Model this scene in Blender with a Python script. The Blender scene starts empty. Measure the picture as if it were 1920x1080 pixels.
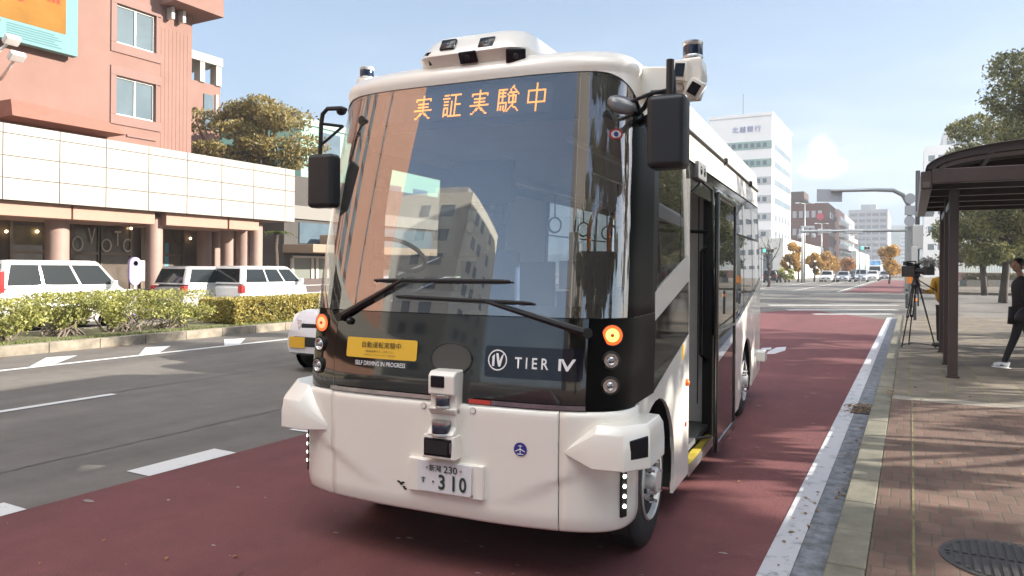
import bpy, bmesh, math, random
from mathutils import Vector, Matrix
R = math.radians
PI = math.pi
random.seed(7)
sc = bpy.context.scene
COL = sc.collection

# ------------------------------------------------------------------ camera
CAM_H = 1.70
YAW = math.atan(748 / 1370)
ROLL = 0.008
FPX = 1370.0
HOR = 501.0
cam_d = bpy.data.cameras.new('camera')
cam = bpy.data.objects.new('camera', cam_d)
COL.objects.link(cam)
cam_d.sensor_width = 36
cam_d.lens = FPX / 1920 * 36
cam_d.shift_y = -(540 - HOR) / 1920
cam_d.clip_start = 0.05
cam_d.clip_end = 6000
cam.matrix_world = Matrix.Translation((0, 0, CAM_H)) @ Matrix.Rotation(YAW, 4, 'Z') @ Matrix.Rotation(PI / 2, 4, 'X') @ Matrix.Rotation(ROLL, 4, 'Z')
sc.camera = cam

# ------------------------------------------------------------------ sky and sun
SUN_EL = R(21.5)
SUN_AZ = R(66.7)           # clockwise from +Y
w = bpy.data.worlds.new('World')
sc.world = w
w.use_nodes = True
nt = w.node_tree
bg = nt.nodes['Background']
sky = nt.nodes.new('ShaderNodeTexSky')
sky.sky_type = 'NISHITA'
sky.sun_disc = False
sky.sun_elevation = SUN_EL
sky.sun_rotation = SUN_AZ
sky.air_density = 1.0
sky.dust_density = 0.6
sky.ozone_density = 1.6
# procedural clouds: one small cumulus above the avenue, thin veils near the horizon
tc = nt.nodes.new('ShaderNodeTexCoord')
def mathn(op, a, b=None, c=None):
    n = nt.nodes.new('ShaderNodeMath'); n.operation = op
    for i, q in enumerate((a, b, c)):
        if q is None: continue
        if isinstance(q, (int, float)): n.inputs[i].default_value = q
        else: nt.links.new(q, n.inputs[i])
    return n.outputs[0]
sep = nt.nodes.new('ShaderNodeSeparateXYZ'); nt.links.new(tc.outputs['Generated'], sep.inputs[0])
az = mathn('ARCTAN2', sep.outputs[0], sep.outputs[1])
el = mathn('ARCSINE', sep.outputs[2])
nz = nt.nodes.new('ShaderNodeTexNoise'); nz.inputs['Scale'].default_value = 26; nz.inputs['Detail'].default_value = 6
nt.links.new(tc.outputs['Generated'], nz.inputs['Vector'])
def blob(a0, e0, ra, re):
    dx = mathn('DIVIDE', mathn('SUBTRACT', az, a0), ra)
    dy = mathn('DIVIDE', mathn('SUBTRACT', el, e0), re)
    return mathn('SUBTRACT', 1.0, mathn('ADD', mathn('MULTIPLY', dx, dx), mathn('MULTIPLY', dy, dy)))
nof = mathn('MULTIPLY', mathn('SUBTRACT', nz.outputs['Fac'], 0.5), 3.4)
CLD_A, CLD_E = -0.099, 0.141
b = mathn('MAXIMUM', blob(CLD_A, CLD_E, .017, .026), blob(CLD_A + .002, CLD_E - .012, .028, .014))
nv = nt.nodes.new('ShaderNodeMapRange'); nv.interpolation_type = 'SMOOTHSTEP'
nt.links.new(mathn('ADD', b, nof), nv.inputs[0]); nv.inputs[1].default_value = -.7; nv.inputs[2].default_value = 1.9
nv.inputs[3].default_value = 0; nv.inputs[4].default_value = .9
# streaky veil, low over the horizon
mp = nt.nodes.new('ShaderNodeMapping'); mp.inputs['Scale'].default_value = (3, 3, 14)
nt.links.new(tc.outputs['Generated'], mp.inputs[0])
n2 = nt.nodes.new('ShaderNodeTexNoise'); n2.inputs['Scale'].default_value = 2.2; n2.inputs['Detail'].default_value = 5
nt.links.new(mp.outputs[0], n2.inputs['Vector'])
vr = nt.nodes.new('ShaderNodeMapRange'); vr.interpolation_type = 'SMOOTHSTEP'
nt.links.new(n2.outputs['Fac'], vr.inputs[0]); vr.inputs[1].default_value = .42; vr.inputs[2].default_value = .75
fall = nt.nodes.new('ShaderNodeMapRange'); nt.links.new(sep.outputs[2], fall.inputs[0])
fall.inputs[1].default_value = .02; fall.inputs[2].default_value = .35; fall.inputs[3].default_value = .16; fall.inputs[4].default_value = 0.0
veil = mathn('MULTIPLY', vr.outputs[0], fall.outputs[0])
hz_ = nt.nodes.new('ShaderNodeMapRange'); hz_.interpolation_type = 'SMOOTHSTEP'; nt.links.new(mathn('ABSOLUTE', sep.outputs[2]), hz_.inputs[0])
hz_.inputs[1].default_value = 0; hz_.inputs[2].default_value = .62; hz_.inputs[3].default_value = .85; hz_.inputs[4].default_value = 0
hm = nt.nodes.new('ShaderNodeMix'); hm.data_type = 'RGBA'; nt.links.new(hz_.outputs[0], hm.inputs[0]); nt.links.new(sky.outputs[0], hm.inputs[6]); hm.inputs[7].default_value = (2.35, 3.0, 3.9, 1)
cm = mathn('MAXIMUM', nv.outputs[0], veil)
mx = nt.nodes.new('ShaderNodeMix'); mx.data_type = 'RGBA'
nt.links.new(cm, mx.inputs[0]); nt.links.new(hm.outputs[2], mx.inputs[6]); mx.inputs[7].default_value = (8.6, 8.7, 8.8, 1)
# added unseen cloud sheet, high behind the camera, brightens the shaded fronts
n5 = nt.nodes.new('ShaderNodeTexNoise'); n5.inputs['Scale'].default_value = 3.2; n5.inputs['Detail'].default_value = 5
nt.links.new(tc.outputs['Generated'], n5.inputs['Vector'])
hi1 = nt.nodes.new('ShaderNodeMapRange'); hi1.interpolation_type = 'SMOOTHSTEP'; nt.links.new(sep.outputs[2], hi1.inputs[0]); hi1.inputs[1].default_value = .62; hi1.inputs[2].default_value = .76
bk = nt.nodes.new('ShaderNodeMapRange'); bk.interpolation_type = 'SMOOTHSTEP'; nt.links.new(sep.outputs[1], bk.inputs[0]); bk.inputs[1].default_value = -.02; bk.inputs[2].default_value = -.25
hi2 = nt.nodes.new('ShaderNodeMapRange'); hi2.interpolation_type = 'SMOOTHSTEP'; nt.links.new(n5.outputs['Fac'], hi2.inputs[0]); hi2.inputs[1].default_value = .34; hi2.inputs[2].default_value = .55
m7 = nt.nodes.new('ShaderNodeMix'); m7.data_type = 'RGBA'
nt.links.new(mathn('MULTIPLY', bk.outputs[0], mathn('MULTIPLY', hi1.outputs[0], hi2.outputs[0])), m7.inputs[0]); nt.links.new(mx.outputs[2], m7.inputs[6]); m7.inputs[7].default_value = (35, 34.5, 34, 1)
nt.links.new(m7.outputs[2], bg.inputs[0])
bg.inputs[1].default_value = 0.078

sun_d = bpy.data.lights.new('sun', 'SUN')
sun_d.energy = 4.5
sun_d.angle = R(0.55)
sun_d.color = (1.0, 0.93, 0.83)
sun = bpy.data.objects.new('sun', sun_d)
COL.objects.link(sun)
sd = Vector((math.sin(SUN_AZ) * math.cos(SUN_EL), math.cos(SUN_AZ) * math.cos(SUN_EL), math.sin(SUN_EL)))
sun.rotation_euler = sd.to_track_quat('Z', 'Y').to_euler()
sun.location = (30, 12, 30)

sc.view_settings.view_transform = 'Standard'
sc.view_settings.look = 'None'
sc.view_settings.gamma = 1
sc.view_settings.exposure = 1.5
sc.render.engine = 'CYCLES'
sc.cycles.use_denoising = True
sc.cycles.max_bounces = 8
sc.cycles.transparent_max_bounces = 24
sc.cycles.caustics_reflective = False
sc.cycles.caustics_refractive = False

# ------------------------------------------------------------------ measuring helpers (photo pixel -> place)
_c, _s, _cr, _sr = math.cos(YAW), math.sin(YAW), math.cos(ROLL), math.sin(ROLL)
def ray(u, v):
    a = u - 960; b = v - HOR
    a, b = a * _cr + b * _sr, -a * _sr + b * _cr
    dx = a / FPX; dz = -b / FPX
    return Vector((dx * _c - _s, dx * _s + _c, dz))
CP = Vector((0, 0, CAM_H))
def gnd(u, v, z=0.0):
    r = ray(u, v); return CP + r * ((z - CAM_H) / r.z)
def onx(u, v, x):
    r = ray(u, v); return CP + r * (x / r.x)
def ony(u, v, y):
    r = ray(u, v); return CP + r * (y / r.y)
def dep(u, v, d):
    return CP + ray(u, v) * d

# ------------------------------------------------------------------ materials
MAT = {}
def mat(name, col, rough=.6, metal=0., var=0., vscale=4., bump=0., bscale=40., spec=None, coat=0., emis=None, estr=0., alpha=None, ior=None, col2=None, detail=5, stretch=None):
    if name in MAT: return MAT[name]
    m = bpy.data.materials.new(name); m.use_nodes = True
    t = m.node_tree; p = t.nodes['Principled BSDF']
    c = (*col, 1)
    p.inputs['Base Color'].default_value = c
    p.inputs['Roughness'].default_value = rough
    p.inputs['Metallic'].default_value = metal
    if ior: p.inputs['IOR'].default_value = ior
    if spec is not None: p.inputs['Specular IOR Level'].default_value = spec
    if coat: p.inputs['Coat Weight'].default_value = coat; p.inputs['Coat Roughness'].default_value = .04
    if emis: p.inputs['Emission Color'].default_value = (*emis, 1); p.inputs['Emission Strength'].default_value = estr
    if var or bump:
        g = t.nodes.new('ShaderNodeNewGeometry')
        src = bsrc = g.outputs['Position']
        if stretch:
            mpn = t.nodes.new('ShaderNodeMapping'); mpn.inputs['Scale'].default_value = stretch
            t.links.new(src, mpn.inputs[0]); src = mpn.outputs[0]
    if var:
        n = t.nodes.new('ShaderNodeTexNoise'); n.inputs['Scale'].default_value = vscale; n.inputs['Detail'].default_value = detail; n.inputs['Roughness'].default_value = .65
        t.links.new(src, n.inputs['Vector'])
        r = t.nodes.new('ShaderNodeValToRGB')
        r.color_ramp.elements[0].position = .3; r.color_ramp.elements[1].position = .7
        lo = tuple(max(0, k * (1 - var)) for k in col); hi = col2 or tuple(min(1, k * (1 + var)) for k in col)
        r.color_ramp.elements[0].color = (*lo, 1); r.color_ramp.elements[1].color = (*hi, 1)
        t.links.new(n.outputs['Fac'], r.inputs[0]); t.links.new(r.outputs[0], p.inputs['Base Color'])
    if bump:
        n = t.nodes.new('ShaderNodeTexNoise'); n.inputs['Scale'].default_value = bscale; n.inputs['Detail'].default_value = 4
        t.links.new(bsrc, n.inputs['Vector'])
        bn = t.nodes.new('ShaderNodeBump'); bn.inputs['Strength'].default_value = bump; bn.inputs['Distance'].default_value = .01
        t.links.new(n.outputs['Fac'], bn.inputs['Height']); t.links.new(bn.outputs[0], p.inputs['Normal'])
    MAT[name] = m
    return m

def glassmat(name, tint, ior=1.8, rough=0.0, refl=1.0, dust=0.):
    if name in MAT: return MAT[name]
    m = bpy.data.materials.new(name); m.use_nodes = True
    t = m.node_tree; t.nodes.remove(t.nodes['Principled BSDF'])
    o = t.nodes['Material Output']
    tr = t.nodes.new('ShaderNodeBsdfTransparent'); tr.inputs[0].default_value = (*tint, 1)
    gl = t.nodes.new('ShaderNodeBsdfGlossy'); gl.inputs['Roughness'].default_value = rough; gl.inputs[0].default_value = (refl, refl, refl, 1)
    # same facing term from both sides of the sheet
    g = t.nodes.new('ShaderNodeNewGeometry')
    d = t.nodes.new('ShaderNodeVectorMath'); d.operation = 'DOT_PRODUCT'
    t.links.new(g.outputs['Normal'], d.inputs[0]); t.links.new(g.outputs['Incoming'], d.inputs[1])
    ab = t.nodes.new('ShaderNodeMath'); ab.operation = 'ABSOLUTE'; t.links.new(d.outputs['Value'], ab.inputs[0])
    om = t.nodes.new('ShaderNodeMath'); om.operation = 'SUBTRACT'; om.inputs[0].default_value = 1; t.links.new(ab.outputs[0], om.inputs[1])
    pw = t.nodes.new('ShaderNodeMath'); pw.operation = 'POWER'; t.links.new(om.outputs[0], pw.inputs[0]); pw.inputs[1].default_value = 5
    f0 = ((ior - 1) / (ior + 1)) ** 2
    f0 = min(.3, 2 * f0 / (1 + f0))
    fr = t.nodes.new('ShaderNodeMath'); fr.operation = 'MULTIPLY_ADD'; t.links.new(pw.outputs[0], fr.inputs[0]); fr.inputs[1].default_value = 1 - f0; fr.inputs[2].default_value = f0
    mix = t.nodes.new('ShaderNodeMixShader')
    base = tr.outputs[0]
    if dust:      # thin film of road dust on the sheet
        df = t.nodes.new('ShaderNodeBsdfDiffuse'); df.inputs[0].default_value = (.62, .58, .52, 1)
        dn = t.nodes.new('ShaderNodeTexNoise'); dn.inputs['Scale'].default_value = 2.5; dn.inputs['Detail'].default_value = 6; t.links.new(g.outputs['Position'], dn.inputs['Vector'])
        dm = t.nodes.new('ShaderNodeMath'); dm.operation = 'MULTIPLY'; t.links.new(dn.outputs['Fac'], dm.inputs[0]); dm.inputs[1].default_value = dust * 2
        m2 = t.nodes.new('ShaderNodeMixShader'); t.links.new(dm.outputs[0], m2.inputs[0]); t.links.new(tr.outputs[0], m2.inputs[1]); t.links.new(df.outputs[0], m2.inputs[2]); base = m2.outputs[0]
    t.links.new(fr.outputs[0], mix.inputs[0]); t.links.new(base, mix.inputs[1]); t.links.new(gl.outputs[0], mix.inputs[2])
    t.links.new(mix.outputs[0], o.inputs[0])
    MAT[name] = m
    return m

def leafmat(name, c1, c2, trans=.35, vscale=1.3):
    if name in MAT: return MAT[name]
    m = bpy.data.materials.new(name); m.use_nodes = True
    t = m.node_tree; t.nodes.remove(t.nodes['Principled BSDF']); o = t.nodes['Material Output']
    g = t.nodes.new('ShaderNodeNewGeometry')
    n = t.nodes.new('ShaderNodeTexNoise'); n.inputs['Scale'].default_value = vscale; n.inputs['Detail'].default_value = 3
    t.links.new(g.outputs['Position'], n.inputs['Vector'])
    ad = t.nodes.new('ShaderNodeMath'); ad.operation = 'MULTIPLY_ADD'; t.links.new(g.outputs['Random Per Island'], ad.inputs[0]); ad.inputs[1].default_value = .5; 
    sb = t.nodes.new('ShaderNodeMath'); sb.operation = 'SUBTRACT'; t.links.new(n.outputs['Fac'], sb.inputs[0]); sb.inputs[1].default_value = .25
    t.links.new(sb.outputs[0], ad.inputs[2])
    r = t.nodes.new('ShaderNodeValToRGB'); r.color_ramp.elements[0].color = (*c1, 1); r.color_ramp.elements[1].color = (*c2, 1)
    r.color_ramp.elements[0].position = .2; r.color_ramp.elements[1].position = .8
    t.links.new(ad.outputs[0], r.inputs[0])
    a = t.nodes.new('ShaderNodeBsdfPrincipled'); a.inputs['Roughness'].default_value = .45
    t.links.new(r.outputs[0], a.inputs['Base Color'])
    b = t.nodes.new('ShaderNodeBsdfTranslucent'); t.links.new(r.outputs[0], b.inputs[0])
    mx = t.nodes.new('ShaderNodeMixShader'); mx.inputs[0].default_value = trans
    t.links.new(a.outputs[0], mx.inputs[1]); t.links.new(b.outputs[0], mx.inputs[2]); t.links.new(mx.outputs[0], o.inputs[0])
    MAT[name] = m
    return m

# ------------------------------------------------------------------ mesh helpers
class MB:
    def __init__(s): s.bm = bmesh.new()
    def face(s, pts):
        try: return s.bm.faces.new([s.bm.verts.new(p) for p in pts])
        except ValueError: return None
    def box(s, x0, x1, y0, y1, z0, z1, bev=0.):
        vs = [s.bm.verts.new((x, y, z)) for x in (x0, x1) for y in (y0, y1) for z in (z0, z1)]
        fs = [s.bm.faces.new([vs[i] for i in q]) for q in ((0, 1, 3, 2), (4, 6, 7, 5), (0, 4, 5, 1), (2, 3, 7, 6), (0, 2, 6, 4), (1, 5, 7, 3))]
        if bev:
            es = list({e for f in fs for e in f.edges})
            bmesh.ops.bevel(s.bm, geom=es, offset=bev, segments=2, affect='EDGES', profile=.5)
        return s
    def cyl(s, p0, p1, r0, r1=None, n=12, caps=True):
        p0 = Vector(p0); p1 = Vector(p1); r1 = r0 if r1 is None else r1
        d = (p1 - p0); q = d.to_track_quat('Z', 'Y')
        A = []; B = []
        for i in range(n):
            a = 2 * PI * i / n
            o = q @ Vector((math.cos(a), math.sin(a), 0))
            A.append(s.bm.verts.new(p0 + o * r0)); B.append(s.bm.verts.new(p1 + o * r1))
        for i in range(n):
            j = (i + 1) % n
            s.bm.faces.new((A[i], A[j], B[j], B[i]))
        if caps:
            s.bm.faces.new(A[::-1]); s.bm.faces.new(B)
        return s
    def tube(s, pts, r, n=8, taper=None):
        pts = [Vector(p) for p in pts]
        rings = []; up = None
        for i, p in enumerate(pts):
            d = (pts[min(i + 1, len(pts) - 1)] - pts[max(i - 1, 0)]).normalized()
            if up is None:
                up = d.orthogonal().normalized()
            up = (up - d * up.dot(d)); up = up.normalized() if up.length > 1e-6 else d.orthogonal().normalized()
            b = d.cross(up)
            rr = r if taper is None else r * taper[i]
            rings.append([s.bm.verts.new(p + (up * math.cos(2 * PI * k / n) + b * math.sin(2 * PI * k / n)) * rr) for k in range(n)])
        for a, b in zip(rings, rings[1:]):
            for k in range(n):
                s.bm.faces.new((a[k], a[(k + 1) % n], b[(k + 1) % n], b[k]))
        s.bm.faces.new(rings[0][::-1]); s.bm.faces.new(rings[-1])
        return s
    def lathe(s, prof, c=(0, 0, 0), axis='Z', n=24):
        c = Vector(c); rings = []
        for r, h in prof:
            ring = []
            for k in range(n):
                a = 2 * PI * k / n
                x, y = r * math.cos(a), r * math.sin(a)
                v = {'Z': (x, y, h), 'X': (h, x, y), 'Y': (y, h, x)}[axis]
                ring.append(s.bm.verts.new(c + Vector(v)))
            rings.append(ring)
        for a, b in zip(rings, rings[1:]):
            for k in range(n):
                s.bm.faces.new((a[k], a[(k + 1) % n], b[(k + 1) % n], b[k]))
        if prof[0][0] > 1e-5: s.bm.faces.new(rings[0][::-1])
        if prof[-1][0] > 1e-5: s.bm.faces.new(rings[-1])
        bmesh.ops.remove_doubles(s.bm, verts=s.bm.verts, dist=1e-5)
        return s
    def loft(s, loops, close=True, caps=True):
        R_ = [[s.bm.verts.new(p) for p in l] for l in loops]
        n = len(loops[0])
        for a, b in zip(R_, R_[1:]):
            for k in range(n if close else n - 1):
                s.bm.faces.new((a[k], a[(k + 1) % n], b[(k + 1) % n], b[k]))
        if caps and close:
            s.bm.faces.new(R_[0][::-1]); s.bm.faces.new(R_[-1])
        return s
    def prism(s, poly, vec):
        v = Vector(vec)
        return s.loft([[Vector(p) for p in poly], [Vector(p) + v for p in poly]])
    def grid(s, P):
        V = [[s.bm.verts.new(p) for p in row] for row in P]
        for a, b in zip(V, V[1:]):
            for k in range(len(a) - 1):
                s.bm.faces.new((a[k], a[k + 1], b[k + 1], b[k]))
        return s
    def ball(s, c, r, sub=2, sc=(1, 1, 1)):
        bmesh.ops.create_icosphere(s.bm, subdivisions=sub, radius=r, matrix=Matrix.Translation(c) @ Matrix.Diagonal((*sc, 1)))
        return s
    def build(s, name, m, parent=None, smooth=False, bev=0., solid=0., recalc=True, seg=2):
        if recalc: bmesh.ops.recalc_face_normals(s.bm, faces=s.bm.faces)
        me = bpy.data.meshes.new(name); s.bm.to_mesh(me); s.bm.free()
        return link(name, me, m, parent, smooth, bev, solid, seg)

def link(name, me, m, parent=None, smooth=False, bev=0., solid=0., seg=2):
    if m is not None and not me.materials: me.materials.append(m)
    o = bpy.data.objects.new(name, me); COL.objects.link(o)
    if parent is not None: o.parent = parent
    if smooth:
        for p in me.polygons: p.use_smooth = True
        if smooth is not True:
            a = R(smooth)
            bm = bmesh.new(); bm.from_mesh(me)
            for e in bm.edges:
                if len(e.link_faces) == 2 and e.calc_face_angle(0) > a: e.smooth = False
            bm.to_mesh(me); bm.free()
    if solid:
        md = o.modifiers.new('solid', 'SOLIDIFY'); md.thickness = solid; md.offset = -1
    if bev:
        md = o.modifiers.new('bevel', 'BEVEL'); md.width = bev; md.segments = seg; md.limit_method = 'ANGLE'; md.angle_limit = R(35)
        md.harden_normals = False
        for p in me.polygons: p.use_smooth = True
        if not smooth:
            bm = bmesh.new(); bm.from_mesh(me)
            for e in bm.edges:
                if len(e.link_faces) == 2 and e.calc_face_angle(0) > R(35): e.smooth = True
            bm.to_mesh(me); bm.free()
        wn = o.modifiers.new('wn', 'WEIGHTED_NORMAL'); wn.keep_sharp = True
    return o

def thing(name, label, cat, loc=(0, 0, 0), rz=0., group=None):
    o = bpy.data.objects.new(name, None); COL.objects.link(o)
    o.location = loc; o.rotation_euler = (0, 0, rz)
    o['label'] = label; o['category'] = cat
    if group: o['group'] = group
    return o
def tag(o, label, cat, group=None):
    o['label'] = label; o['category'] = cat
    if group: o['group'] = group
    return o
def struct(o, kind='structure'):
    o['kind'] = kind; return o
def kids(o): return [c for c in bpy.data.objects if c.parent == o]
def copy_tree(o, parent=None):
    c = o.copy(); COL.objects.link(c); c.parent = parent
    for ch in kids(o): copy_tree(ch, c)
    return c
_txt = {}
def text_mesh(body, size=1., align='CENTER', fat=0., space=1.):
    """flat lettering as a mesh in the XY plane, centred on the origin"""
    c = bpy.data.curves.new('t', 'FONT'); c.body = body; c.size = size; c.align_x = align; c.align_y = 'CENTER'
    c.offset = fat; c.space_character = space; c.resolution_u = 3
    o = bpy.data.objects.new('t', c); COL.objects.link(o)
    dg = bpy.context.evaluated_depsgraph_get()
    me = bpy.data.meshes.new_from_object(o.evaluated_get(dg))
    bpy.data.objects.remove(o); bpy.data.curves.remove(c)
    return me
def text_plane(name, body, m, parent, origin, ux, uz, width=None, height=None, fat=0., space=1.):
    """lettering laid on a plane: ux along the line, uz up; scaled to width/height"""
    me = text_mesh(body, 1., fat=fat, space=space)
    xs = [v.co.x for v in me.vertices]; ys = [v.co.y for v in me.vertices]
    w0 = max(xs) - min(xs); h0 = max(ys) - min(ys); cx = (max(xs) + min(xs)) / 2; cy = (max(ys) + min(ys)) / 2
    sx = (width / w0) if width else height / h0
    sy = (height / h0) if height else sx
    O_, U, W_ = Vector(origin), Vector(ux).normalized(), Vector(uz).normalized()
    for v in me.vertices: v.co = O_ + U * ((v.co.x - cx) * sx) + W_ * ((v.co.y - cy) * sy)
    return link(name, me, m, parent)
# ================================================================== THE BUS
BA = R(4.03)
BX = Vector((math.cos(BA), math.sin(BA), 0)); BY = Vector((-math.sin(BA), math.cos(BA), 0))
BO = Vector((-2.287, 3.205, 0)) - BX * .03
def _loc(p):
    d = p - BO; return Vector((d.dot(BX), d.dot(BY), d.z))
def bl(u, v, y):           # pixel -> bus coordinates on the plane y
    r = ray(u, v); t = (y - (CP - BO).dot(BY)) / r.dot(BY); return _loc(CP + r * t)
def bs(u, v, x):           # pixel -> bus coordinates on the plane x
    r = ray(u, v); t = (x - (CP - BO).dot(BX)) / r.dot(BX); return _loc(CP + r * t)

bus = thing('shuttle_bus', 'white self-driving shuttle bus with roof sensors stopped in the red lane with its door open', 'bus', BO, BA)
HW, Y0, DD, NN = 1.04, .17, .43, 3.7
PT = 2.80                    # top of the windscreen
WHT = mat('bus_white', (.83, .80, .72), .28, coat=.55, var=.03, vscale=2.)
BLK = mat('bus_black_gloss', (.008, .008, .008), .05, ior=1.95)
BLKM = mat('black_plastic', (.014, .014, .015), .45, bump=.15, bscale=300)
SAT = mat('satin_black', (.003, .003, .003), .36, spec=.07)
RUB = mat('rubber', (.018, .018, .018), .75, bump=.3, bscale=90)
DGL = mat('sensor_glass', (.006, .007, .011), .18, ior=1.42)
CHR = mat('chrome', (.75, .75, .75), .12, metal=1.)
ALU = mat('brushed_metal', (.55, .55, .53), .35, metal=1., var=.08, vscale=30)
GAP = mat('dark_gap', (.02, .02, .02), .8)
WS = glassmat('windscreen_glass', (.84, .87, .87), 2.35, dust=.055)
SG = glassmat('side_glass', (.50, .54, .54), 1.9)
INT = mat('interior_grey', (.62, .61, .59), .6, var=.05, vscale=3)
INTD = mat('interior_dark', (.035, .036, .04), .6)
ORG = mat('orange_rail', (.75, .16, .02), .35)
SEAT = mat('seat_cloth', (.05, .08, .16), .9, var=.3, vscale=60)

def halfw(z): return HW - .045 * max(0, (z - 1.4) / 1.35) ** 1.5
def lean(z): return .31 * (max(0, z - 1.0) / 1.8) ** 1.25
def top(s):
    a = max(0, min(1, (abs(s) - s_of_x(.80)) / (PI / 2 + .10 - s_of_x(.80)))); return PT - .285 * a ** 2.2
def outline(s, w, off=0.):
    """plan outline: s in [-pi/2, pi/2] round the nose, beyond it straight back"""
    sg = 1 if s >= 0 else -1; a = abs(s); ext = max(0, a - PI / 2); a = min(a, PI / 2)
    def pt(a): return Vector((sg * w * math.sin(a) ** (2 / NN) if a > 1e-6 else 0., Y0 + DD * (1 - max(0, math.cos(a)) ** (2 / NN)), 0))
    p = pt(a)
    a0, a1 = max(0, a - .02), min(PI / 2, a + .02)
    t = pt(a1) - pt(a0)
    if a < .02: t = Vector((sg, 0, 0))
    if ext > 0 or a > PI / 2 - .015: t = Vector((0, 1, 0))
    n = Vector((sg * abs(t.y), -abs(t.x), 0)).normalized()
    return p + n * off + Vector((0, ext, 0)), n
def s_of_x(x, w=HW):
    q = min(1, abs(x) / w); return math.copysign(math.asin(q ** (NN / 2)), x)
def FS(s, z, off=0.):
    p, n = outline(s, halfw(z), off); return Vector((p.x, p.y + lean(z), z))
def FX(x, z, off=0.): return FS(s_of_x(x, halfw(z)), z, off)
SX = [s_of_x(x) for x in [i * .06 for i in range(-15, 16)]]
cor = [s_of_x(.9) + (PI / 2 - s_of_x(.9)) * k / 12 for k in range(1, 13)]
S_ALL = [-a for a in cor[::-1]] + SX + cor
EXT = [PI / 2 + k for k in (.12, .25, .38)]
S_BLK = [-a for a in EXT[::-1]] + S_ALL + EXT
def zs(a, b, n): return [a + (b - a) * k / n for k in range(n + 1)]

# ---- bumper: centre panel and two corner panels, with a crease and open seams
def crease(x, z):
    ax = abs(x - .03); zc = .47 + max(0, ax - .45) * .52
    return -.011 * max(0, min(1, (zc - z) / .03)) * max(0, min(1, (ax - .35) / .25))
def bump_pt(s, z):
    p, n = outline(s, HW, 0)
    o = .03 + crease(p.x, z) - .02 * max(0, (.42 - z) / .1) ** 2 - .016 * max(0, (z - .925) / .03) ** 2
    return Vector((p.x, p.y, z)) + n * o
def bumper(s0, s1, name):
    ss = sorted([s0, s1] + [s for s in S_BLK if s0 < s < s1])
    b = MB(); b.grid([[bump_pt(s, z) for s in ss] for z in [.33, .34, .35, .36] + [.375 + .0125 * k for k in range(38)] + [.86, .90, .925, .935, .945, .955]])
    return b.build(name, WHT, bus, smooth=50, solid=.025)
sA, sB = s_of_x(-.70), s_of_x(.735); g = .004
bumper(sA + g, sB - g, 'bumper_panel')
bumper(-PI / 2 + .01, sA - g, 'bumper_corner'); bumper(sB + g, PI / 2 - .01, 'bumper_corner')
b = MB(); b.grid([[FS(s, z, -.012) for s in S_ALL] for z in (.36, .6, .95)]); b.build('bumper_backing', GAP, bus)
b = MB(); b.loft([[Vector((p.x * .97, p.y + .02, .345)) for p in [outline(s, HW)[0] for s in S_ALL]] + [Vector((.9, 1.6, .345)), Vector((-.9, 1.6, .345))], [Vector((p.x * .97, p.y + .02, .36)) for p in [outline(s, HW)[0] for s in S_ALL]] + [Vector((.9, 1.6, .36)), Vector((-.9, 1.6, .36))]])
b.build('undertray', GAP, bus)
# chrome reflective strip on the lip below the black panel
def strip(x0, x1, z0, z1, off, m, name, n=16):
    b = MB(); b.grid([[FX(x0 + (x1 - x0) * k / n, z, off) for k in range(n + 1)] for z in (z0, z1)]); return b.build(name, m, bus, solid=.004)
strip(-.72, .0, .962, .985, .022, mat('reflective_strip', (.55, .53, .5), .25, metal=.7, var=.2, vscale=8), 'trim_strip')
strip(.0, .12, .962, .985, .022, mat('red_strip', (.55, .06, .05), .4), 'trim_strip')
strip(.23, .36, .962, .985, .022, MAT['red_strip'], 'trim_strip')
strip(.362, .86, .962, .985, .022, mat('dull_strip', (.22, .18, .20), .3, metal=.5, var=.3, vscale=10), 'trim_strip')

# ---- black lower panel and corner lamp panels
b = MB(); b.grid([[FS(s, z) for s in [s_of_x(-.7242)] + [s for s in S_BLK if s_of_x(-.724) < s < s_of_x(.86)] + [s_of_x(.8602)]] for z in zs(.955, 1.431, 6)]); b.build('front_panel', BLK, bus, smooth=True)
for sg in (-1, 1):
    cols = sorted([s for s in S_BLK if s * sg > s_of_x(.86 if sg > 0 else .725)] + [sg * s_of_x(.8618 if sg > 0 else .7258)])
    b = MB(); b.grid([[FS(s, z, .001) for s in cols] for z in zs(.955, 1.431, 6)]); b.build('lamp_panel', SAT if sg > 0 else BLK, bus, smooth=True)
# ---- windscreen and the black frame behind it
ZW = zs(0, 1, 16)
def zw(s, f): return 1.436 + f * (top(s) - .003 - 1.436)
b = MB(); SE = s_of_x(.9 * HW) + (PI / 2 - s_of_x(.9 * HW)) * .58
b.grid([[FS(s, zw(s, f), .002) for s in [s for s in S_ALL if s < SE] + [SE]] for f in ZW]); b.build('windscreen', WS, bus, smooth=True)
ZF = zs(0, 1, 70)
XR = .955
def opening(s, z):
    a = abs(s); x = math.copysign(HW * .9 * (a / s_of_x(.9 * HW)) if a < s_of_x(.9 * HW) else HW * .9 + .30 * (a - s_of_x(.9 * HW)) / (PI / 2 - s_of_x(.9 * HW)), s)
    x0, x1, z0, z1, r = -1.16, 1.155, 1.50, 2.525, .09
    if not (x0 < x < x1 and z0 < z < z1): return False
    if x > x1 - r and z > z1 - r and (x - x1 + r) ** 2 + (z - z1 + r) ** 2 > r * r: return False
    if x > x1 - r and z < z0 + r and (x - x1 + r) ** 2 + (z - z0 - r) ** 2 > r * r: return False
    return True
fine = []
for a, c in zip(S_ALL, S_ALL[1:]): fine += [a, a + (c - a) / 3, a + (c - a) * 2 / 3]
fine.append(S_ALL[-1]); fine += EXT; fine = [-a for a in EXT[::-1]] + fine
b = MB(); hole = [[FS(s, zw(s, f) - .004, -.02) for s in fine] for f in ZF]
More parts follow.
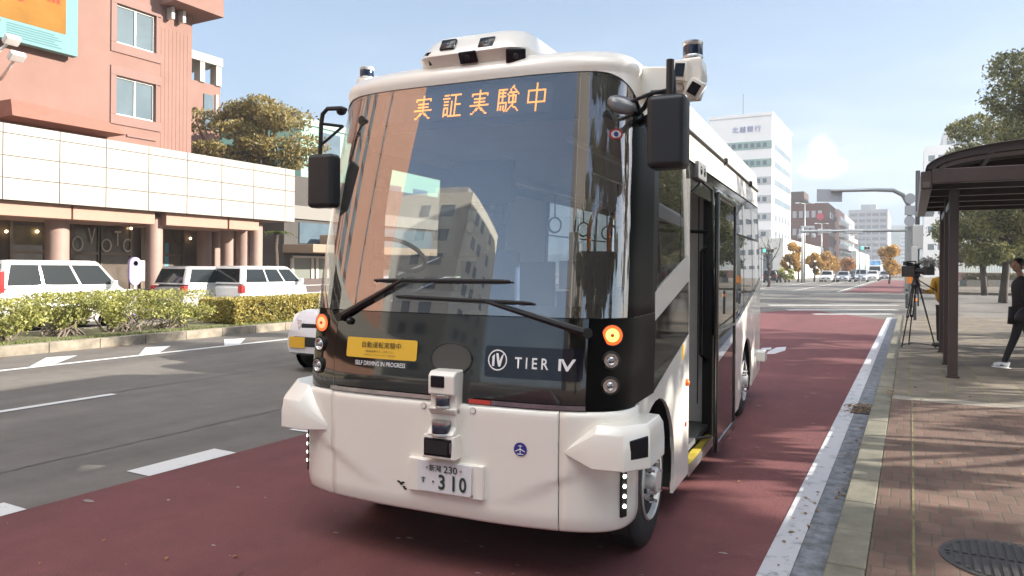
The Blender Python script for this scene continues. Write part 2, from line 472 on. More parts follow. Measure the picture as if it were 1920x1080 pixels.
V = [[b.bm.verts.new(p) for p in row] for row in hole]
for i in range(len(ZF) - 1):
    for k in range(len(fine) - 1):
        c = (hole[i][k] + hole[i][k + 1] + hole[i + 1][k] + hole[i + 1][k + 1]) / 4
        if not opening((fine[k] + fine[k + 1]) / 2, c.z): b.bm.faces.new((V[i][k], V[i][k + 1], V[i + 1][k + 1], V[i + 1][k]))
bmesh.ops.delete(b.bm, geom=[v for v in b.bm.verts if not v.link_faces], context='VERTS')
b.build('windscreen_frame', mat('frit', (.008, .008, .009), .25), bus, smooth=True)
# door-side pillar skin (black, glossy) past the glass
for sg in (-1, 1):
    b = MB(); b.grid([[FS(sg * s, zw(s, f)) for s in ([PI / 2 + .001] if sg < 0 else [SE + .004] + [s for s in S_ALL if s > SE + .01]) + EXT] for f in ZW]); b.build('front_pillar', SAT, bus, smooth=True, solid=.02)
# pale edge line of the glass opening
b = MB(); b.tube([FS(SE - .03, z, -.010) for z in zs(1.56, 2.46, 12)], .006, 5); b.build('glass_seal', mat('seal_pale', (.5, .36, .33), .5), bus, smooth=True)

# ---- destination display: amber dot-matrix characters
LEDC = {
 'jitsu': [(8,15,8,14),(2,13,14,13),(2,13,2,11.5),(14,13,14,11.5),(3.5,10.5,12.5,10.5),(3.5,8,12.5,8),(1,5.5,15,5.5),(8,12.5,8,5.5),(8,5.5,6,3),(6,3,2,1),(8,5.5,10,3),(10,3,14,1)],
 'shou': [(2,14,5,14),(1,12,6,12),(2,10,5,10),(2,8,5,8),(2,5.5,2,1),(2,5.5,5,5.5),(5,5.5,5,1.5),(2,1.5,5,1.5),(7,14,15,14),(11,14,11,1.5),(11,8.5,15,8.5),(8.5,9.5,8.5,1.5),(6.5,1.2,15.5,1.2)],
 'ken': [(1,14.5,1,5),(1,14.5,7,14.5),(4,14.5,4,6),(1,12,6,12),(1,9.5,6,9.5),(1,6.5,7,6.5),(7,6.5,6.5,1),(1,4,1,1.5),(3,4,3,2),(5,4,5,2),(11.5,15.5,8,11),(11.5,15.5,15.5,11),(10,11.5,13.5,11.5),(9,9.5,14.5,9.5),(9,9.5,9,6.5),(14.5,9.5,14.5,6.5),(9,6.5,14.5,6.5),(11.7,11,11.7,5),(11.7,5,8.5,1),(11.7,5,15.5,1)],
 'chuu': [(8,16,8,0),(1.5,12,14.5,12),(1.5,12,1.5,5),(14.5,12,14.5,5),(1.5,5,14.5,5)],
}
def signpt(x, z, o): return FX(x, z, o)
b = MB(); b.grid([[FX(x, z, -.012) for x in zs(-.56, .575, 14)] for z in (2.575, 2.755)])
b.build('sign_panel', mat('sign_face', (.02, .026, .04), .3), bus)
led = MB()
def surf_hit(u, v):
    y = .5
    for _ in range(12): q = bl(u, v, y); y = FX(max(-1, min(1, q.x)), q.z).y
    return q
def led_char(kind, cx, cz, wd, ht):
    dots = set()
    for x0, z0, x1, z1 in LEDC[kind]:
        n = int(max(abs(x1 - x0), abs(z1 - z0)) * 1.2) + 1
        for i in range(n + 1): dots.add((round(x0 + (x1 - x0) * i / n), round(z0 + (z1 - z0) * i / n)))
    for dx, dz in dots:
        x = cx + (dx - 8) / 16 * wd; z = cz + (dz - 8) / 16 * ht; r = .0054
        P = [FX(x + a * r, z + c * r, -.006) for a, c in ((-1, -.5), (-.5, -1), (.5, -1), (1, -.5), (1, .5), (.5, 1), (-.5, 1), (-1, .5))]
        led.face(P)
for k, (u, v) in zip(('jitsu', 'shou', 'jitsu', 'ken', 'chuu'), ((792, 205), (845, 202), (897, 200), (950, 197), (1004, 195))):
    q = surf_hit(u, v); led_char(k, q.x, 2.668, .132, .160)
led.build('sign_lettering', mat('amber_led', (.9, .45, .05), .4, emis=(1., .36, .03), estr=.72), bus, recalc=True)

# ---- lamps in the corner panels: turn signal lit, two projector lamps
LX = .945
def lamp(name, s, z, r, lit, rim=True):
    c = FS(s, z, .006); p, n = outline(s, halfw(z)); n = (n + Vector((0, -1.3, 0))).normalized(); c = c + n * .006; q = n.to_track_quat('Z', 'Y')
    def lt(prof, seg=20):
        b = MB(); b.lathe(prof, (0, 0, 0), 'Z', seg)
        bmesh.ops.transform(b.bm, matrix=Matrix.Translation(c) @ q.to_matrix().to_4x4(), verts=b.bm.verts); return b
    o = lt([(r * 1.35, -.01), (r * 1.35, .004), (r * 1.33, .006), (r * 1.05, .002), (r * 1.02, -.012)]).build(name, BLKM, bus, smooth=40)
    if lit:
        lt([(0, .008), (r * .34, .007), (r * .36, .012), (r * .86, .007)]).build('lens', lit, o, smooth=40)
        lt([(r * .86, .007), (r * 1.08, .006), (r * 1.3, .0045), (r * 1.32, -.004)]).build('lens_rim', mat('turn_rim', (.6, .05, .02), .4, emis=(1., .12, .02), estr=.6), o, smooth=40)
        lt([(0, .016), (r * .2, .015), (r * .24, .008)]).build('lamp_centre', mat('lamp_hub', (.5, .12, .04), .3), o, smooth=True)
    else:
        lt([(r * .98, .002), (r * 1.03, .012), (r * .92, .012), (r * .88, -.002)]).build('lens_ring', CHR, o, smooth=40)
        lt([(0, .014), (r * .3, .012), (r * .6, .004), (r * .90, -.008)]).build('lens', mat('lamp_lens', (.42, .44, .46), .08, metal=.75, var=.75, vscale=55, detail=2), o, smooth=True)
    return o
TURN = mat('turn_lit', (1, .3, .05), .4, emis=(1., .34, .09), estr=1.3)
TURN2 = mat('turn_lit_far', (1, .25, .08), .4, emis=(1., .26, .13), estr=.75)
for sg in (-1, 1):
    s = s_of_x(.968) if sg > 0 else -s_of_x(.862)
    lamp('turn_signal', s, 1.348, .042, TURN if sg > 0 else TURN2)
    lamp('headlamp', s, 1.218, .036, None); lamp('headlamp', s, 1.088, .036, None)
    # vertical daytime-light strip in the bumper corner
    s2 = sg * (s_of_x(1.0) + .06)
    pz = zs(.40, .70, 6)
    b = MB(); b.grid([[outline(s2 + d, HW, .031)[0] + Vector((0, 0, z)) for d in (-.045, -.02, .02, .045)] for z in pz])
    o = b.build('running_light', BLKM, bus, smooth=True, solid=.045)
    for k in range(5):
        z = .665 - k * .052
        p, n = outline(s2, HW, .032)
        b = MB(); b.ball(p + Vector((0, 0, z)), .0105, 2); b.build('led', mat('white_led', (1, 1, .95), .3, emis=(1, .97, .86), estr=5.), o, smooth=True)

# ---- decals on the front
def wrap_text(name, body, m, x, z, width, height=None, off=.004, tilt=0., fat=0., space=1., parent=None):
    me = text_mesh(body, 1., fat=fat, space=space)
    xs = [v.co.x for v in me.vertices]; ys = [v.co.y for v in me.vertices]
    w0 = max(xs) - min(xs); h0 = max(ys) - min(ys); cx = (max(xs) + min(xs)) / 2; cy = (max(ys) + min(ys)) / 2
    kx = width / w0; kz = height / h0 if height else kx
    for v in me.vertices:
        lx = (v.co.x - cx) * kx; v.co = FX(x + lx, z + (v.co.y - cy) * kz + lx * tilt, off)
    return link(name, me, m, parent or bus)
def decal(name, pts, m, off=.003, parent=None, hole=None):
    """flat sticker that follows the curved panel: polygon in (x, z)"""
    xs = [p[0] for p in pts]; x0, x1 = min(xs), max(xs); n = max(2, int((x1 - x0) / .05))
    b = MB(); f = b.face([Vector((p[0], p[1], 0)) for p in pts])
    for k in range(1, n):
        x = x0 + (x1 - x0) * k / n
        bmesh.ops.bisect_plane(b.bm, geom=b.bm.verts[:] + b.bm.edges[:] + b.bm.faces[:], plane_co=(x, 0, 0), plane_no=(1, 0, 0))
    for v in b.bm.verts: v.co = FX(v.co.x, v.co.y, off)
    return b.build(name, m, parent or bus)
def rrect(x0, x1, z0, z1, r, n=4):
    P = []
    for cx, cz, a0 in ((x1 - r, z1 - r, 0), (x0 + r, z1 - r, 90), (x0 + r, z0 + r, 180), (x1 - r, z0 + r, 270)):
        for k in range(n + 1):
            a = R(a0 + 90 * k / n); P.append((cx + r * math.cos(a), cz + r * math.sin(a)))
    return P
def ring2(cx, cz, r0, r1, m, name, off, parent, n=28):
    b = MB(); A = [[FX(cx + r * math.cos(2 * PI * k / n), cz + r * math.sin(2 * PI * k / n), off) for k in range(n + 1)] for r in (r0, r1)]
    b.grid(A); return b.build(name, m, parent)
def disc2(cx, cz, r, m, name, off, parent, rz=None, n=28):
    b = MB(); b.face([FX(cx + r * math.cos(2 * PI * k / n), cz + (rz or r) * math.sin(2 * PI * k / n), off) for k in range(n)]); return b.build(name, m, parent)
WINK = mat('white_vinyl', (.8, .8, .8), .5); BINK = mat('black_ink', (.015, .015, .015), .6)
YEL = mat('yellow_magnet', (.78, .48, .04), .45)
dx = .03
st = decal('notice_sticker', rrect(-.655 + dx, -.155 + dx, 1.162, 1.278, .012), YEL, .006)
wrap_text('sticker_lettering', '自動運転実験中', BINK, -.40 + dx, 1.240, .275, .036, .009, parent=st)
wrap_text('sticker_lettering', '自動運転実験中です。ご注意ください', mat('brown_ink', (.12, .08, .02), .6), -.41 + dx, 1.203, .20, .013, .009, parent=st)
wrap_text('sticker_lettering', '急停車することがありますので車間距離', MAT['brown_ink'], -.41 + dx, 1.182, .22, .008, .009, parent=st)
wrap_text('slogan_lettering', 'SELF DRIVING IN PROGRESS', WINK, -.405 + dx, 1.132, .355, .026, .004, fat=.012)
lg = decal('logo_sticker', rrect(.275 + dx, .815 + dx, 1.108, 1.275, .02), mat('navy_film', (.007, .007, .014), .08), .003)
ring2(.352 + dx, 1.200, .049, .056, WINK, 'logo_emblem', .007, lg)
for poly in ([(-.031, -.033), (-.017, -.033), (-.017, .032), (-.031, .018)], [(-.010, .036), (.004, .036), (.012, -.004), (.022, .022), (.037, .040), (.018, -.034), (.006, -.034), (-.003, -.004)]):
    decal('logo_emblem', [(.352 + dx + p, 1.200 + q) for p, q in poly], WINK, .007, lg)
wrap_text('logo_lettering', 'T I E R', WINK, .545 + dx, 1.192, .185, .058, .007, fat=.016, parent=lg)
for poly in ([(0, 0), (.014, 0), (.014, .062), (0, .062)], [(.010, .062), (.024, .062), (.046, .022), (.072, .062), (.088, .062), (.050, 0), (.040, 0)]):
    decal('logo_lettering', [(.690 + dx + p, 1.160 + q) for p, q in poly], WINK, .008, lg)
# oval towing cover
disc2(.068 + dx, 1.19, .125, mat('cover_grey', (.06, .062, .055), .5), 'tow_cover', .004, bus, .085, 36)
ring = MB(); ring.tube([FX(.068 + dx + .127 * math.cos(2 * PI * k / 36), 1.19 + .087 * math.sin(2 * PI * k / 36), .003) for k in range(37)], .004, 5); ring.build('tow_cover_ring', BLKM, bus, smooth=True)
# round blue emblem on the bumper (abstract bird-and-ring mark)
def bumpxy(x, z, off):
    s = s_of_x(x); p, n = outline(s, HW); return Vector((p.x, p.y, z)) + n * (.031 + off)
def bdisc(cx, cz, r, m, name, off, parent, n=28):
    b = MB(); b.face([bumpxy(cx + r * math.cos(2 * PI * k / n), cz + r * math.sin(2 * PI * k / n), off) for k in range(n)]); return b.build(name, m, parent)
em = bdisc(.505 + dx, .745, .036, mat('emblem_blue', (.03, .035, .25), .4), 'round_emblem', .003, bus)
def bpoly(pts, m, name, off, parent):
    b = MB(); b.face([bumpxy(.505 + dx + p * .036, .745 + q * .036, off) for p, q in pts]); return b.build(name, m, parent)
for P in ([(-.06, -.75), (.06, -.75), (.05, .7), (-.05, .7)], [(-.75, -.25), (-.7, -.35), (0, -.02), (.7, -.35), (.75, -.25), (0, .16)], [(-.5, -.75), (.5, -.75), (.45, -.62), (-.45, -.62)], [(-.35, .45), (.35, .45), (.3, .55), (-.3, .55)]):
    bpoly(P, WINK, 'emblem_mark', .005, em)
for u, v in ((795, 760), (887, 770)):
    q = bl(u, v, .14); bdisc(q.x, q.z, .017, GAP, 'bumper_cap', .002, bus, 20); bdisc(q.x, q.z, .0148, WHT, 'bumper_cap', .004, bus, 20)
# scuffed hole left of the plate
q = bl(752, 905, .14)
b = MB()
for ex_, ez_ in ((0, 0), (.016, .004), (-.014, .006), (.022, -.020), (.004, -.006), (.03, -.03)):
    b.face([bumpxy(q.x + ex_ + .011 * math.cos(a) * (1 + .3 * math.sin(3 * a)), q.z + ez_ + .006 * math.sin(a), .002) for a in [2 * PI * k / 9 for k in range(9)]])
b.build('paint_chip', GAP, bus)

# ---- sensor column, number plate
def frustum_box(name, m, x0, x1, y0, y1, z0, z1, parent=bus, bev=.012, top=0.):
    b = MB(); b.loft([[(x0, y0, z0), (x1, y0, z0), (x1, y1, z0), (x0, y1, z0)], [(x0 + top, y0 + top * 1.5, z1), (x1 - top, y0 + top * 1.5, z1), (x1 - top, y1, z1), (x0 + top, y1, z1)]])
    return b.build(name, m, parent, bev=bev, seg=3)
yb = .115
h0 = bl(765, 862, yb); h1 = bl(905, 940, yb)
pb = frustum_box('plate_bracket', WHT, h0.x, h1.x, yb, .18, h1.z, bl(835, 866, yb).z, bev=.006)
p0 = bl(781, 862, yb - .01); p1 = bl(886, 931, yb - .01)
plc = Vector(((p0.x + p1.x) / 2, yb - .012, (bl(783, 862, yb).z + bl(784, 914, yb).z) / 2))
PW, PH = .335, .165
pl = MB(); pl.prism([(plc.x + a, plc.y, plc.z + c) for a, c in rrect(-PW / 2, PW / 2, -PH / 2, PH / 2, .014)], (0, .009, 0)); pl = pl.build('number_plate', mat('plate_white', (.72, .73, .74), .4), bus)
PI_ = mat('plate_ink', (.02, .045, .03), .5)
py = plc.y - .004
text_plane('plate_lettering', '新潟', PI_, pl, (plc.x - .055, py, plc.z + .048), (1, 0, 0), (0, 0, 1), .076, .036, fat=.012)
text_plane('plate_lettering', '230', PI_, pl, (plc.x + .042, py, plc.z + .048), (1, 0, 0), (0, 0, 1), .084, .038, fat=.01)
text_plane('plate_lettering', 'す', PI_, pl, (plc.x - .128, py, plc.z - .022), (1, 0, 0), (0, 0, 1), .032, .034, fat=.012)
text_plane('plate_lettering', '・', PI_, pl, (plc.x - .066, py, plc.z - .026), (1, 0, 0), (0, 0, 1), .012, .012)
for ch, xo, wd in (('3', -.012, .040), ('1', .062, .012), ('0', .118, .044)):
    if ch == '1':
        b = MB(); b.box(plc.x + xo - .007, plc.x + xo + .007, py - .001, py, plc.z - .064, plc.z + .018); b.build('plate_lettering', PI_, pl)
    else: text_plane('plate_lettering', ch, PI_, pl, (plc.x + xo, py, plc.z - .023), (1, 0, 0), (0, 0, 1), wd, .082, fat=.02)
for xo in (-.105, .105): 
    b = MB(); b.cyl((plc.x + xo, py + .002, plc.z + .05), (plc.x + xo, py - .004, plc.z + .05), .005); b.build('plate_bolt', ALU, pl)
for xo in (-.15, .15):
    b = MB(); b.cyl((plc.x + .02 + xo, yb + .004, h1.z + .018), (plc.x + .02 + xo, yb - .003, h1.z + .018), .005); b.build('bracket_bolt', ALU, pb)
yf = .06
c0 = bl(793, 817, yf); c1 = bl(848, 862, yf)
lowbox = frustum_box('sensor_housing', WHT, c0.x - .008, c1.x + .012, yf, .19, c1.z - .008, c0.z + .010, bev=.008, top=.004)
b = MB(); b.box(c0.x + .006, c1.x - .008, yf - .004, yf + .01, c1.z + .006, c0.z - .006); wnd = b.build('sensor_window', DGL, lowbox, bev=.006)
b = MB(); b.box(c0.x + .02, c1.x - .03, yf - .006, yf - .003, c1.z + .02, c0.z - .018); b.build('sensor_lens', BLKM, wnd)
b = MB(); b.tube([(c1.x - .012, yf - .004, c1.z + .03), (c1.x - .012, yf - .004, c0.z - .02)], .002, 4); b.build('sensor_edge', ALU, wnd)
t0 = bl(803, 695, yf + .02); t1 = bl(850, 812, yf + .02)
cx0, cx1 = t0.x, bl(852, 700, yf + .02).x
col_ = MB()
prof = [(.19, c0.z + .009), (.06, c0.z + .009), (.075, c0.z + .03), (.105, c0.z + .05), (.105, t0.z - .135), (.075, t0.z - .125), (.075, t0.z - .022), (.10, t0.z), (.19, t0.z + .004)]
col_.loft([[(cx0, y, z) for y, z in prof], [(cx1, y, z) for y, z in prof]])
colm = col_.build('sensor_column', WHT, bus, bev=.01, seg=3)
def lidar(name, c, r, h_, parent, cap=None):
    b = MB(); b.lathe([(r * .9, 0), (r * 1.02, .004), (r * 1.02, h_ * .16), (r * .98, h_ * .2)], c, 'Z', 28); o = b.build(name, ALU, parent, smooth=40)
    b = MB(); b.lathe([(r * .98, h_ * .2), (r, h_ * .24), (r, h_ * .7), (r * .98, h_ * .74)], c, 'Z', 28); b.build('lidar_window', mat('lidar_glass', (.012, .02, .045), .06, ior=1.7), o, smooth=40)
    b = MB(); b.lathe([(r * .98, h_ * .74), (r * 1.02, h_ * .78), (r * 1.02, h_ * .96), (r * .9, h_), (0, h_)], c, 'Z', 28); b.build('lidar_cap', cap or ALU, o, smooth=40)
    return o
lidar('lidar', ((cx0 + cx1) / 2 + .0, .085, c0.z + .006), .052, .085, bus)
lidar('lidar', ((cx0 + cx1) / 2, .10, t0.z - .20), .040, .075, bus)
b = MB(); b.loft([[(cx0, .075, t0.z - .20), (cx1, .075, t0.z - .20), (cx1, .18, t0.z - .20), (cx0, .18, t0.z - .20)], [(cx0, .10, t0.z - .235), (cx1, .10, t0.z - .235), (cx1, .18, t0.z - .235), (cx0, .18, t0.z - .235)]]); b.build('lidar_shelf', WHT, bus, bev=.006)
w0 = bl(807, 704, .07); w1 = bl(832, 728, .07)
b = MB(); b.box(w0.x, w1.x, .069, .085, w1.z, w0.z); b.build('camera_window', DGL, colm, bev=.005)

# ---- sensor pods on the bumper corners
for sg in (-1, 1):
    inner = .70 if sg < 0 else .76
    zb, zm, zt = (.70, .875, .965) if sg < 0 else (.685, .865, .905)
    def P(pts, z, zi): return [(sg * x, y, zi if k == 0 else z) for k, (x, y) in enumerate(pts)]
    zi = zb + (.012 if sg < 0 else .055)
    big = [(inner, .185), (.93, .145), (1.09, .165), (1.19, .30), (1.19, .62), (1.0, .66)]
    mid = [(inner + .01, .19), (.94, .155), (1.085, .175), (1.185, .31), (1.185, .61), (1.0, .65)]
    tp_ = [(inner + .02, .20), (.94, .20 if sg > 0 else .25), (1.06, .21 if sg > 0 else .28), (1.165, .33 if sg > 0 else .40), (1.165, .60), (1.0, .64)]
    b = MB(); b.loft([P(big, zb, zi), P(big, zb + (zm - zb) * .55, zi + .006), P(mid, zm, zi + .014), P(tp_, zt, zi + .03)])
    pod = b.build('corner_sensor_pod', WHT, bus, bev=.010, seg=3)
    # chamfered camera window
    a_, c_ = Vector((sg * 1.09, .17, 0)), Vector((sg * 1.19, .30, 0)); d_ = (c_ - a_); n_ = Vector((sg * d_.y * sg, -abs(d_.x), 0)); n_ = Vector((sg * .79, -.61, 0))
    q0 = a_ + d_ * .22 + n_ * .003; q1 = a_ + d_ * .92 + n_ * .003
    b = MB(); b.prism([q0 + Vector((0, 0, zb + .055)), q1 + Vector((0, 0, zb + .06)), q1 + Vector((0, 0, zm - .012)), q0 + Vector((0, 0, zm - .028))], -n_ * .012); b.build('pod_camera', DGL, pod, bev=.005)
# ---------------- roof shell
LB = 6.95
SR = S_ALL + [PI / 2 + k for k in (.12, .25, .38, .6, .9, 1.4, 2.2, 3.2, 4.2, 5.2, 5.85)]
SR = [-s for s in SR[:len(S_ALL) - 1:-1]] + SR
def ring_roof(inset, zf, zsd, wall=None):
    P = []
    for s in SR:
        y_ = outline(s, HW)[0].y
        f = max(0, min(1, (y_ - .45) / .9)); f = f * f * (3 - 2 * f)
        t_ = top(s)
        z = zf + (zsd - zf) * f
        if wall is not None: z = t_ + (z - t_) * wall
        p = FS(s, min(z, 2.80), .008); k = 1 - inset / HW
        fr = max(0, min(1, 1 - (y_ - .2) / 1.6))
        P.append(Vector((p.x * k, p.y + inset * fr, z)))
    z = zsd if wall is None else 2.515 + (zsd - 2.515) * wall
    w0 = abs(P[-1].x); d = inset * .7
    R_ = [Vector((x, y - d, z)) for x, y in ((w0, LB - .28), (w0 - .03, LB - .12), (w0 - .12, LB - .03), (w0 - .3, LB), (0, LB + .02))]
    return P + R_ + [Vector((-v.x, v.y, v.z)) for v in R_[-2::-1]]
b = MB()
b.loft([ring_roof(0, 2.803, 2.725, 0), ring_roof(0, 2.803, 2.725, .5), ring_roof(0, 2.803, 2.725, 1), ring_roof(-.006, 2.825, 2.75), ring_roof(-.004, 2.852, 2.83), ring_roof(.006, 2.88, 2.91), ring_roof(.03, 2.91, 2.965), ring_roof(.07, 2.935, 3.005), ring_roof(.14, 2.957, 3.03), ring_roof(.28, 2.975, 3.045), ring_roof(.5, 2.988, 3.055), ring_roof(.8, 3.0, 3.06)], caps=False)
last = b.bm.verts[:][-len(ring_roof(.8, 3.0, 3.06)):]
b.bm.faces.new(last)
b.build('roof', WHT, bus, smooth=50)
b = MB(); b.loft([[(x, y, 2.60) for x, y in ((-.9, .75), (.9, .75), (.94, 6.85), (-.94, 6.85))], [(x, y, 2.62) for x, y in ((-.9, .75), (.9, .75), (.94, 6.85), (-.94, 6.85))]]); b.build('ceiling', INT, bus)
# drip rail and roof seam
for sg in (-1, 1):
    b = MB(); b.tube([(sg * 1.008, y, 2.728) for y in (1.5, 2.5, 4, 5.5, 6.75)], .017, 6); b.build('drip_rail', BLKM, bus, smooth=True)
    for y in (3.9, 5.9): b = MB(); b.box(sg * .99, sg * 1.04, y - .03, y + .03, 2.70, 2.765); b.build('rail_clip', BLKM, bus, bev=.006)
b = MB(); b.tube([(.70, 1.0, 3.0), (.80, 1.0, 2.98), (.90, 1.02, 2.94), (.965, 1.07, 2.88), (.995, 1.13, 2.80), (1.005, 1.2, 2.735)], .007, 5); b.build('roof_seam', BLKM, bus, smooth=True)

# ---------------- sides
def arch(cy, r, a0, a1, n=16):
    return [(cy + r * math.cos(R(a0 + (a1 - a0) * k / n)), .40 + r * math.sin(R(a0 + (a1 - a0) * k / n))) for k in range(n + 1)]
def side(name, pts, m, sg, off=0., solid=.02, parent=None, smooth=True):
    b = MB(); b.face([Vector((0, y, z)) for y, z in pts])
    for z in (1.4, 1.7, 2.0, 2.3, 2.6):
        bmesh.ops.bisect_plane(b.bm, geom=b.bm.verts[:] + b.bm.edges[:] + b.bm.faces[:], plane_co=(0, 0, z), plane_no=(0, 0, 1))
    for v in b.bm.verts: v.co.x = sg * (halfw(v.co.z) + off)
    bmesh.ops.recalc_face_normals(b.bm, faces=b.bm.faces)
    if sum(f.normal.x * f.calc_area() for f in b.bm.faces) * sg < 0: bmesh.ops.reverse_faces(b.bm, faces=b.bm.faces)
    return b.build(name, m, parent or bus, solid=solid, recalc=False)
YF, YD0, YD1 = 1.0, 2.05, 3.22
for sg in (-1, 1):
    ye = YD0 if sg > 0 else YD1
    zl = lambda y: .955 + (y - 1.0) * .252
    side('side_panel', [(.635, .955), (.635, .62)] + arch(1.08, .50, 150, -24)[0:] + [(1.62, .20), (ye, .20), (ye, zl(min(ye, 2.05))), (1.0, .955)], WHT, sg)
    side('window_band', [(YF, .962), (2.05, zl(2.05) + .006), (ye, zl(2.05) + .006), (ye, 1.605), (2.05, 1.605), (YF, 1.375)], BLK, sg, -.002)
    side('diagonal_band', [(YF, 1.385), (2.05, 1.615), (ye, 1.615), (ye, 1.795), (2.05, 1.795), (YF, 1.555)], WHT, sg, .002)
    # quarter window and its black surround
    f0, f1 = (1.14, 1.94)
    side('window_frame', [(YF, 1.56), (f0, 1.60), (f0, 2.52), (YF, 2.52)], BLK, sg, -.003)
    side('window_frame', [(f1, 1.78), (ye, 1.80), (ye, 2.52), (f1, 2.52)], WHT if sg > 0 else BLK, sg, -.003)
    side('window_frame', [(f0, 2.42), (f1, 2.42), (f1, 2.52), (f0, 2.52)], BLK, sg, -.003)
    side('quarter_window', [(f0, 1.60), (f1, 1.78), (f1, 2.42), (f0, 2.42)], SG if sg > 0 else glassmat('driver_window', (.85, .88, .86), 1.5), sg, -.006, 0)
    # rear part: white skirt, black glass line, windows
    zr = lambda y: max(1.12, 1.15 + (y - 4.76) * .178)
    side('rear_side_panel', [(YD1, .20), (4.78, .20), (4.95, .28)] + arch(5.50, .50, 194, -14) + [(6.15, .30), (LB - .06, .36), (LB - .06, zr(LB)), (4.76, 1.15), (4.4, 1.12), (YD1, 1.12)], WHT, sg)
    ys = [YD1, 4.35, 5.25, 6.10, LB - .12]
    for k in range(4):
        a, c = ys[k] + .03, ys[k + 1] - .03
        if sg < 0 and k == 0: side('blank_panel', [(a, 1.2), (c, 1.2), (c, 2.44), (a, 2.44)], INT, sg, -.006, .004); continue
        side('side_window', [(a, zr(a) + .04), (c, zr(c) + .04), (c, 2.44), (a, 2.44)], SG, sg, -.006, 0)
    for y in ys: side('window_pillar', [(y - .03, zr(y) + .0), (y + .03, zr(y)), (y + .03, 2.50), (y - .03, 2.50)], BLK, sg, -.004)
    side('window_frame', [(YD1, 2.44), (LB - .1, 2.44), (LB - .1, 2.52), (YD1, 2.52)], BLK, sg, -.003)
    b = MB(); b.box(-.004, .004, 3.3, LB - .16, 2.06, 2.078); bmesh.ops.translate(b.bm, vec=(sg * halfw(2.07), 0, 0), verts=b.bm.verts); b.build('window_bar', BLKM, bus)
    side('window_sill', [(YD1, 1.12), (4.4, 1.12), (4.76, 1.15), (LB - .06, zr(LB)), (LB - .06, zr(LB) + .045), (4.76, 1.195), (4.4, 1.165), (YD1, 1.165)], BLK, sg, .001)
# closed door-side of the far wall
side('side_panel', [(YD1 - .01, .2), (YD1 + .02, .2), (YD1 + .02, 2.5), (YD1 - .01, 2.5)], BLK, -1, .002)
# rear wall with its window
b = MB()
for x0, x1, z0, z1 in ((-.98, .98, .36, 1.5), (-.98, -.75, 1.5, 2.735), (.75, .98, 1.5, 2.735), (-.75, .75, 2.4, 2.735)): b.box(x0, x1, LB - .08, LB, z0, z1)
b.build('rear_wall', WHT, bus, bev=.01)
b = MB(); b.box(-.75, .75, LB - .05, LB - .04, 1.5, 2.4); b.build('rear_window', SG, bus)
b = MB(); b.box(-1.0, 1.0, LB - .10, LB + .04, .36, .62); b.build('rear_bumper', WHT, bus, bev=.03)
q = bs(1430, 668, 1.10)
b = MB(); b.box(1.0, 1.14, 6.55, 6.80, .50, .64); b.build('rear_corner_pod', WHT, bus, bev=.02)

# ---------------- door opening, steps and the opened leaf
for y, m_, x in ((YD0 + .012, WHT, .0), (YD0 + .045, BLKM, -.02)):
    b = MB(); b.box(HW - .06 + x, HW - .004 + x, y - .016, y + .016, .22, 2.36); b.build('door_post', m_, bus)
b = MB(); b.box(HW - .10, HW - .02, YD1 - .05, YD1 - .005, .22, 2.40); b.build('door_post', BLKM, bus)
dp = side('door_header', [(YD0, 2.30), (YD1, 2.30), (YD1, 2.52), (YD0, 2.52)], BLK, 1, -.004)
b = MB()
yc = bs(1315, 300, 1.03).y
b.box(.985, 1.045, yc - .17, yc + .17, 2.40, 2.54); hd = b.build('door_sensor_bar', mat('grey_plastic', (.16, .165, .17), .4), bus, bev=.012)
for d in (-.08, .07):
    b = MB(); b.lathe([(0, .006), (.03, .004), (.034, 0), (.036, -.01)], (1.047, yc + d, 2.47), 'X', 16); b.build('sensor_eye', DGL, hd, smooth=True)
b = MB(); b.box(.55, HW - .01, YD0 + .02, YD1 - .02, .20, .245); b.build('door_step', INTD, bus, bev=.006)
b = MB(); b.box(HW - .07, HW - .005, YD0 + .03, YD1 - .03, .246, .252); b.build('step_edge', mat('step_yellow', (.55, .43, .06), .6, var=.3, vscale=30), bus)
b = MB(); b.box(HW - .02, HW + .004, YD0 + .0, YD1, .17, .243); b.build('sill', ALU, bus, bev=.004)
LXX = 1.155
q0 = bs(1346, 700, LXX).y; q1 = bs(1380, 600, LXX).y
q1 = max(q1, q0 + .75)
leaf = MB()
for a, c, z0, z1 in ((q0, q0 + .045, .22, 2.32), (q1 - .045, q1, .22, 2.32), (q0 + .045, q1 - .045, 2.27, 2.32), (q0 + .045, q1 - .045, .22, .30), (q0 + .045, q1 - .045, 1.18, 1.205)): leaf.box(LXX - .035, LXX, a, c, z0, z1)
lf = leaf.build('door_leaf', BLK, bus, bev=.006)
b = MB(); b.box(LXX - .02, LXX - .012, q0 + .045, q1 - .045, .30, 1.18); b.box(LXX - .02, LXX - .012, q0 + .045, q1 - .045, 1.205, 2.27); b.build('door_glass', glassmat('door_glass', (.16, .17, .17), 1.9), lf)
b = MB(); b.tube([(LXX - .05, q0 + .02, 2.33), (1.02, q0 + .02, 2.40)], .012, 6); b.build('door_arm', BLKM, lf); b = MB(); b.tube([(LXX - .05, q0 + .02, .35), (.98, q0 - .05, .33)], .012, 6); b.build('door_arm', BLKM, lf)
b = MB(); b.tube([(.97, YD1 - .06, .9), (.93, YD1 - .09, .95), (.93, YD1 - .09, 1.85), (.97, YD1 - .06, 1.9)], .014, 6); b.build('grab_rail', BLKM, bus, smooth=True)
b = MB(); b.tube([(.50, YD0 + .35, 2.02), (.98, YD1 - .1, 2.02)], .016, 6); b.build('grab_rail', BLKM, bus, smooth=True)
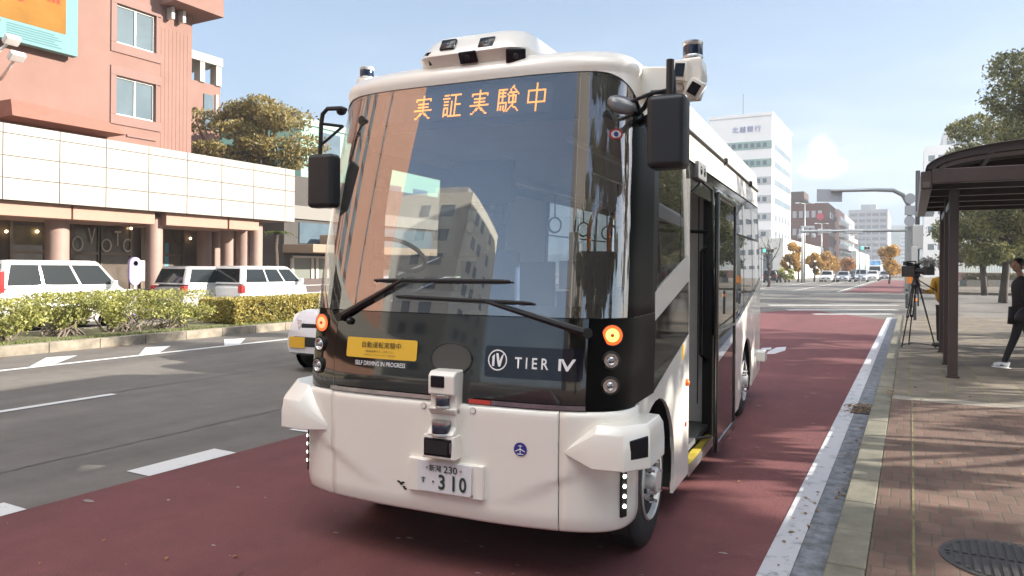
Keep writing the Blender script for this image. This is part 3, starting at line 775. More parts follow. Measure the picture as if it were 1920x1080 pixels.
# orange side marker, yellow tag and a red reflector on the front flank
q = bs(1288, 716, 1.04)
b = MB(); b.ball((1.045, q.y - .03, q.z), .026, 2, (.9, 1, 1.05)); b.build('side_marker', mat('marker_orange', (.80, .16, .02), .25, coat=.4), bus, smooth=True)
q = bs(1281, 660, 1.04)
b = MB(); b.box(1.0405, 1.0425, q.y - .045, q.y + .02, q.z - .05, q.z + .05); b.build('side_tag', YEL, bus)
q = bs(1285, 795, 1.04)
b = MB(); b.box(1.0405, 1.045, q.y - .02, q.y + .02, q.z - .015, q.z + .015); b.build('side_reflector', mat('red_lens', (.45, .02, .02), .25), bus)

# ---------------- wheels
RIM = mat('rim_white', (.62, .61, .58), .35, metal=.35, var=.12, vscale=25)
def wheel(x, y, sg, dual=False):
    b = MB(); r = .40; t = .20
    pr = [(.225, -t), (.30, -t + .005), (.37, -t + .015), (.395, -t + .035), (r, -t + .06), (r, -.06), (.395, -.035), (.37, -.012), (.30, 0), (.235, -.004), (.225, -.02)]
    b.lathe([(a, sg * h) for a, h in pr], (x, y, r), 'X', 40)
    # tread grooves
    tyre = b.build('wheel', RUB, bus, smooth=35)
    b = MB(); b.lathe([(a, sg * h) for a, h in [(.228, -.03), (.236, .002), (.228, .012), (.215, .006), (.205, -.03), (.165, -.05), (.15, -.035), (.12, -.02), (.085, -.015), (.082, .03), (.07, .045), (0, .045)]], (x, y, r), 'X', 40)
    rim = b.build('rim', RIM, tyre, smooth=40)
    for k in range(6):
        a = 2 * PI * k / 6 + .3
        cy, cz = y + .118 * math.cos(a), r + .118 * math.sin(a)
        b = MB(); b.cyl((x - sg * .02, cy, cz), (x + sg * .022, cy, cz), .017, n=6); b.cyl((x + sg * .022, cy, cz), (x + sg * .042, cy, cz), .010, n=8); b.build('wheel_nut', CHR, rim)
    for k in range(8):
        a = 2 * PI * k / 8
        b = MB(); cy, cz = y + .185 * math.cos(a), r + .185 * math.sin(a)
        b.cyl((x - sg * .046, cy, cz), (x - sg * .037, cy, cz), .018, n=12); b.build('rim_hole', GAP, rim)
    return tyre
for sg in (-1, 1):
    wheel(sg * (HW - .035), 1.08, sg); wheel(sg * (HW - .035), 5.50, sg)
    for cy in (1.08, 5.50):
        b = MB(); pts = arch(cy, .52, 200, -20, 20)
        b.loft([[(sg * (HW - .03), y, max(.15, z)) for y, z in pts], [(sg * (HW - .42), y, max(.15, z)) for y, z in pts]], close=False, caps=False)
        b.build('wheel_well', GAP, bus)
        b = MB(); b.face([(sg * (HW - .42), y, max(.15, z)) for y, z in pts]); b.build('wheel_well', GAP, bus)
b = MB(); b.box(-.62, .62, .7, 6.8, .21, .30); b.build('chassis', GAP, bus)

# ---------------- interior
b = MB(); b.box(-.99, .99, 1.7, 6.85, .30, .34); b.box(-.99, .54, .55, 1.7, .70, .74); b.build('cabin_floor', mat('cabin_floor', (.09, .09, .095), .7, var=.2, vscale=20), bus)
b = MB(); b.loft([[(-.93, .62, 1.30), (.93, .62, 1.30), (.93, 1.0, 1.22), (-.93, 1.0, 1.22)], [(-.93, .52, 1.44), (.93, .52, 1.44), (.93, 1.02, 1.40), (-.93, 1.02, 1.40)]]); b.build('dashboard', mat('dash', (.022, .022, .024), .6, bump=.1, bscale=120), bus, bev=.03)
b = MB(); b.box(-.75, -.15, .85, 1.05, 1.40, 1.53); b.build('instrument_hood', INTD, bus, bev=.03)
sw = bl(748, 442, 1.15)
b = MB()
cw = Vector((sw.x, 1.15, 1.78)); tl = Matrix.Rotation(R(-35), 4, 'X')
b.tube([cw + tl @ Vector((.20 * math.cos(2 * PI * k / 28), .20 * math.sin(2 * PI * k / 28), 0)) for k in range(29)], .016, 8)
b.tube([cw + tl @ Vector((-.19, 0, 0)), cw + tl @ Vector((0, 0, -.03)), cw + tl @ Vector((.19, 0, 0))], .013, 6)
b.tube([cw + tl @ Vector((0, 0, -.03)), cw + Vector((0, -.18, -.4))], .03, 8)
b.build('steering_wheel', mat('wheel_grey', (.10, .10, .10), .5), bus, smooth=True)
def seat(x, y, z, name='seat', parent=bus):
    b = MB(); b.box(x - .22, x + .22, y - .22, y + .22, z + .34, z + .46); s_ = b.build(name, SEAT, parent, bev=.04)
    b = MB(); b.loft([[(x - .22, y + .18, z + .44), (x + .22, y + .18, z + .44), (x + .22, y + .28, z + .44), (x - .22, y + .28, z + .44)], [(x - .19, y + .28, z + 1.1), (x + .19, y + .28, z + 1.1), (x + .19, y + .35, z + 1.1), (x - .19, y + .35, z + 1.1)]]); b.build('seat_back', SEAT, s_, bev=.03)
    b = MB(); b.box(x - .18, x + .18, y - .15, y + .18, z, z + .34); b.build('seat_base', INTD, s_)
seat(-.52, 1.75, .74, 'driver_seat')
for y in (3.9, 4.7, 5.5, 6.2):
    for x in (-.72, .72): seat(x, y, .34)
seat(-.72, 3.1, .34)
b = MB(); b.box(-.98, -.10, 2.25, 2.29, .34, 1.75); b.build('driver_partition', INTD, bus, bev=.01)
b = MB(); b.box(.30, .985, YD1 + .02, YD1 + .05, .34, 2.42); b.build('door_partition', mat('partition', (.80, .79, .77), .5, var=.06, vscale=4), bus, bev=.006)
b = MB(); b.box(.885, .893, YD1 + .012, YD1 + .019, .5, 2.35); b.build('partition_seam', INTD, bus)
for u, v, y in ((1104, 450, 2.35), (1141, 450, 2.6)):
    q = bl(u, v, y); b = MB(); b.tube([(q.x, y, .4), (q.x, y, 2.02), (q.x + .03, y, 2.12), (q.x + .12, y - .06, 2.2)], .017, 8); b.build('orange_pole', ORG, bus, smooth=True)
b = MB(); q = bl(1195, 300, .95); b.tube([(.86, 1.25, 1.5), (.86, 1.25, 2.5)], .014, 8); b.build('orange_pole', mat('yellow_rail', (.55, .30, .03), .4), bus, smooth=True)
for x in (-.35, .42):
    b = MB(); b.tube([(x, 1.6, 2.38), (x, 6.6, 2.38)], .014, 8); b.build('ceiling_rail', ALU, bus, smooth=True)
for x, y in ((.42, 2.3), (.42, 2.9), (.42, 3.6), (-.35, 2.9), (-.35, 3.7), (-.35, 4.5)):
    b = MB(); b.tube([(x, y, 2.38), (x, y, 2.16)], .007, 5)
    b.tube([(x + .06 * math.sin(2 * PI * k / 16), y, 2.09 + .07 * math.cos(2 * PI * k / 16)) for k in range(17)], .009, 6); b.build('hand_strap', INTD, bus, smooth=True)
a0, a1 = bl(1060, 292, 1.35), bl(1192, 350, 3.6)
b = MB(); b.box(.34, .39, 1.3, 5.5, 2.56, 2.595); b.build('ceiling_strip', mat('strip_white', (.85, .85, .85), .4), bus)
q = bl(908, 305, 1.2)
b = MB(); b.box(q.x - .24, q.x + .24, 1.15, 1.22, 2.14, 2.44); b.build('passenger_display', mat('display_dark', (.05, .055, .065), .35), bus, bev=.02)
b = MB(); b.face([(.17, .66, 1.455), (.52, .66, 1.455), (.47, .94, 1.452), (.22, .94, 1.452)]); b.build('paper_sheet', mat('paper', (.75, .78, .8), .8), bus, solid=.002)
b = MB(); b.box(.60, .82, .80, .95, 1.42, 1.80); b.build('fare_box', INTD, bus, bev=.02)
b = MB(); b.box(.30, .36, 1.5, 1.56, .74, 1.95); b.box(.24, .42, 1.46, 1.5, 1.55, 1.75); b.build('ticket_reader', INT, bus, bev=.01)
# small stickers on the glass
def gdisc(u, v, r, m, name, off=.008, parent=bus):
    q = bl(u, v, .62 if u > 1150 else .5); c = FX(q.x, q.z, 0)
    return disc2(c.x, c.z, r, m, name, off, parent, None, 20)
q = bl(1193, 262, .80)
def star(cx, cz, r, m, name, off):
    b = MB(); b.face([FX(cx + (r if k % 2 else r * .82) * math.cos(2 * PI * k / 32), cz + (r if k % 2 else r * .82) * math.sin(2 * PI * k / 32), off) for k in range(32)]); return b.build(name, m, bus)
star(.925, 2.435, .034, mat('sticker_red', (.55, .05, .05), .4), 'inspection_sticker', .006)
disc2(.925, 2.435, .022, WINK, 'inspection_sticker', .008, bus, None, 18)
disc2(.925, 2.435, .010, mat('sticker_blue', (.06, .08, .3), .4), 'inspection_sticker', .010, bus, .014, 14)
# ---------------- wipers
def wiper(base, elbow, tip0, tip1):
    P = [FX(p[0] + .03, p[1], o) for p, o in ((base, .02), (elbow, .045))]
    b = MB(); a, c = P; d = (c - a)
    b.tube([a, a + d * .35, a + d * .8, c], .017, 8, [1.3, 1.15, .8, .6])
    b.cyl(FX(base[0] + .03, base[1], .0), FX(base[0] + .03, base[1], .04), .026)
    wp = b.build('wiper_arm', mat('wiper_black', (.012, .012, .012), .35), bus, smooth=40)
    n = 14; b = MB()
    b.tube([FX(tip0[0] + .03 + (tip1[0] - tip0[0]) * k / n, tip0[1] + (tip1[1] - tip0[1]) * k / n, .028) for k in range(n + 1)], .011, 6, [.5] + [1] * (n - 1) + [.5])
    b.grid([[FX(tip0[0] + .03 + (tip1[0] - tip0[0]) * k / n, tip0[1] + (tip1[1] - tip0[1]) * k / n - .006 * i, o) for k in range(n + 1)] for i, o in ((0, .028), (2, .008))])
    b.build('wiper_blade', RUB, wp, smooth=40)
    return wp
wiper((-.717, 1.394), (-.264, 1.626), (-.48, 1.617), (.402, 1.624))
wiper((.826, 1.36), (.267, 1.515), (-.314, 1.526), (.539, 1.509))
b = MB(); b.ball(FX(-.62, 1.37, .01), .022, 2); b.build('washer_nozzle', BLKM, bus, smooth=True)
# ---------------- mirrors
MBK = mat('mirror_shell', (.013, .014, .016), .42)
c0 = bl(1218, 184, .45); c1 = bl(1290, 316, .45)
b = MB(); b.box(c0.x, c1.x, .37, .52, c1.z, c0.z); mr = b.build('side_mirror', MBK, bus, bev=.035, seg=4)
b = MB(); b.box(c0.x + .02, c1.x - .02, .522, .526, c1.z + .025, c0.z - .025); b.build('mirror_glass', CHR, mr)
pc = bl(1256, 184, .47)
b = MB(); b.tube([(pc.x, .47, pc.z - .06), (pc.x, .47, bl(1255, 112, .47).z)], .021, 8)
b.tube([(pc.x + .03, .47, pc.z - .02), (pc.x + .012, .50, pc.z + .15)], .010, 6)
b.tube([(pc.x, .47, pc.z + .035), (pc.x - .10, .50, pc.z + .045), (pc.x - .17, .60, pc.z - .01), (.955, .80, pc.z - .02)], .014, 7)
dc = bl(1165, 196, .45)
b.tube([(pc.x, .47, pc.z + .045), (pc.x - .10, .46, pc.z + .03), (dc.x + .01, .455, dc.z)], .010, 6)
b.tube([(pc.x - .05, .50, pc.z - .02), (pc.x - .10, .58, pc.z - .05), (.97, .80, pc.z - .06)], .022, 7)
b.build('mirror_arm', MBK, mr, smooth=40)
b = MB(); q = Matrix.Translation((dc.x, .455, dc.z)) @ Matrix.Rotation(R(25), 4, 'Y') @ Matrix.Rotation(R(-20), 4, 'X')
b.ball((0, 0, 0), 1, 3, (.085, .028, .052)); bmesh.ops.transform(b.bm, matrix=q, verts=b.bm.verts)
b.build('round_mirror', mat('mirror_grey', (.14, .145, .15), .22, metal=.3), mr, smooth=True)
c0 = bl(582, 291, .36); c1 = bl(628, 389, .36)
b = MB(); b.box(c0.x, c1.x, .32, .43, c1.z, c0.z); ml = b.build('side_mirror', MBK, bus, bev=.03, seg=4)
b = MB(); b.box(c0.x + .02, c1.x - .02, .432, .436, c1.z + .02, c0.z - .02); b.build('mirror_glass', CHR, ml)
def lp(u, v, y=.40): 
    q = bl(u, v, y); return (q.x, y, q.z)
b = MB(); b.tube([lp(600, 298), lp(602, 235), lp(605, 214), lp(614, 204), lp(640, 203), lp(648, 206, .46)], .014, 8); b.tube([lp(603, 232), lp(643, 237, .43)], .010, 6); b.tube([lp(602, 272), lp(644, 236, .45)], .009, 6)
b.ball(lp(640, 208, .45), .03, 2, (1.2, 1, 1)); b.build('mirror_arm', MBK, ml, smooth=40)

# ---------------- roof sensor dome
def rr(hx, y0, y1, z, r=.10, rb=.25):
    P = []
    cx = .03
    for px, py, a0, q in ((cx + hx - r, y0 + r, 270, r), (cx + hx - rb, y1 - rb, 0, rb), (cx - hx + rb, y1 - rb, 90, rb), (cx - hx + r, y0 + r, 180, r)):
        for k in range(6): P.append(Vector((px + q * math.cos(R(a0 + 18 * k)), py + q * math.sin(R(a0 + 18 * k)), z)))
    return P
b = MB(); b.loft([rr(.335, .53, 1.35, 2.80, .03), rr(.335, .53, 1.35, 2.892, .03), rr(.345, .522, 1.45, 2.895, .09), rr(.365, .50, 1.5, 2.918, .12), rr(.375, .462, 1.55, 2.972, .13), rr(.372, .467, 1.53, 2.984, .13), rr(.345, .525, 1.45, 3.07, .14), rr(.325, .565, 1.38, 3.105, .14), rr(.27, .65, 1.25, 3.128, .14), rr(.18, .76, 1.1, 3.135, .12, .15)])
dome = b.build('sensor_dome', WHT, bus, smooth=48)
def dwin(u, v, y, w_, h_, tilt, yaw=0.):
    q = bl(u, v, y); b = MB(); b.box(-w_ / 2, w_ / 2, -.004, .03, -h_ / 2, h_ / 2, bev=.005)
    bmesh.ops.transform(b.bm, matrix=Matrix.Translation((q.x, y, q.z)) @ Matrix.Rotation(yaw, 4, 'Z') @ Matrix.Rotation(tilt, 4, 'X'), verts=b.bm.verts)
    fr = b.build('camera_window', DGL, dome, smooth=30)
    b = MB(); b.lathe([(0, -.003), (.013, -.002), (.017, 0), (.018, .01)], (0, 0, 0), 'Y', 16)
    bmesh.ops.transform(b.bm, matrix=Matrix.Translation((q.x, y, q.z)) @ Matrix.Rotation(yaw, 4, 'Z') @ Matrix.Rotation(tilt, 4, 'X') @ Matrix.Translation((0, -.004, 0)), verts=b.bm.verts)
    b.build('camera_lens', mat('lens_dark', (.02, .02, .03), .1), fr, smooth=True)
dwin(840, 83, .493, .10, .078, R(-29)); dwin(912, 79, .493, .10, .078, R(-29))
dwin(877, 108, .472, .115, .070, R(30)); dwin(967, 105, .482, .115, .078, R(22), R(20)); dwin(801, 114, .506, .085, .078, R(20), R(-45))
dwin(883, 135, .527, .085, .056, 0)
for u, v in ((804, 139), (856, 136), (911, 133), (967, 131)):
    q = bl(u, v, .528); b = MB(); b.ball((q.x, .528, q.z), .007, 1); b.build('dome_bolt', ALU, dome)
# roof lidars at both corners, with the camera tower on the kerb side
q = bl(688, 136, .80)
lidar('lidar', (q.x, .80, bl(688, 150, .80).z), .048, .085, bus, mat('lidar_white', (.6, .62, .62), .3, metal=.4))
b = MB(); b.lathe([(.08, -.10), (.065, 0), (0, 0)], (q.x, .80, bl(688, 150, .80).z), 'Z', 20); b.build('lidar_base', WHT, bus, smooth=40)
q = bl(1299, 112, .80)
tz = q.z
tower = MB(); tower.loft([[(q.x - .02, .76, tz - .22), (q.x + .035, .76, tz - .22), (q.x + .035, .88, tz - .22), (q.x - .05, .88, tz - .22)], [(q.x - .055, .735, tz - .10), (q.x + .065, .735, tz - .10), (q.x + .065, .90, tz - .10), (q.x - .055, .90, tz - .10)], [(q.x - .055, .735, tz - .012), (q.x + .06, .735, tz - .012), (q.x + .06, .90, tz - .012), (q.x - .055, .90, tz - .012)], [(q.x - .045, .745, tz), (q.x + .05, .745, tz), (q.x + .05, .88, tz), (q.x - .045, .88, tz)]])
tw = tower.build('sensor_tower', WHT, bus, bev=.012, seg=3)
b = MB(); b.loft([[(q.x - .05, .80, tz - .17), (q.x - .05, .92, tz - .17), (q.x - .05, .92, tz - .03), (q.x - .05, .80, tz - .03)], [(.93, .80, 2.70), (.93, 1.05, 2.70), (.90, 1.05, 2.90), (.90, .80, 2.88)]]); b.build('tower_arm', WHT, tw, bev=.012)
def boxcam(u, v, y, w_, h_, d_, rx, ry, rz_):
    p = bl(u, v, y); M_ = Matrix.Translation((p.x, y, p.z)) @ Matrix.Rotation(rz_, 4, 'Z') @ Matrix.Rotation(ry, 4, 'Y') @ Matrix.Rotation(rx, 4, 'X')
    b = MB(); b.box(-w_ / 2, w_ / 2, 0, d_, -h_ / 2, h_ / 2, bev=.01); bmesh.ops.transform(b.bm, matrix=M_, verts=b.bm.verts); o = b.build('tower_camera', WHT, tw, smooth=30)
    b = MB(); b.box(-w_ * .32, w_ * .32, -.004, .01, -h_ * .32, h_ * .32); bmesh.ops.transform(b.bm, matrix=M_, verts=b.bm.verts); b.build('camera_window', DGL, o)
boxcam(1274, 131, .71, .085, .115, .16, 0, R(8), R(-4))
boxcam(1301, 166, .70, .085, .10, .12, R(15), R(32), R(12))
lidar('lidar', (q.x, .80, tz), .055, .10, bus)
# ================================================================== GROUND, ROAD, PAVEMENTS
def roadmat(name, col, var, col2=None, grain=.5, wear=(.5, .07, 1)):
    m = mat(name, col, .85, var=var, vscale=1.1, col2=col2, bump=grain, bscale=110, stretch=wear)
    t = m.node_tree; p = t.nodes['Principled BSDF']
    src = p.inputs['Base Color'].links[0].from_socket
    g = t.nodes.new('ShaderNodeNewGeometry')
    n = t.nodes.new('ShaderNodeTexNoise'); n.inputs['Scale'].default_value = 170; n.inputs['Detail'].default_value = 3; t.links.new(g.outputs['Position'], n.inputs['Vector'])
    n3 = t.nodes.new('ShaderNodeTexNoise'); n3.inputs['Scale'].default_value = 2.3; n3.inputs['Detail'].default_value = 7; n3.inputs['Roughness'].default_value = .7; t.links.new(g.outputs['Position'], n3.inputs['Vector'])
    ad = t.nodes.new('ShaderNodeMath'); ad.operation = 'ADD'; t.links.new(n.outputs['Fac'], ad.inputs[0]); t.links.new(n3.outputs['Fac'], ad.inputs[1])
    r = t.nodes.new('ShaderNodeMapRange'); r.inputs[1].default_value = .6; r.inputs[2].default_value = 1.4; r.inputs[3].default_value = .70; r.inputs[4].default_value = 1.30
    t.links.new(ad.outputs[0], r.inputs[0])
    mx = t.nodes.new('ShaderNodeVectorMath'); mx.operation = 'SCALE'; t.links.new(src, mx.inputs[0]); t.links.new(r.outputs[0], mx.inputs['Scale'])
    t.links.new(mx.outputs[0], p.inputs['Base Color'])
    return m
ASPH = roadmat('asphalt', (.140, .128, .112), .30)
REDM = roadmat('red_asphalt', (.140, .045, .045), .24, grain=.7)
def paintmat(name, col, wear=.45):
    m = mat(name, col, .7)
    t = m.node_tree; p = t.nodes['Principled BSDF']
    g = t.nodes.new('ShaderNodeNewGeometry')
    n = t.nodes.new('ShaderNodeTexNoise'); n.inputs['Scale'].default_value = 7; n.inputs['Detail'].default_value = 9; n.inputs['Roughness'].default_value = .75
    t.links.new(g.outputs['Position'], n.inputs['Vector'])
    r = t.nodes.new('ShaderNodeValToRGB'); r.color_ramp.elements[0].position = wear - .12; r.color_ramp.elements[1].position = wear
    r.color_ramp.elements[0].color = (*[c * .38 for c in col], 1); r.color_ramp.elements[1].color = (*col, 1)
    t.links.new(n.outputs['Fac'], r.inputs[0]); t.links.new(r.outputs[0], p.inputs['Base Color']); return m
PAINT = paintmat('road_paint', (.62, .62, .60), .40)
PAINTW = paintmat('worn_paint', (.48, .48, .50), .47)
CONC = mat('concrete', (.27, .26, .235), .85, var=.22, vscale=5, bump=.3, bscale=60)
GUTM = mat('gutter_concrete', (.16, .17, .19), .85, var=.55, vscale=9, bump=.35, bscale=50)
def sheet(name, x0, x1, y0, y1, z, m, kind='structure', nx=1, ny=1):
    b = MB(); b.face([(x0, y0, z), (x1, y0, z), (x1, y1, z), (x0, y1, z)]); return struct(b.build(name, m, recalc=False), kind)
def polysheet(name, pts, z, m):
    b = MB(); f = b.face([(x, y, z) for x, y in pts])
    if f.normal.z < 0: f.normal_flip()
    f.normal_update()
    if f.normal.z < 0: bmesh.ops.reverse_faces(b.bm, faces=b.bm.faces)
    return struct(b.build(name, m, recalc=False))
sheet('ground', -3000, 3000, -3000, 3000, -.03, mat('far_ground', (.16, .155, .14), .95, var=.25, vscale=.05))
b = MB()
for x0, x1, y0, y1 in ((-14.4, -.38, -80, 29.5), (-120, 120, 29.5, 60), (-16, -.3, 60, 500), (-26.5, -17.2, -80, 29.5), (-30, -17.2, 60, 500)):
    b.face([(x0, y0, 0), (x1, y0, 0), (x1, y1, 0), (x0, y1, 0)])
struct(b.build('road', ASPH, recalc=False))
polysheet('red_bus_lane', [(-5.36, -40), (-.66, -40), (-.66, 28), (-2.6, 31.2), (-4.1, 33.2), (-5.05, 30.4), (-5.33, 26)], .004, REDM)
polysheet('red_bus_lane', [(-4.5, 61), (-.55, 61), (-.55, 140), (-3.9, 140)], .004, REDM)
sheet('gutter', -.575, -.38, -40, 29.5, .004, GUTM)
sheet('edge_line', -.74, -.578, -40, 29.4, .008, PAINTW)
# markings
b = MB()
def mark(x0, x1, y0, y1): b.face([(x0, y0, .008), (x1, y0, .008), (x1, y1, .008), (x0, y1, .008)])
y = 3.74 - .89 * 2 * 12
while y < 29: mark(-5.62, -5.33, y, y + .86); y += 1.78
struct(b.build('dotted_lane_line', PAINT, recalc=False)); b = MB()
for k in range(-4, 3): mark(-9.17, -9.04, 5.88 - 6 - 12 * k, 5.88 - 12 * k)
struct(b.build('lane_line', PAINT, recalc=False)); b = MB()
mark(-12.64, -12.48, -80, 29)
_t = [gnd(262, 666), gnd(300, 662), gnd(321, 649), gnd(273, 652)]
T1 = _t[1].y - _t[0].y; T2 = (_t[2].x, _t[2].y - _t[0].y); T3 = (_t[3].x, _t[3].y - _t[0].y)
for k in range(-12, 10):
    y0 = 6.71 + 1.94 * k
    b.face([(-12.65, y0, .008), (-12.65, y0 + T1, .008), (T2[0], y0 + T2[1], .008), (T3[0], y0 + T3[1], .008)])
struct(b.build('median_marking', PAINT, recalc=False)); b = MB()
for r0 in ((1445, 1690, 573), (1480, 1688, 582), (1530, 1680, 590)):
    a, c = gnd(r0[0], r0[2]), gnd(r0[1], r0[2]); n = Vector((-.479, .878, 0)) * .5
    b.face([(a.x, a.y, .008), (c.x, c.y, .008), (c.x + n.x, c.y + n.y, .008), (a.x + n.x, a.y + n.y, .008)])
for x in (-5.0, -8.3, -11.6): mark(x, x + .15, 61, 140)
mark(-14, -5.5, 61.5, 61.95)
struct(b.build('crossing_marking', PAINT, recalc=False)); b = MB()
# straight-ahead arrow / white symbol further down the red lane
for P in ([(1428, 653), (1446, 652), (1446, 656), (1428, 657)], [(1440, 660), (1456, 652), (1474, 651), (1472, 658), (1452, 664), (1438, 664)]): b.face([(q.x, q.y, .008) for q in [gnd(*p_) for p_ in P]])
struct(b.build('arrow_marking', PAINTW, recalc=False))

def brickmat(name, c1, c2, mort, bw, bh, swap=True, msize=.012, var=.35):
    m = bpy.data.materials.new(name); m.use_nodes = True; t = m.node_tree; p = t.nodes['Principled BSDF']; p.inputs['Roughness'].default_value = .85
    g = t.nodes.new('ShaderNodeNewGeometry'); mp_ = t.nodes.new('ShaderNodeMapping')
    if swap: mp_.inputs['Rotation'].default_value = (0, 0, R(90))
    t.links.new(g.outputs['Position'], mp_.inputs[0])
    br = t.nodes.new('ShaderNodeTexBrick'); br.inputs['Scale'].default_value = 1; br.inputs['Brick Width'].default_value = bw; br.inputs['Row Height'].default_value = bh
    br.inputs['Mortar Size'].default_value = msize; br.inputs['Color1'].default_value = (*c1, 1); br.inputs['Color2'].default_value = (*c2, 1); br.inputs['Mortar'].default_value = (*mort, 1); br.inputs['Mortar Smooth'].default_value = .3
    t.links.new(mp_.outputs[0], br.inputs['Vector'])
    n = t.nodes.new('ShaderNodeTexNoise'); n.inputs['Scale'].default_value = 3; n.inputs['Detail'].default_value = 7; t.links.new(g.outputs['Position'], n.inputs['Vector'])
    r = t.nodes.new('ShaderNodeMapRange'); r.inputs[1].default_value = .3; r.inputs[2].default_value = .7; r.inputs[3].default_value = 1 - var; r.inputs[4].default_value = 1 + var; t.links.new(n.outputs['Fac'], r.inputs[0])
    sc_ = t.nodes.new('ShaderNodeVectorMath'); sc_.operation = 'SCALE'; t.links.new(br.outputs['Color'], sc_.inputs[0]); t.links.new(r.outputs[0], sc_.inputs['Scale'])
    t.links.new(sc_.outputs[0], p.inputs['Base Color'])
    bn = t.nodes.new('ShaderNodeBump'); bn.inputs['Strength'].default_value = .6; bn.inputs['Distance'].default_value = .006; bn.invert = True
    n4 = t.nodes.new('ShaderNodeTexNoise'); n4.inputs['Scale'].default_value = 80; t.links.new(g.outputs['Position'], n4.inputs['Vector'])
    ad = t.nodes.new('ShaderNodeMath'); ad.operation = 'MULTIPLY_ADD'; t.links.new(n4.outputs['Fac'], ad.inputs[0]); ad.inputs[1].default_value = .4; t.links.new(br.outputs['Fac'], ad.inputs[2])
    t.links.new(ad.outputs[0], bn.inputs['Height']); t.links.new(bn.outputs[0], p.inputs['Normal'])
    return m
BRK = brickmat('brick_paving', (.098, .055, .040), (.138, .083, .060), (.080, .068, .046), .115, .225, False, .006)
SLB = brickmat('slab_paving', (.118, .096, .074), (.155, .128, .096), (.145, .13, .06), .42, .42, True, .012)
SW = .15
def slab(name, x0, x1, y0, y1, m, z1=SW):
    b = MB(); b.box(x0, x1, y0, y1, -.02, z1); return struct(b.build(name, m))
slab('pavement', -.19, 60, -60, 9.95, BRK)
slab('pavement', -.19, 60, 10.25, 29, SLB)
slab('pavement_band', -.19, 60, 9.95, 10.25, mat('light_band', (.22, .195, .155), .85, var=.25, vscale=6))
slab('pavement', -.2, 60, 62, 400, SLB)
# kerb: real stones with joints
def kerb(name, x0, x1, y0, y1, m, h_=SW, n=None, L=.6):
    b = MB(); y = y0
    while y < y1 - .01:
        ye = min(y + L, y1)
        dz = random.uniform(-.003, .003)
        b.box(x0, x1, y + .005, ye - .005, -.02, h_ + dz + .002); y = ye
    return struct(b.build(name, m, bev=.012))
KRB = mat('kerb_stone', (.165, .153, .115), .85, var=.3, vscale=4, bump=.35, bscale=70)
kerb('kerb', -.385, -.193, -6, 9.3, KRB)
kerb('kerb', -.385, -.193, 9.3, 29, KRB, .12)
b = MB()
# left median: kerb, soil bed, far carriageway kerb
kerb('median_kerb', -14.62, -14.40, -20, 28, mat('median_kerb', (.25, .215, .165), .9, var=.4, vscale=3, bump=.3, bscale=50), .19, L=1.0)
slab('median_bed', -17.0, -14.62, -20, 28, mat('soil_moss', (.15, .15, .07), .95, var=.45, vscale=7, bump=.6, bscale=40), .17)
kerb('median_kerb', -17.2, -17.0, -20, 28, MAT['median_kerb'], .19, L=1.0)
slab('left_pavement', -80, -21.2, -80, 29, mat('left_paving', (.30, .27, .24), .85, var=.15, vscale=3), .15)
slab('left_pavement', -90, -20, 62, 400, MAT['left_paving'], .15)

# manhole and iron grate
mh = gnd(1897, 1056, SW)
IRON = mat('cast_iron', (.075, .066, .06), .55, metal=.6, var=.3, vscale=20)
t = thing('manhole_cover', 'round cast iron manhole cover with raised bars set in the brick pavement', 'manhole cover', (mh.x, mh.y, SW))
b = MB(); b.lathe([(.335, -.01), (.335, .006), (.305, .008), (.30, .003), (0, .003)], (0, 0, 0), 'Z', 40); b.build('rim', IRON, t, smooth=40)
b = MB()
for k in range(-7, 8):
    x = k * .042; L = math.sqrt(max(0, .295 ** 2 - x * x))
    for a, c in ((-L, -.02), (.02, L)): b.box(x - .013, x + .013, a, c, .002, .011)
b.build('bars', IRON, t, bev=.003)
gq = gnd(1622, 755)
t = thing('drain_grate', 'iron drain grate in the gutter half buried under fallen leaves', 'drain grate', (-.50, 9.75, .012))
b = MB()
for k in range(9): b.box(-.10, .10, -.24 + k * .058, -.215 + k * .058, -.006, .004)
b.box(-.115, -.10, -.26, .29, -.006, .005); b.box(.10, .115, -.26, .29, -.006, .005)
b.build('grate_bars', IRON, t)
# loose leaf litter
LIT = mat('dry_leaf', (.28, .15, .055), .8)
def litter(name, spots, m, kind='stuff'):
    b = MB()
    for cx, cy, rx, ry, n, z in spots:
        for _ in range(n):
            a = random.uniform(0, 2 * PI); q = math.sqrt(random.random())
            x = cx + rx * q * math.cos(a); yy = cy + ry * q * math.sin(a); s = random.uniform(.012, .03); r_ = random.uniform(0, PI)
            c_, s_ = math.cos(r_) * s, math.sin(r_) * s; dz = random.uniform(.003, .012)
            b.face([(x + c_, yy + s_, z + .003), (x - s_ * .5, yy + c_ * .5, z + dz), (x - c_, yy - s_, z + .003), (x + s_ * .5, yy - c_ * .5, z + dz)])
    return struct(b.build(name, m), kind)
litter('leaf_litter', [(-.52, 9.95, .20, .30, 150, .012), (-.62, 9.6, .16, .1, 40, .012), (-.45, 7.3, .06, 1.6, 30, .01), (-.62, 5.0, .07, 1.2, 16, .01), (1.5, 7, 1.6, 3, 16, SW), (-.2, 10.6, .06, .5, 24, SW), (-3, 4, 2.2, 2.5, 12, .008), (-1.5, 12, .9, 7, 26, .008), (.4, 11, .6, 2, 26, SW)], LIT)
litter('leaf_litter', [(-14.2, 9.5, .22, .8, 90, .005), (-14.2, 14, .2, .7, 60, .005), (-14.25, 7, .12, 2, 40, .005)], mat('dry_leaf_red', (.36, .17, .07), .8))

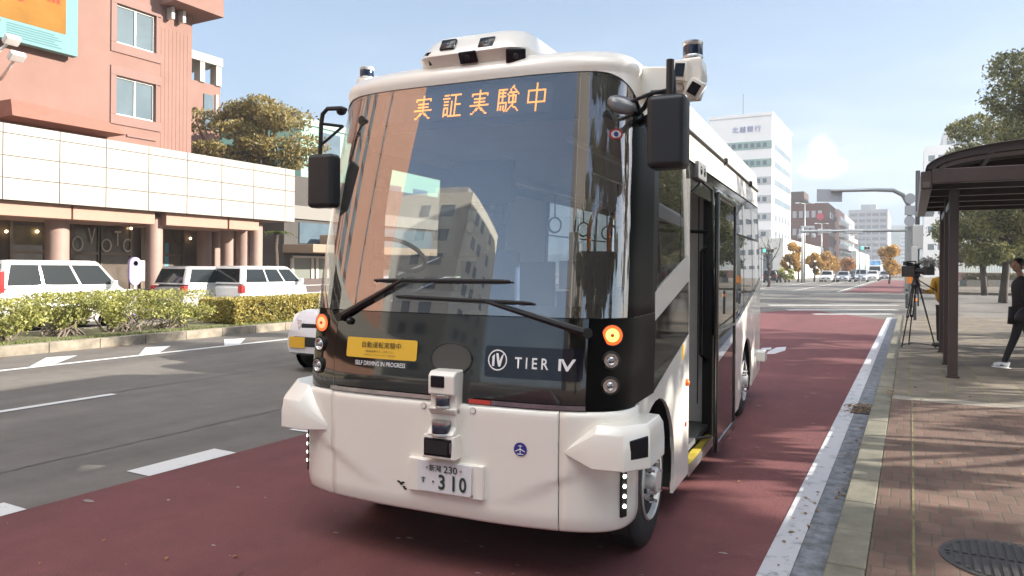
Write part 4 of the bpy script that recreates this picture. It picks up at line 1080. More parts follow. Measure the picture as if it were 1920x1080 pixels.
# long joints and repaired cracks in the asphalt, tyre-dark bands
def crack(name, pts, w_, m, z=.004):
    b = MB(); random.seed(len(pts)); P = []
    for (x0, y0), (x1, y1) in zip(pts, pts[1:]):
        n = max(2, int(math.hypot(x1 - x0, y1 - y0) / .15))
        for k in range(n): P.append((lerp_(x0, x1, k / n) + random.gauss(0, .012), lerp_(y0, y1, k / n)))
    b.grid([[(x - w_ * random.uniform(.4, 1), y, z) for x, y in P], [(x + w_ * random.uniform(.4, 1), y, z) for x, y in P]])
    return struct(b.build(name, m))
def lerp_(a, c, f): return a + (c - a) * f
CRK = mat('crack_tar', (.045, .042, .04), .7, var=.3, vscale=20)
crack('road_crack', [(-9.25, 5.9), (-9.2, 9), (-9.3, 28)], .012, CRK)
crack('road_crack', [(-11.3, 2), (-11.5, 7.5), (-11.2, 9.5)], .008, CRK)
crack('road_crack', [(-6.4, 1), (-6.5, 6), (-6.45, 20)], .009, CRK)
crack('road_crack', [(-3.2, 1.2), (-3.0, 2.2), (-3.3, 3.0)], .005, mat('crack_red', (.07, .03, .03), .8), .009)

# one mossy joint running along the bricks
mx_ = gnd(1712, 900, SW).x
b = MB(); b.face([(mx_ - .007, 1, SW + .004), (mx_ + .007, 1, SW + .004), (mx_ + .007, 9.9, SW + .004), (mx_ - .007, 9.9, SW + .004)])
struct(b.build('mossy_joint', mat('moss_line', (.15, .135, .06), .9, var=.5, vscale=8), recalc=False))

# pale flecks and scuffs on the red coating
random.seed(77); b = MB()
for _ in range(150):
    x, y = random.uniform(-5.2, -.9), random.uniform(1.6, 14); s_ = random.uniform(.006, .035) * random.random(); a0 = random.uniform(0, PI)
    b.face([(x + s_ * random.uniform(.5, 1.6) * math.cos(a0 + 2 * PI * k / 6) * 1.6, y + s_ * random.uniform(.5, 1.2) * math.sin(a0 + 2 * PI * k / 6), .0085) for k in range(6)])
struct(b.build('paint_flecks', mat('fleck', (.30, .25, .24), .8, var=.4, vscale=3), recalc=False), 'stuff')
# ================================================================== LEFT SIDE: BUILDINGS
PINK = mat('pink_tile', (.262, .158, .130), .9, spec=.1, var=.06, vscale=1.2)
PINKD = mat('pink_frame', (.228, .131, .108), .75, var=.05, vscale=1.5)
WPAN = mat('white_panel', (.315, .30, .262), .45, var=.03, vscale=.7)
BGL = mat('building_glass', (.10, .14, .17), .08, ior=1.7, var=.25, vscale=.5)
FRM = mat('window_metal', (.55, .53, .48), .4, metal=.3)
DARKIN = mat('dark_interior', (.13, .10, .08), .9)
def wall_grid(b, o, ux, uz, W_, H_, holes, depth, n):
    """wall with real openings: o lower corner, ux/uz unit axes, holes (x0,x1,z0,z1); n outward normal, reveals go inwards"""
    xs = sorted({0, W_} | {h for q in holes for h in q[:2]}); zz = sorted({0, H_} | {h for q in holes for h in q[2:]})
    for a, c in zip(xs, xs[1:]):
        for d, e in zip(zz, zz[1:]):
            mx_, mz = (a + c) / 2, (d + e) / 2
            if any(q[0] < mx_ < q[1] and q[2] < mz < q[3] for q in holes): continue
            b.face([o + ux * a + uz * d, o + ux * c + uz * d, o + ux * c + uz * e, o + ux * a + uz * e])
    for x0, x1, z0, z1 in holes:
        P = [o + ux * x0 + uz * z0, o + ux * x1 + uz * z0, o + ux * x1 + uz * z1, o + ux * x0 + uz * z1]
        for i in range(4):
            a, c = P[i], P[(i + 1) % 4]; b.face([a, c, c - n * depth, a - n * depth])
XF = -26.0
YE = onx(359, 200, XF).y            # right-hand end of the pink facade
ZT = onx(372, 32, XF).z
pink = thing('pink_building', 'salmon pink tiled building with a white panelled canopy on round columns across the road', 'building', (XF, YE, 0))
def L(v): return Vector(v) - Vector((XF, YE, 0))
Y_0 = -1.0
n_ = Vector((1, 0, 0)); uy = Vector((0, 1, 0)); uz = Vector((0, 0, 1))
wins = []
wy0, wy1 = onx(217, 190, XF).y, onx(291, 190, XF).y
za, zb = onx(255, 222, XF).z, onx(255, 150, XF).z
st = onx(255, 80, XF).z - onx(255, 222, XF).z + .7
dz = (onx(255, 90, XF).z - za)
for k in range(0, 3):
    wins.append((wy0, wy1, za + dz * k, zb + dz * k))
PITCH = wy1 - wy0 + 3.2
more = []
for j in range(1, 4):
    for k in range(0, 3):
        if j <= 2 and k == 0 or j > 1: more.append((wy0 - PITCH * 1.0 * j - (2.6 if j < 2 else 3.4), wy1 - PITCH * j - (2.6 if j < 2 else 3.4), za + dz * k, zb + dz * k))
more = [w_ for w_ in more if w_[0] > Y_0 + .5 and w_[0] < 8.0]
ZTOP = ZT + 5
allw = wins + more
allw = [w_ for w_ in allw if w_[3] < ZTOP - .5]
b = MB()
wall_grid(b, L((XF, Y_0, 0)), uy, uz, YE - Y_0, ZTOP, [(w_[0] - Y_0, w_[1] - Y_0, w_[2], w_[3]) for w_ in allw], .25, n_)
for a, c, d in (((XF, YE, 0), (-1, 0, 0), 14), ((XF, Y_0, 0), (-1, 0, 0), 14)):
    p = L(a); q = p + Vector(c) * d; b.face([p, q, q + uz * ZTOP, p + uz * ZTOP])
p = L((XF, Y_0, ZTOP)); b.face([p, p + uy * (YE - Y_0), p + uy * (YE - Y_0) + Vector((-14, 0, 0)), p + Vector((-14, 0, 0))])
b.build('wall', PINK, pink)
# fluted strip at the right-hand end
b = MB(); y = onx(301, 200, XF).y
while y < YE - .05: b.box(-.0, .009, y - YE, y - YE + .13, 5.5, ZT - .9); y += .17
b.build('fluted_strip', PINK, pink)
for y0, y1, z0, z1 in allw:
    b = MB(); e = .22
    for q in ((y0 - e, y1 + e, z1, z1 + .34), (y0 - e, y1 + e, z0 - .36, z0), (y0 - e, y0, z0, z1), (y1, y1 + e * .3, z0, z1)): b.box(-.02, .05, q[0] - YE, q[1] - YE, q[2], q[3])
    fr = b.build('window', PINKD, pink, bev=.01)
    b = MB()
    for q in ((y0, y0 + .06, z0, z1), (y1 - .06, y1, z0, z1), (y0 + .06, y1 - .06, z0, z0 + .06), (y0 + .06, y1 - .06, z1 - .06, z1), ((y0 + y1) / 2 - .03, (y0 + y1) / 2 + .03, z0 + .06, z1 - .06)): b.box(-.16, -.08, q[0] - YE, q[1] - YE, q[2], q[3])
    b.build('frame', FRM, fr)
    b = MB(); b.box(-.14, -.12, y0 + .05 - YE, y1 - .05 - YE, z0 + .05, z1 - .05); b.build('pane', mat('office_glass', (.11, .15, .17), .1, ior=1.6, var=.2, vscale=.4), fr)
b = MB(); b.box(0, .06, onx(237, 240, XF).y - YE, onx(292, 255, XF).y - YE, za - .75, za - .66); b.build('ledge', PINKD, pink)
# eave slab
b = MB(); b.box(-6, 1.0, onx(300, 5, XF).y - YE, .75, ZT - .05, ZT + 1.6); b.build('eave', PINK, pink, bev=.02)
b = MB(); y = onx(312, 8, XF).y
while y < YE - .2: b = MB(); b.box(.02, .35, y - YE, y - YE + .12, ZT - .55, ZT - .08); b.build('eave_bracket', FRM, pink); y += .5

# tiled awning
a0, a1 = onx(20, 215, XF + 1).y, onx(235, 265, XF + 1).y
zt_ = onx(52, 190, XF + 1).z; zb_ = onx(52, 222, XF + 1).z
b = MB(); b.loft([[(0, a0 - YE, zt_), (1.0, a0 - YE, zt_ - .02), (1.1, a0 - YE, zb_), (0, a0 - YE, zb_)], [(0, a1 - YE, zt_), (.05, a1 - YE, zt_ - .0), (1.1, a1 - YE, zb_), (0, a1 - YE, zb_)]])
b.build('awning', mat('awning_tile', (.26, .118, .085), .7, var=.1, vscale=6), pink, bev=.015)
# canopy: panels over a dark joint
XC = -22.0
yc0, yc1 = -9.0, onx(553, 360, XC).y
zc0, zc1 = onx(300, 397, XC).z, onx(300, 277, XC).z
b = MB(); b.box(XF - XF, XC - XF - .03, yc0 - YE, yc1 - YE - .02, zc0 + .02, zc1 - .02); b.build('canopy_core', mat('canopy_joint', (.21, .14, .105), .8), pink)
seams = [onx(u, 330, XC).y for u in (5, 112, 199, 279, 351, 416, 476, 535)]
pitch = (seams[6] - seams[0]) / 6
ys = [yc0] + [s for s in [seams[0] - pitch * k for k in range(14, 0, -1)] if s > yc0 + .2] + seams + [yc1]
zss = [zc0, zc0 + (zc1 - zc0) * .07] + [zc0 + (zc1 - zc0) * (.07 + .335 * k) for k in (1, 2)] + [zc1]
zss = [zc0, zc0 + (zc1 - zc0) * .29, zc0 + (zc1 - zc0) * .58, zc0 + (zc1 - zc0) * .87, zc1]
b = MB()
for a, c in zip(ys, ys[1:]):
    for d, e in zip(zss, zss[1:]): b.box(XC - XF - .03, XC - XF, a - YE + .013, c - YE - .013, d + .012, e - .012)
for a, c in zip([0, 1.3, 2.6], [1.3, 2.6, 3.96]):
    for d, e in zip(zss, zss[1:]): b.box(a + .01, c - .01, yc1 - YE - .02, yc1 - YE, d + .01, e - .01)
b.build('canopy', WPAN, pink)
# soffit beams and columns
b = MB()
for x0, x1, z0 in ((1.2, 3.75, zc0 - .42), (.2, 1.2, zc0 - .30)): 
    for y0, y1 in ((yc0 + .5, onx(125, 400, -22.5).y), (onx(128, 400, -22.5).y, onx(282, 400, -22.5).y), (onx(303, 400, -22.5).y, onx(415, 400, -22.6).y), (onx(418, 400, -22.6).y, onx(474, 400, -22.6).y)): b.box(x0, x1, y0 - YE, y1 - YE, z0, zc0 + .02)
b.build('soffit_beam', mat('soffit_pink', (.40, .24, .18), .8, var=.05, vscale=2), pink, bev=.02)
COLM = mat('column_tile', (.33, .225, .185), .6, var=.08, vscale=2)
def column(u, r, x):
    y = onx(u, 450, x).y
    b = MB(); b.lathe([(r, 0), (r, zc0 - .15)], (x - XF, y - YE, 0), 'Z', 24)
    for z in (.9, 1.8, 2.7): pass
    b.build('column', COLM, pink, smooth=40)
for u, r, x in ((107, .33, -23.2), (289, .27, -22.8), (383, .27, -24.6), (401, .26, -24.8), (427, .27, -23.6), (456, .28, -23.2), (480, .25, -22.8), (-190, .3, -23.0)): column(u, r, x)
# shop front under the canopy
XS = -25.4
b = MB(); b.box(0, XS - XF - .05, Y_0 - YE, 0, .15, 4.0); b.build('shop_interior', DARKIN, pink)
SHG = mat('shop_glass', (.13, .105, .085), .12, ior=1.5, var=.5, vscale=.7)
for (u0, u1) in ((20, 85), (133, 185), (187, 245), (265, 285), (305, 342)):
    y0, y1 = onx(u0, 470, XS).y, onx(u1, 470, XS).y
    b = MB(); b.box(XS - XF - .04, XS - XF, y0 - YE, y1 - YE, .2, 3.6); sg_ = b.build('shop_window', SHG, pink)
    b = MB()
    for yy in (y0, y1): b.box(XS - XF - .02, XS - XF + .06, yy - .05 - YE, yy + .05 - YE, .15, 3.65)
    b.box(XS - XF - .02, XS - XF + .06, y0 + .05 - YE, y1 - .05 - YE, 2.02, 2.12); b.build('shop_frame', mat('bronze', (.16, .12, .09), .4, metal=.5), sg_)
zl = onx(185, 455, XS + .1).z
for ch, u, v, w_, h_ in (('O', 146, 457, 22, 30), ('V', 172, 443, 14, 30), ('O', 200, 460, 20, 26), ('T', 221, 447, 12, 28), ('C', 238, 460, 14, 26)):
    c = onx(u, v, XS + .08); sc_ = (onx(u + w_ / 2, v, XS + .08).y - onx(u - w_ / 2, v, XS + .08).y); hh = onx(u, v - h_ / 2, XS + .08).z - onx(u, v + h_ / 2, XS + .08).z
    text_plane('shop_letter', ch, mat('letter_white', (.62, .58, .52), .5), pink, L(c), (0, 1, 0), (0, 0, 1), sc_, hh)
for u, v in ((12, 434), (246, 428), (70, 434), (357, 447)):
    c = L(onx(u, v, XS + .1)); b = MB(); b.ball(c, .05, 1); b.build('shop_lamp', mat('warm_lamp', (1, .8, .5), .5, emis=(1, .72, .38), estr=5), pink)
# lit display behind the glass at left
c0, c1 = onx(22, 422, XS + .03), onx(84, 460, XS + .03)
b = MB(); b.box(XS - XF + .012, XS - XF + .03, c0.y - YE, c1.y - YE, c1.z, c0.z); b.build('shop_poster', mat('poster_dim', (.20, .17, .10), .6, var=.5, vscale=1.5), pink)
c0, c1 = onx(303, 455, XS + .03), onx(316, 515, XS + .03)
b = MB(); b.box(XS - XF + .012, XS - XF + .03, c0.y - YE, c1.y - YE, c1.z, c0.z); b.build('shop_poster', mat('poster_teal', (.10, .30, .36), .6), pink)
b = MB()
for k in range(9):
    c = onx(140 + 9 * (k % 5), 490 + 17 * (k // 5) + 5 * (k % 2), XS + .03); b.ball(L(c), .06, 1, (.3, 1, 1))
b.build('shop_sticker', mat('sticker_pale', (.5, .42, .36), .7), pink)

# billboard and its flood lights
bb0, bb1 = onx(148, 20, XF + .45), onx(146, 107, XF + .45)
yb_ = bb1.y; zb_b = onx(146, 107, XF + .45).z
bill = thing('billboard', 'large pale blue advertising billboard with orange and blue artwork on the pink wall', 'billboard', (XF + .45, yb_, zb_b))
b = MB(); b.box(-.30, 0, -7.5, 0, 0, 5.0); b.build('board', mat('board_aqua', (.17, .30, .30), .95, spec=.03), bill, bev=.02)
def bpatch(y0, y1, z0, z1, m, name='artwork', d=.004):
    b = MB(); b.face([(d, y0, z0), (d, y1, z0), (d, y1, z1), (d, y0, z1)]); return b.build(name, m, bill)
bpatch(-2.55, -.42, .66, 4.7, mat('bill_orange', (.27, .135, .035), .95, spec=.03, var=.15, vscale=1))
bpatch(-7.2, -2.6, .60, 4.7, mat('bill_blue', (.07, .13, .26), .95, spec=.03, var=.3, vscale=.8, col2=(.08, .14, .20)))
text_plane('bill_lettering', '10', mat('bill_red', (.30, .06, .04), .95, spec=.03), bill, (.008, -2.0, 1.55), (0, 1, 0), (0, 0, 1), .52, .46, fat=.03)
text_plane('bill_lettering', '1', MAT['bill_red'], bill, (.008, -1.42, 1.72), (0, 1, 0), (0, 0, 1), .10, .36, fat=.02)
b = MB()
for y_, h_ in ((-1.22, .34), (-1.05, .28), (-.9, .36), (-.74, .28)): b.face([(.008, y_, 1.62), (.008, y_ + .11, 1.62), (.008, y_ + .11, 1.62 + h_), (.008, y_, 1.62 + h_)])
b.build('bill_lettering', MAT['bill_red'], bill)
b = MB()
for k in range(5): b.face([(.008, -4.1, 2.0 + .22 * k), (.008, -3.25 + .0 * k, 2.0 + .22 * k), (.008, -3.25, 2.15 + .22 * k), (.008, -4.1, 2.15 + .22 * k)])
b.build('bill_lettering', MAT['bill_red'], bill)
b = MB()
for k in range(6): b.face([(.006, -2.3, .12 + .08 * k), (.006, -.55 - .12 * (k % 3), .12 + .08 * k), (.006, -.55 - .12 * (k % 3), .15 + .08 * k), (.006, -2.3, .15 + .08 * k)])
b.build('bill_small_print', mat('bill_print', (.10, .19, .22), .95, spec=.03), bill)
b = MB(); random.seed(3)
for k in range(26):
    y_ = random.uniform(-3.05, -2.5); z_ = random.uniform(.3, 2.8); s_ = random.uniform(.08, .2)
    b.face([(.008 + k * .0004, y_ + s_ * math.cos(2 * PI * q / 7), z_ + s_ * math.sin(2 * PI * q / 7)) for q in range(7)])
b.build('bill_flowers', mat('bill_pale', (.2, .21, .17), .95, spec=.03, var=.5, vscale=3, col2=(.20, .12, .05)), bill)
def flood(u0, v0, u1, v1):
    a = onx(u0, v0, XF); h_ = onx(u1, v1, XF + 1.3)
    t = thing('flood_light', 'white arm flood light below the billboard', 'flood light', a)
    b = MB(); d = h_ - a; b.tube([(0, 0, 0), d * .5, d * .95], .05, 6); b.build('arm', mat('lamp_white', (.75, .75, .72), .4), t, smooth=True)
    b = MB(); b.box(-.16, .16, -.22, .22, -.09, .09); bmesh.ops.rotate(b.bm, cent=(0, 0, 0), matrix=Matrix.Rotation(R(-35), 3, 'Y'), verts=b.bm.verts); bmesh.ops.translate(b.bm, vec=d, verts=b.bm.verts)
    b.build('lamp_head', MAT['lamp_white'], t, bev=.03); return t
t1 = flood(2, 148, 31, 106); t1['label'] = 'white arm flood light reaching over the canopy below the billboard, nearer its corner'
t2 = flood(-40, 128, 22, 75); t2['label'] = 'white arm flood light just under the billboard edge, upper one of the pair'
for t in (t1, t2): t['group'] = 'flood lights below the billboard'

# building further along with a pale roof box, seen over the canopy
def simple_building(name, label, corner, w_, d_, h_, m, roofm=None, group=None, cat='building'):
    t = thing(name, label, cat, corner, 0, group)
    b = MB(); b.box(0, -w_, 0, d_, 0, h_); b.build('wall', m, t); return t
X2 = -34.0
c = onx(413, 160, X2); 
far_pink = thing('far_pink_building', 'small salmon block with a white roof frame just behind the pink building', 'building', (X2, c.y, 0))
zt2 = onx(413, 163, X2).z
y0_ = onx(340, 160, X2).y - c.y
b = MB(); b.box(-8, 0, y0_, 0, 0, zt2 + .0); b.build('wall', PINK, far_pink)
b = MB()
for a, d in ((-.35, 0), (y0_ / 2 - .15, y0_ / 2 + .15), (y0_, y0_ + .3)): b.box(-.4, .1, a, d, zt2, zt2 + 1.1)
b.box(-8, .15, y0_, .05, zt2 + 1.1, zt2 + 1.55); b.build('roof_frame', WPAN, far_pink)
b = MB(); b.box(-.02, .06, -1.1, -.5, zt2 - 2.5, zt2 - .6); b.build('window', BGL, far_pink)
b = MB(); b.box(-.02, .08, -.35, -.15, zt2 - 2.6, zt2 - .5); b.build('drain_pipe', WPAN, far_pink)
t = thing('mint_building', 'pale mint green block behind the leafy roof tree', 'building', (-40, onx(565, 240, -40).y, 0))
zz = onx(600, 240, -40).z
b = MB(); y1_ = 22; b.box(-12, 0, 0, y1_, 0, zz); b.build('wall', mat('mint_panel', (.22, .40, .31), .6, var=.05, vscale=.6), t)
b = MB(); b.box(-12.1, .12, -.1, y1_ + .1, zz, zz + .5); b.build('parapet', mat('mint_pale', (.26, .36, .34), .6), t)
b = MB()
for k in range(3):
    for j in range(5): b = MB(); b.box(-.05, .04, 2 + j * 4, 4.2 + j * 4, 4 + k * 3.2, 5.6 + k * 3.2); b.build('window', BGL, t)
# building with a porch at the end of the canopy
X3 = -27.0
y0_ = onx(518, 450, X3).y
t = thing('porch_building', 'brown and grey building with a flat porch roof and pale sliding doors beyond the canopy', 'building', (X3, y0_, 0))
def q3(u, v, x=X3): return onx(u, v, x) - Vector((X3, y0_, 0))
zw = q3(560, 330).z
b = MB(); b.box(-9, 0, .5, 16, 0, zw); b.build('wall', mat('porch_wall', (.065, .058, .052), .8, var=.1, vscale=1.5), t)
b = MB(); b.box(0, .12, .5, 16, q3(580, 412).z, q3(580, 388).z); b.build('band', mat('porch_band', (.22, .205, .185), .8), t)
b = MB(); b.box(0, .06, q3(560, 440).y, 13, q3(580, 457).z, q3(580, 418).z); w3 = b.build('window', BGL, t)
b = MB(); b.box(0, 2.0, q3(521, 465).y + .3, 14, q3(580, 475).z, q3(580, 460).z); b.build('porch_roof', mat('porch_tan', (.27, .20, .14), .7), t, bev=.03)
b = MB(); b.box(.5, 1.6, q3(585, 440).y, q3(585, 440).y + 1.6, q3(590, 461).z, q3(590, 441).z); b.build('porch_lantern', MAT['porch_tan'], t, bev=.05)
b = MB()
for u in (546, 583, 592, 612): b.box(.0, .12, q3(u, 500).y - .08, q3(u, 500).y + .08, .15, q3(u, 484).z)
b.box(.0, .12, q3(546, 500).y, q3(612, 500).y, q3(580, 484).z, q3(580, 480).z); b.build('door_frame', mat('door_pale', (.62, .56, .5), .6), t)
b = MB(); b.box(.0, .05, q3(546, 500).y, q3(612, 500).y, .15, q3(580, 484).z); b.build('sliding_door', mat('door_glass_dim', (.20, .21, .18), .15), t)
b = MB(); b.box(0, .5, q3(545, 520).y, 14, .15, q3(580, 522).z); b.build('porch_step_wall', mat('porch_base', (.10, .075, .07), .8), t)
# railing in front of the shops
t = thing('railing', 'low grey metal railing along the shop pavement', 'railing', (-21.4, 9, .15))
b = MB()
for z in (.75, .45): b.tube([(0, 0, z), (0, 26, z)], .025, 6)
b.build('rail', mat('grey_metal', (.28, .28, .28), .45, metal=.5), t)
for k in range(14):
    b = MB(); b.tube([(0, 2 * k, 0), (0, 2 * k, .8)], .03, 6); b.build('rail_post', MAT['grey_metal'], t)
# tall narrow pavement sign
p = onx(252, 535, -21.0)
t = thing('roadside_sign', 'narrow rounded pavement sign with purple edge and round top mark behind the hedge', 'sign', (-21.0, p.y, .15))
zt_ = onx(252, 482, -21.0).z - .15; zb_ = onx(252, 535, -21.0).z - .15
wy = (onx(264, 500, -21).y - onx(242, 500, -21).y) / 2
b = MB(); b.tube([(0, 0, 0), (0, 0, zb_ + .1)], .05, 8); b.build('post', mat('sign_post_white', (.7, .68, .7), .5), t)
def rp(x, s=1., n=6):
    P = []
    for cz, a0 in ((zt_ - wy, 0), (zb_ + wy, 180)):
        for k in range(n + 1): a = R(a0 + 180 * k / n); P.append((x, wy * s * math.cos(a), cz + wy * s * math.sin(a)))
    return P
b = MB(); b.prism(rp(-.05), (.10, 0, 0)); b.build('sign_face', mat('sign_purple', (.33, .27, .45), .5), t)
b = MB(); b.prism(rp(.052, .86), (.004, 0, 0)); b.build('sign_face_panel', mat('sign_lilac', (.56, .48, .50), .5), t)
b = MB(); b.lathe([(wy * .62, .058), (wy * .62, .062), (wy * .40, .062), (wy * .40, .058)], (0, 0, zt_ - wy), 'X', 24); b.build('sign_mark', MAT['sign_purple'], t)
b = MB()
for cz in (-.1, -.55, -.95):
    b.box(.058, .062, -wy * .35, wy * .35, zt_ - 1.0 + cz * .8, zt_ - .95 + cz * .8); b.box(.058, .062, -.03, .03, zt_ - 1.15 + cz * .8, zt_ - .88 + cz * .8)
b.build('sign_mark', MAT['sign_purple'], t)
b = MB(); b.box(-.10, -.02, wy + .01, wy + .18, zt_ - .75, zt_ - .1); b.build('side_plate', mat('side_plate_grey', (.5, .48, .45), .5), t, bev=.02)

# ================================================================== PLANTS
BARK = mat('bark', (.075, .058, .045), .9, var=.3, vscale=12, bump=.6, bscale=25)
def leaf_quad(b, c, s, up=None):
    d = Vector((random.gauss(0, 1), random.gauss(0, 1), random.gauss(0, .8))).normalized(); e = d.orthogonal().normalized()
    a = random.uniform(0, 2 * PI); u = e * math.cos(a) + d.cross(e) * math.sin(a); v_ = d.cross(u)
    u *= s; v_ *= s * .55
    b.face([c - u, c - v_ * .9 + d * s * .15, c + u, c + v_ * .9 + d * s * .15])
def crown_leaves(b, clumps, n, s, gap=.0, shell=.55):
    for _ in range(n):
        cx, cy, cz, rx, ry, rz = random.choice(clumps)
        d = Vector((random.gauss(0, 1), random.gauss(0, 1), random.gauss(0, 1))).normalized()
        q = random.uniform(shell, 1.0) ** .8 * random.uniform(.75, 1.12)
        p = Vector((cx + d.x * rx * q, cy + d.y * ry * q, cz + d.z * rz * q))
        leaf_quad(b, p, s * random.uniform(.6, 1.3))
def limb(b, p0, p1, r0, r1, n=6, wob=.08):
    p0 = Vector(p0); p1 = Vector(p1); L_ = (p1 - p0).length; P = []
    for k in range(n + 1):
        t_ = k / n; q = p0.lerp(p1, t_)
        if 0 < k < n: q += Vector((random.gauss(0, 1), random.gauss(0, 1), random.gauss(0, .5))) * L_ * wob * .5
        P.append(q)
    b.tube(P, 1., 7, [r0 + (r1 - r0) * k / n for k in range(n + 1)])
    return P
def tree(name, label, cat, base, H, crown_z, rad, n_clump, n_leaf, leaf, m, trunk_r=.2, seed=1, group=None, flat=.7, spread=1., csize=1., scale=1., bark=None, bare=False):
    random.seed(seed)
    t = thing(name, label, cat, base, 0, group)
    clumps = []
    for k in range(n_clump):
        a = random.uniform(0, 2 * PI); h_ = random.random(); q = math.sqrt(random.random()) * rad * (1 - .45 * abs(h_ - .4)) 
        r_ = rad * random.uniform(.24, .42) * csize
        clumps.append((q * math.cos(a), q * math.sin(a), crown_z + r_ * .5 + (H - crown_z - r_) * h_, r_ * spread, r_ * spread, r_ * flat))
    b = MB(); top = Vector((random.uniform(-.3, .3), random.uniform(-.3, .3), crown_z + (H - crown_z) * .55))
    P = limb(b, (0, 0, -.1), top, trunk_r, trunk_r * .35, 8, .04)
    for c in clumps:
        k = random.randint(3, 7); limb(b, P[k], (c[0], c[1], c[2]), trunk_r * .38, trunk_r * .08, 5, .10)
        if bare:
            for _ in range(5):
                e = Vector(c[:3]); limb(b, e.lerp(P[k], random.uniform(0, .4)), e + Vector((random.gauss(0, 1), random.gauss(0, 1), random.uniform(.1, 1.2))) * c[3] * 1.0, trunk_r * .08, trunk_r * .03, 3, .1)
    b.build('trunk', bark or BARK, t, smooth=True)
    if n_leaf:
        b = MB(); crown_leaves(b, clumps, n_leaf, leaf); b.build('crown', m, t, recalc=False)
    return t
LGR = leafmat('leaf_evergreen', (.045, .058, .018), (.15, .15, .045))
LOL = leafmat('leaf_olive_gold', (.13, .115, .04), (.40, .31, .11), .4)
LHD = leafmat('leaf_hedge', (.15, .17, .04), (.55, .53, .17), .4, 3.)
LTR = leafmat('leaf_trimmed', (.24, .21, .05), (.52, .42, .12), .35, 2.)
LGK = leafmat('leaf_ginkgo', (.36, .20, .04), (.58, .36, .09), .4)
# tree growing behind the canopy
p = onx(470, 290, -30)
tree('roof_tree', 'bushy olive and gold leaved tree rising behind the white canopy', 'tree', (-30, p.y, 0), onx(470, 180, -30).z, onx(470, 300, -30).z - .8, 3.5, 24, 15000, .11, LOL, .3, 5, flat=.45)
# median hedge: separate ragged shrubs, then one clipped hedge
def shrub(y0, y1, z1, seed, label, m=LHD, n=2600, x0=-16.6, x1=-15.0):
    random.seed(seed)
    cy = (y0 + y1) / 2
    t = thing('hedge_shrub', label, 'shrub', ((x0 + x1) / 2, cy, .17), 0, 'ragged shrubs in the median bed')
    hx, hy = (x1 - x0) / 2, (y1 - y0) / 2
    cl = []
    for k in range(12):
        z = random.uniform(.30, z1 - .25); q = .75 if z > .5 else .95
        cl.append((random.uniform(-hx, hx) * q, random.uniform(-hy, hy) * .95, z, .30, .34, .22))
    b = MB()
    for c in cl:
        for _ in range(2): limb(b, (random.uniform(-.3, .3), random.uniform(-hy, hy) * .7, -.02), c[:3], .022, .006, 4, .15)
        for _ in range(3): limb(b, c[:3], (c[0] + random.gauss(0, .25), c[1] + random.gauss(0, .25), c[2] + random.uniform(-.2, .25)), .008, .003, 3, .1)
    b.build('stems', mat('twig', (.20, .16, .13), .9), t)
    n = int(n * 1.7); b = MB(); crown_leaves(b, cl, n, .04, shell=.2); 
    for _ in range(int(n * .35)): leaf_quad(b, Vector((random.uniform(-hx, hx), random.uniform(-hy, hy), z1 + random.uniform(-.18, .03))), .04)
    b.build('foliage', m, t, recalc=False); return t
ztop = onx(200, 553, -15.6).z - .17
ysh = [4.2, 5.8, 7.2, 8.5, 9.8, 11.0, 12.4]
labs = ['ragged green shrub at the left photo edge before the white van tail', 'ragged green shrub below the doors of the white van', 'ragged green shrub below the bonnet of the white van', 'sparse green shrub in front of the purple edged sign', 'twiggy shrub with grey stems showing in front of the round column', 'greyish twiggy shrub beside the clipped golden hedge']
for k in range(6): shrub(ysh[k], ysh[k + 1] - .05, ztop + random.uniform(-.05, .06), 20 + k, labs[k], n=1700 if k < 4 else 1200)
random.seed(9)
yh0, yh1 = onx(428, 600, -15.4).y, 27.0
t = thing('clipped_hedge', 'long clipped golden green hedge with a flat top in the median', 'hedge', (-15.8, yh0, .17))
zh = onx(500, 560, -15.0).z - .17
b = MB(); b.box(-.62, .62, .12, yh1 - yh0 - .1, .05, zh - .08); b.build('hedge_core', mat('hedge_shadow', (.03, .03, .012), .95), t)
b = MB()
for _ in range(15000):
    f = random.random(); y = random.uniform(0, (yh1 - yh0)) if random.random() > .45 else random.uniform(0, 7)
    if f < .45: p = Vector((random.uniform(.60, .74), y, random.uniform(.0, zh)))
    elif f < .88: p = Vector((random.uniform(-.7, .74), y, zh + random.uniform(-.10, .02)))
    else: p = Vector((random.uniform(-.72, .74), random.uniform(-.03, .12), random.uniform(.05, zh)))
    leaf_quad(b, p, random.uniform(.03, .055))
b.build('hedge_leaves', LTR, t, recalc=False)
# grass tufts at the foot of the shrubs
b = MB()
for _ in range(2600):
    x, y = random.uniform(-14.95, -14.62), random.uniform(3, 26); h_ = random.uniform(.03, .10); a = random.uniform(0, PI)
    b.face([(x - .012 * math.cos(a), y - .012 * math.sin(a), .17), (x + .012 * math.cos(a), y + .012 * math.sin(a), .17), (x + random.gauss(0, .03), y + random.gauss(0, .03), .17 + h_)])
struct(b.build('grass', mat('grass', (.14, .17, .035), .8), recalc=False), 'stuff')
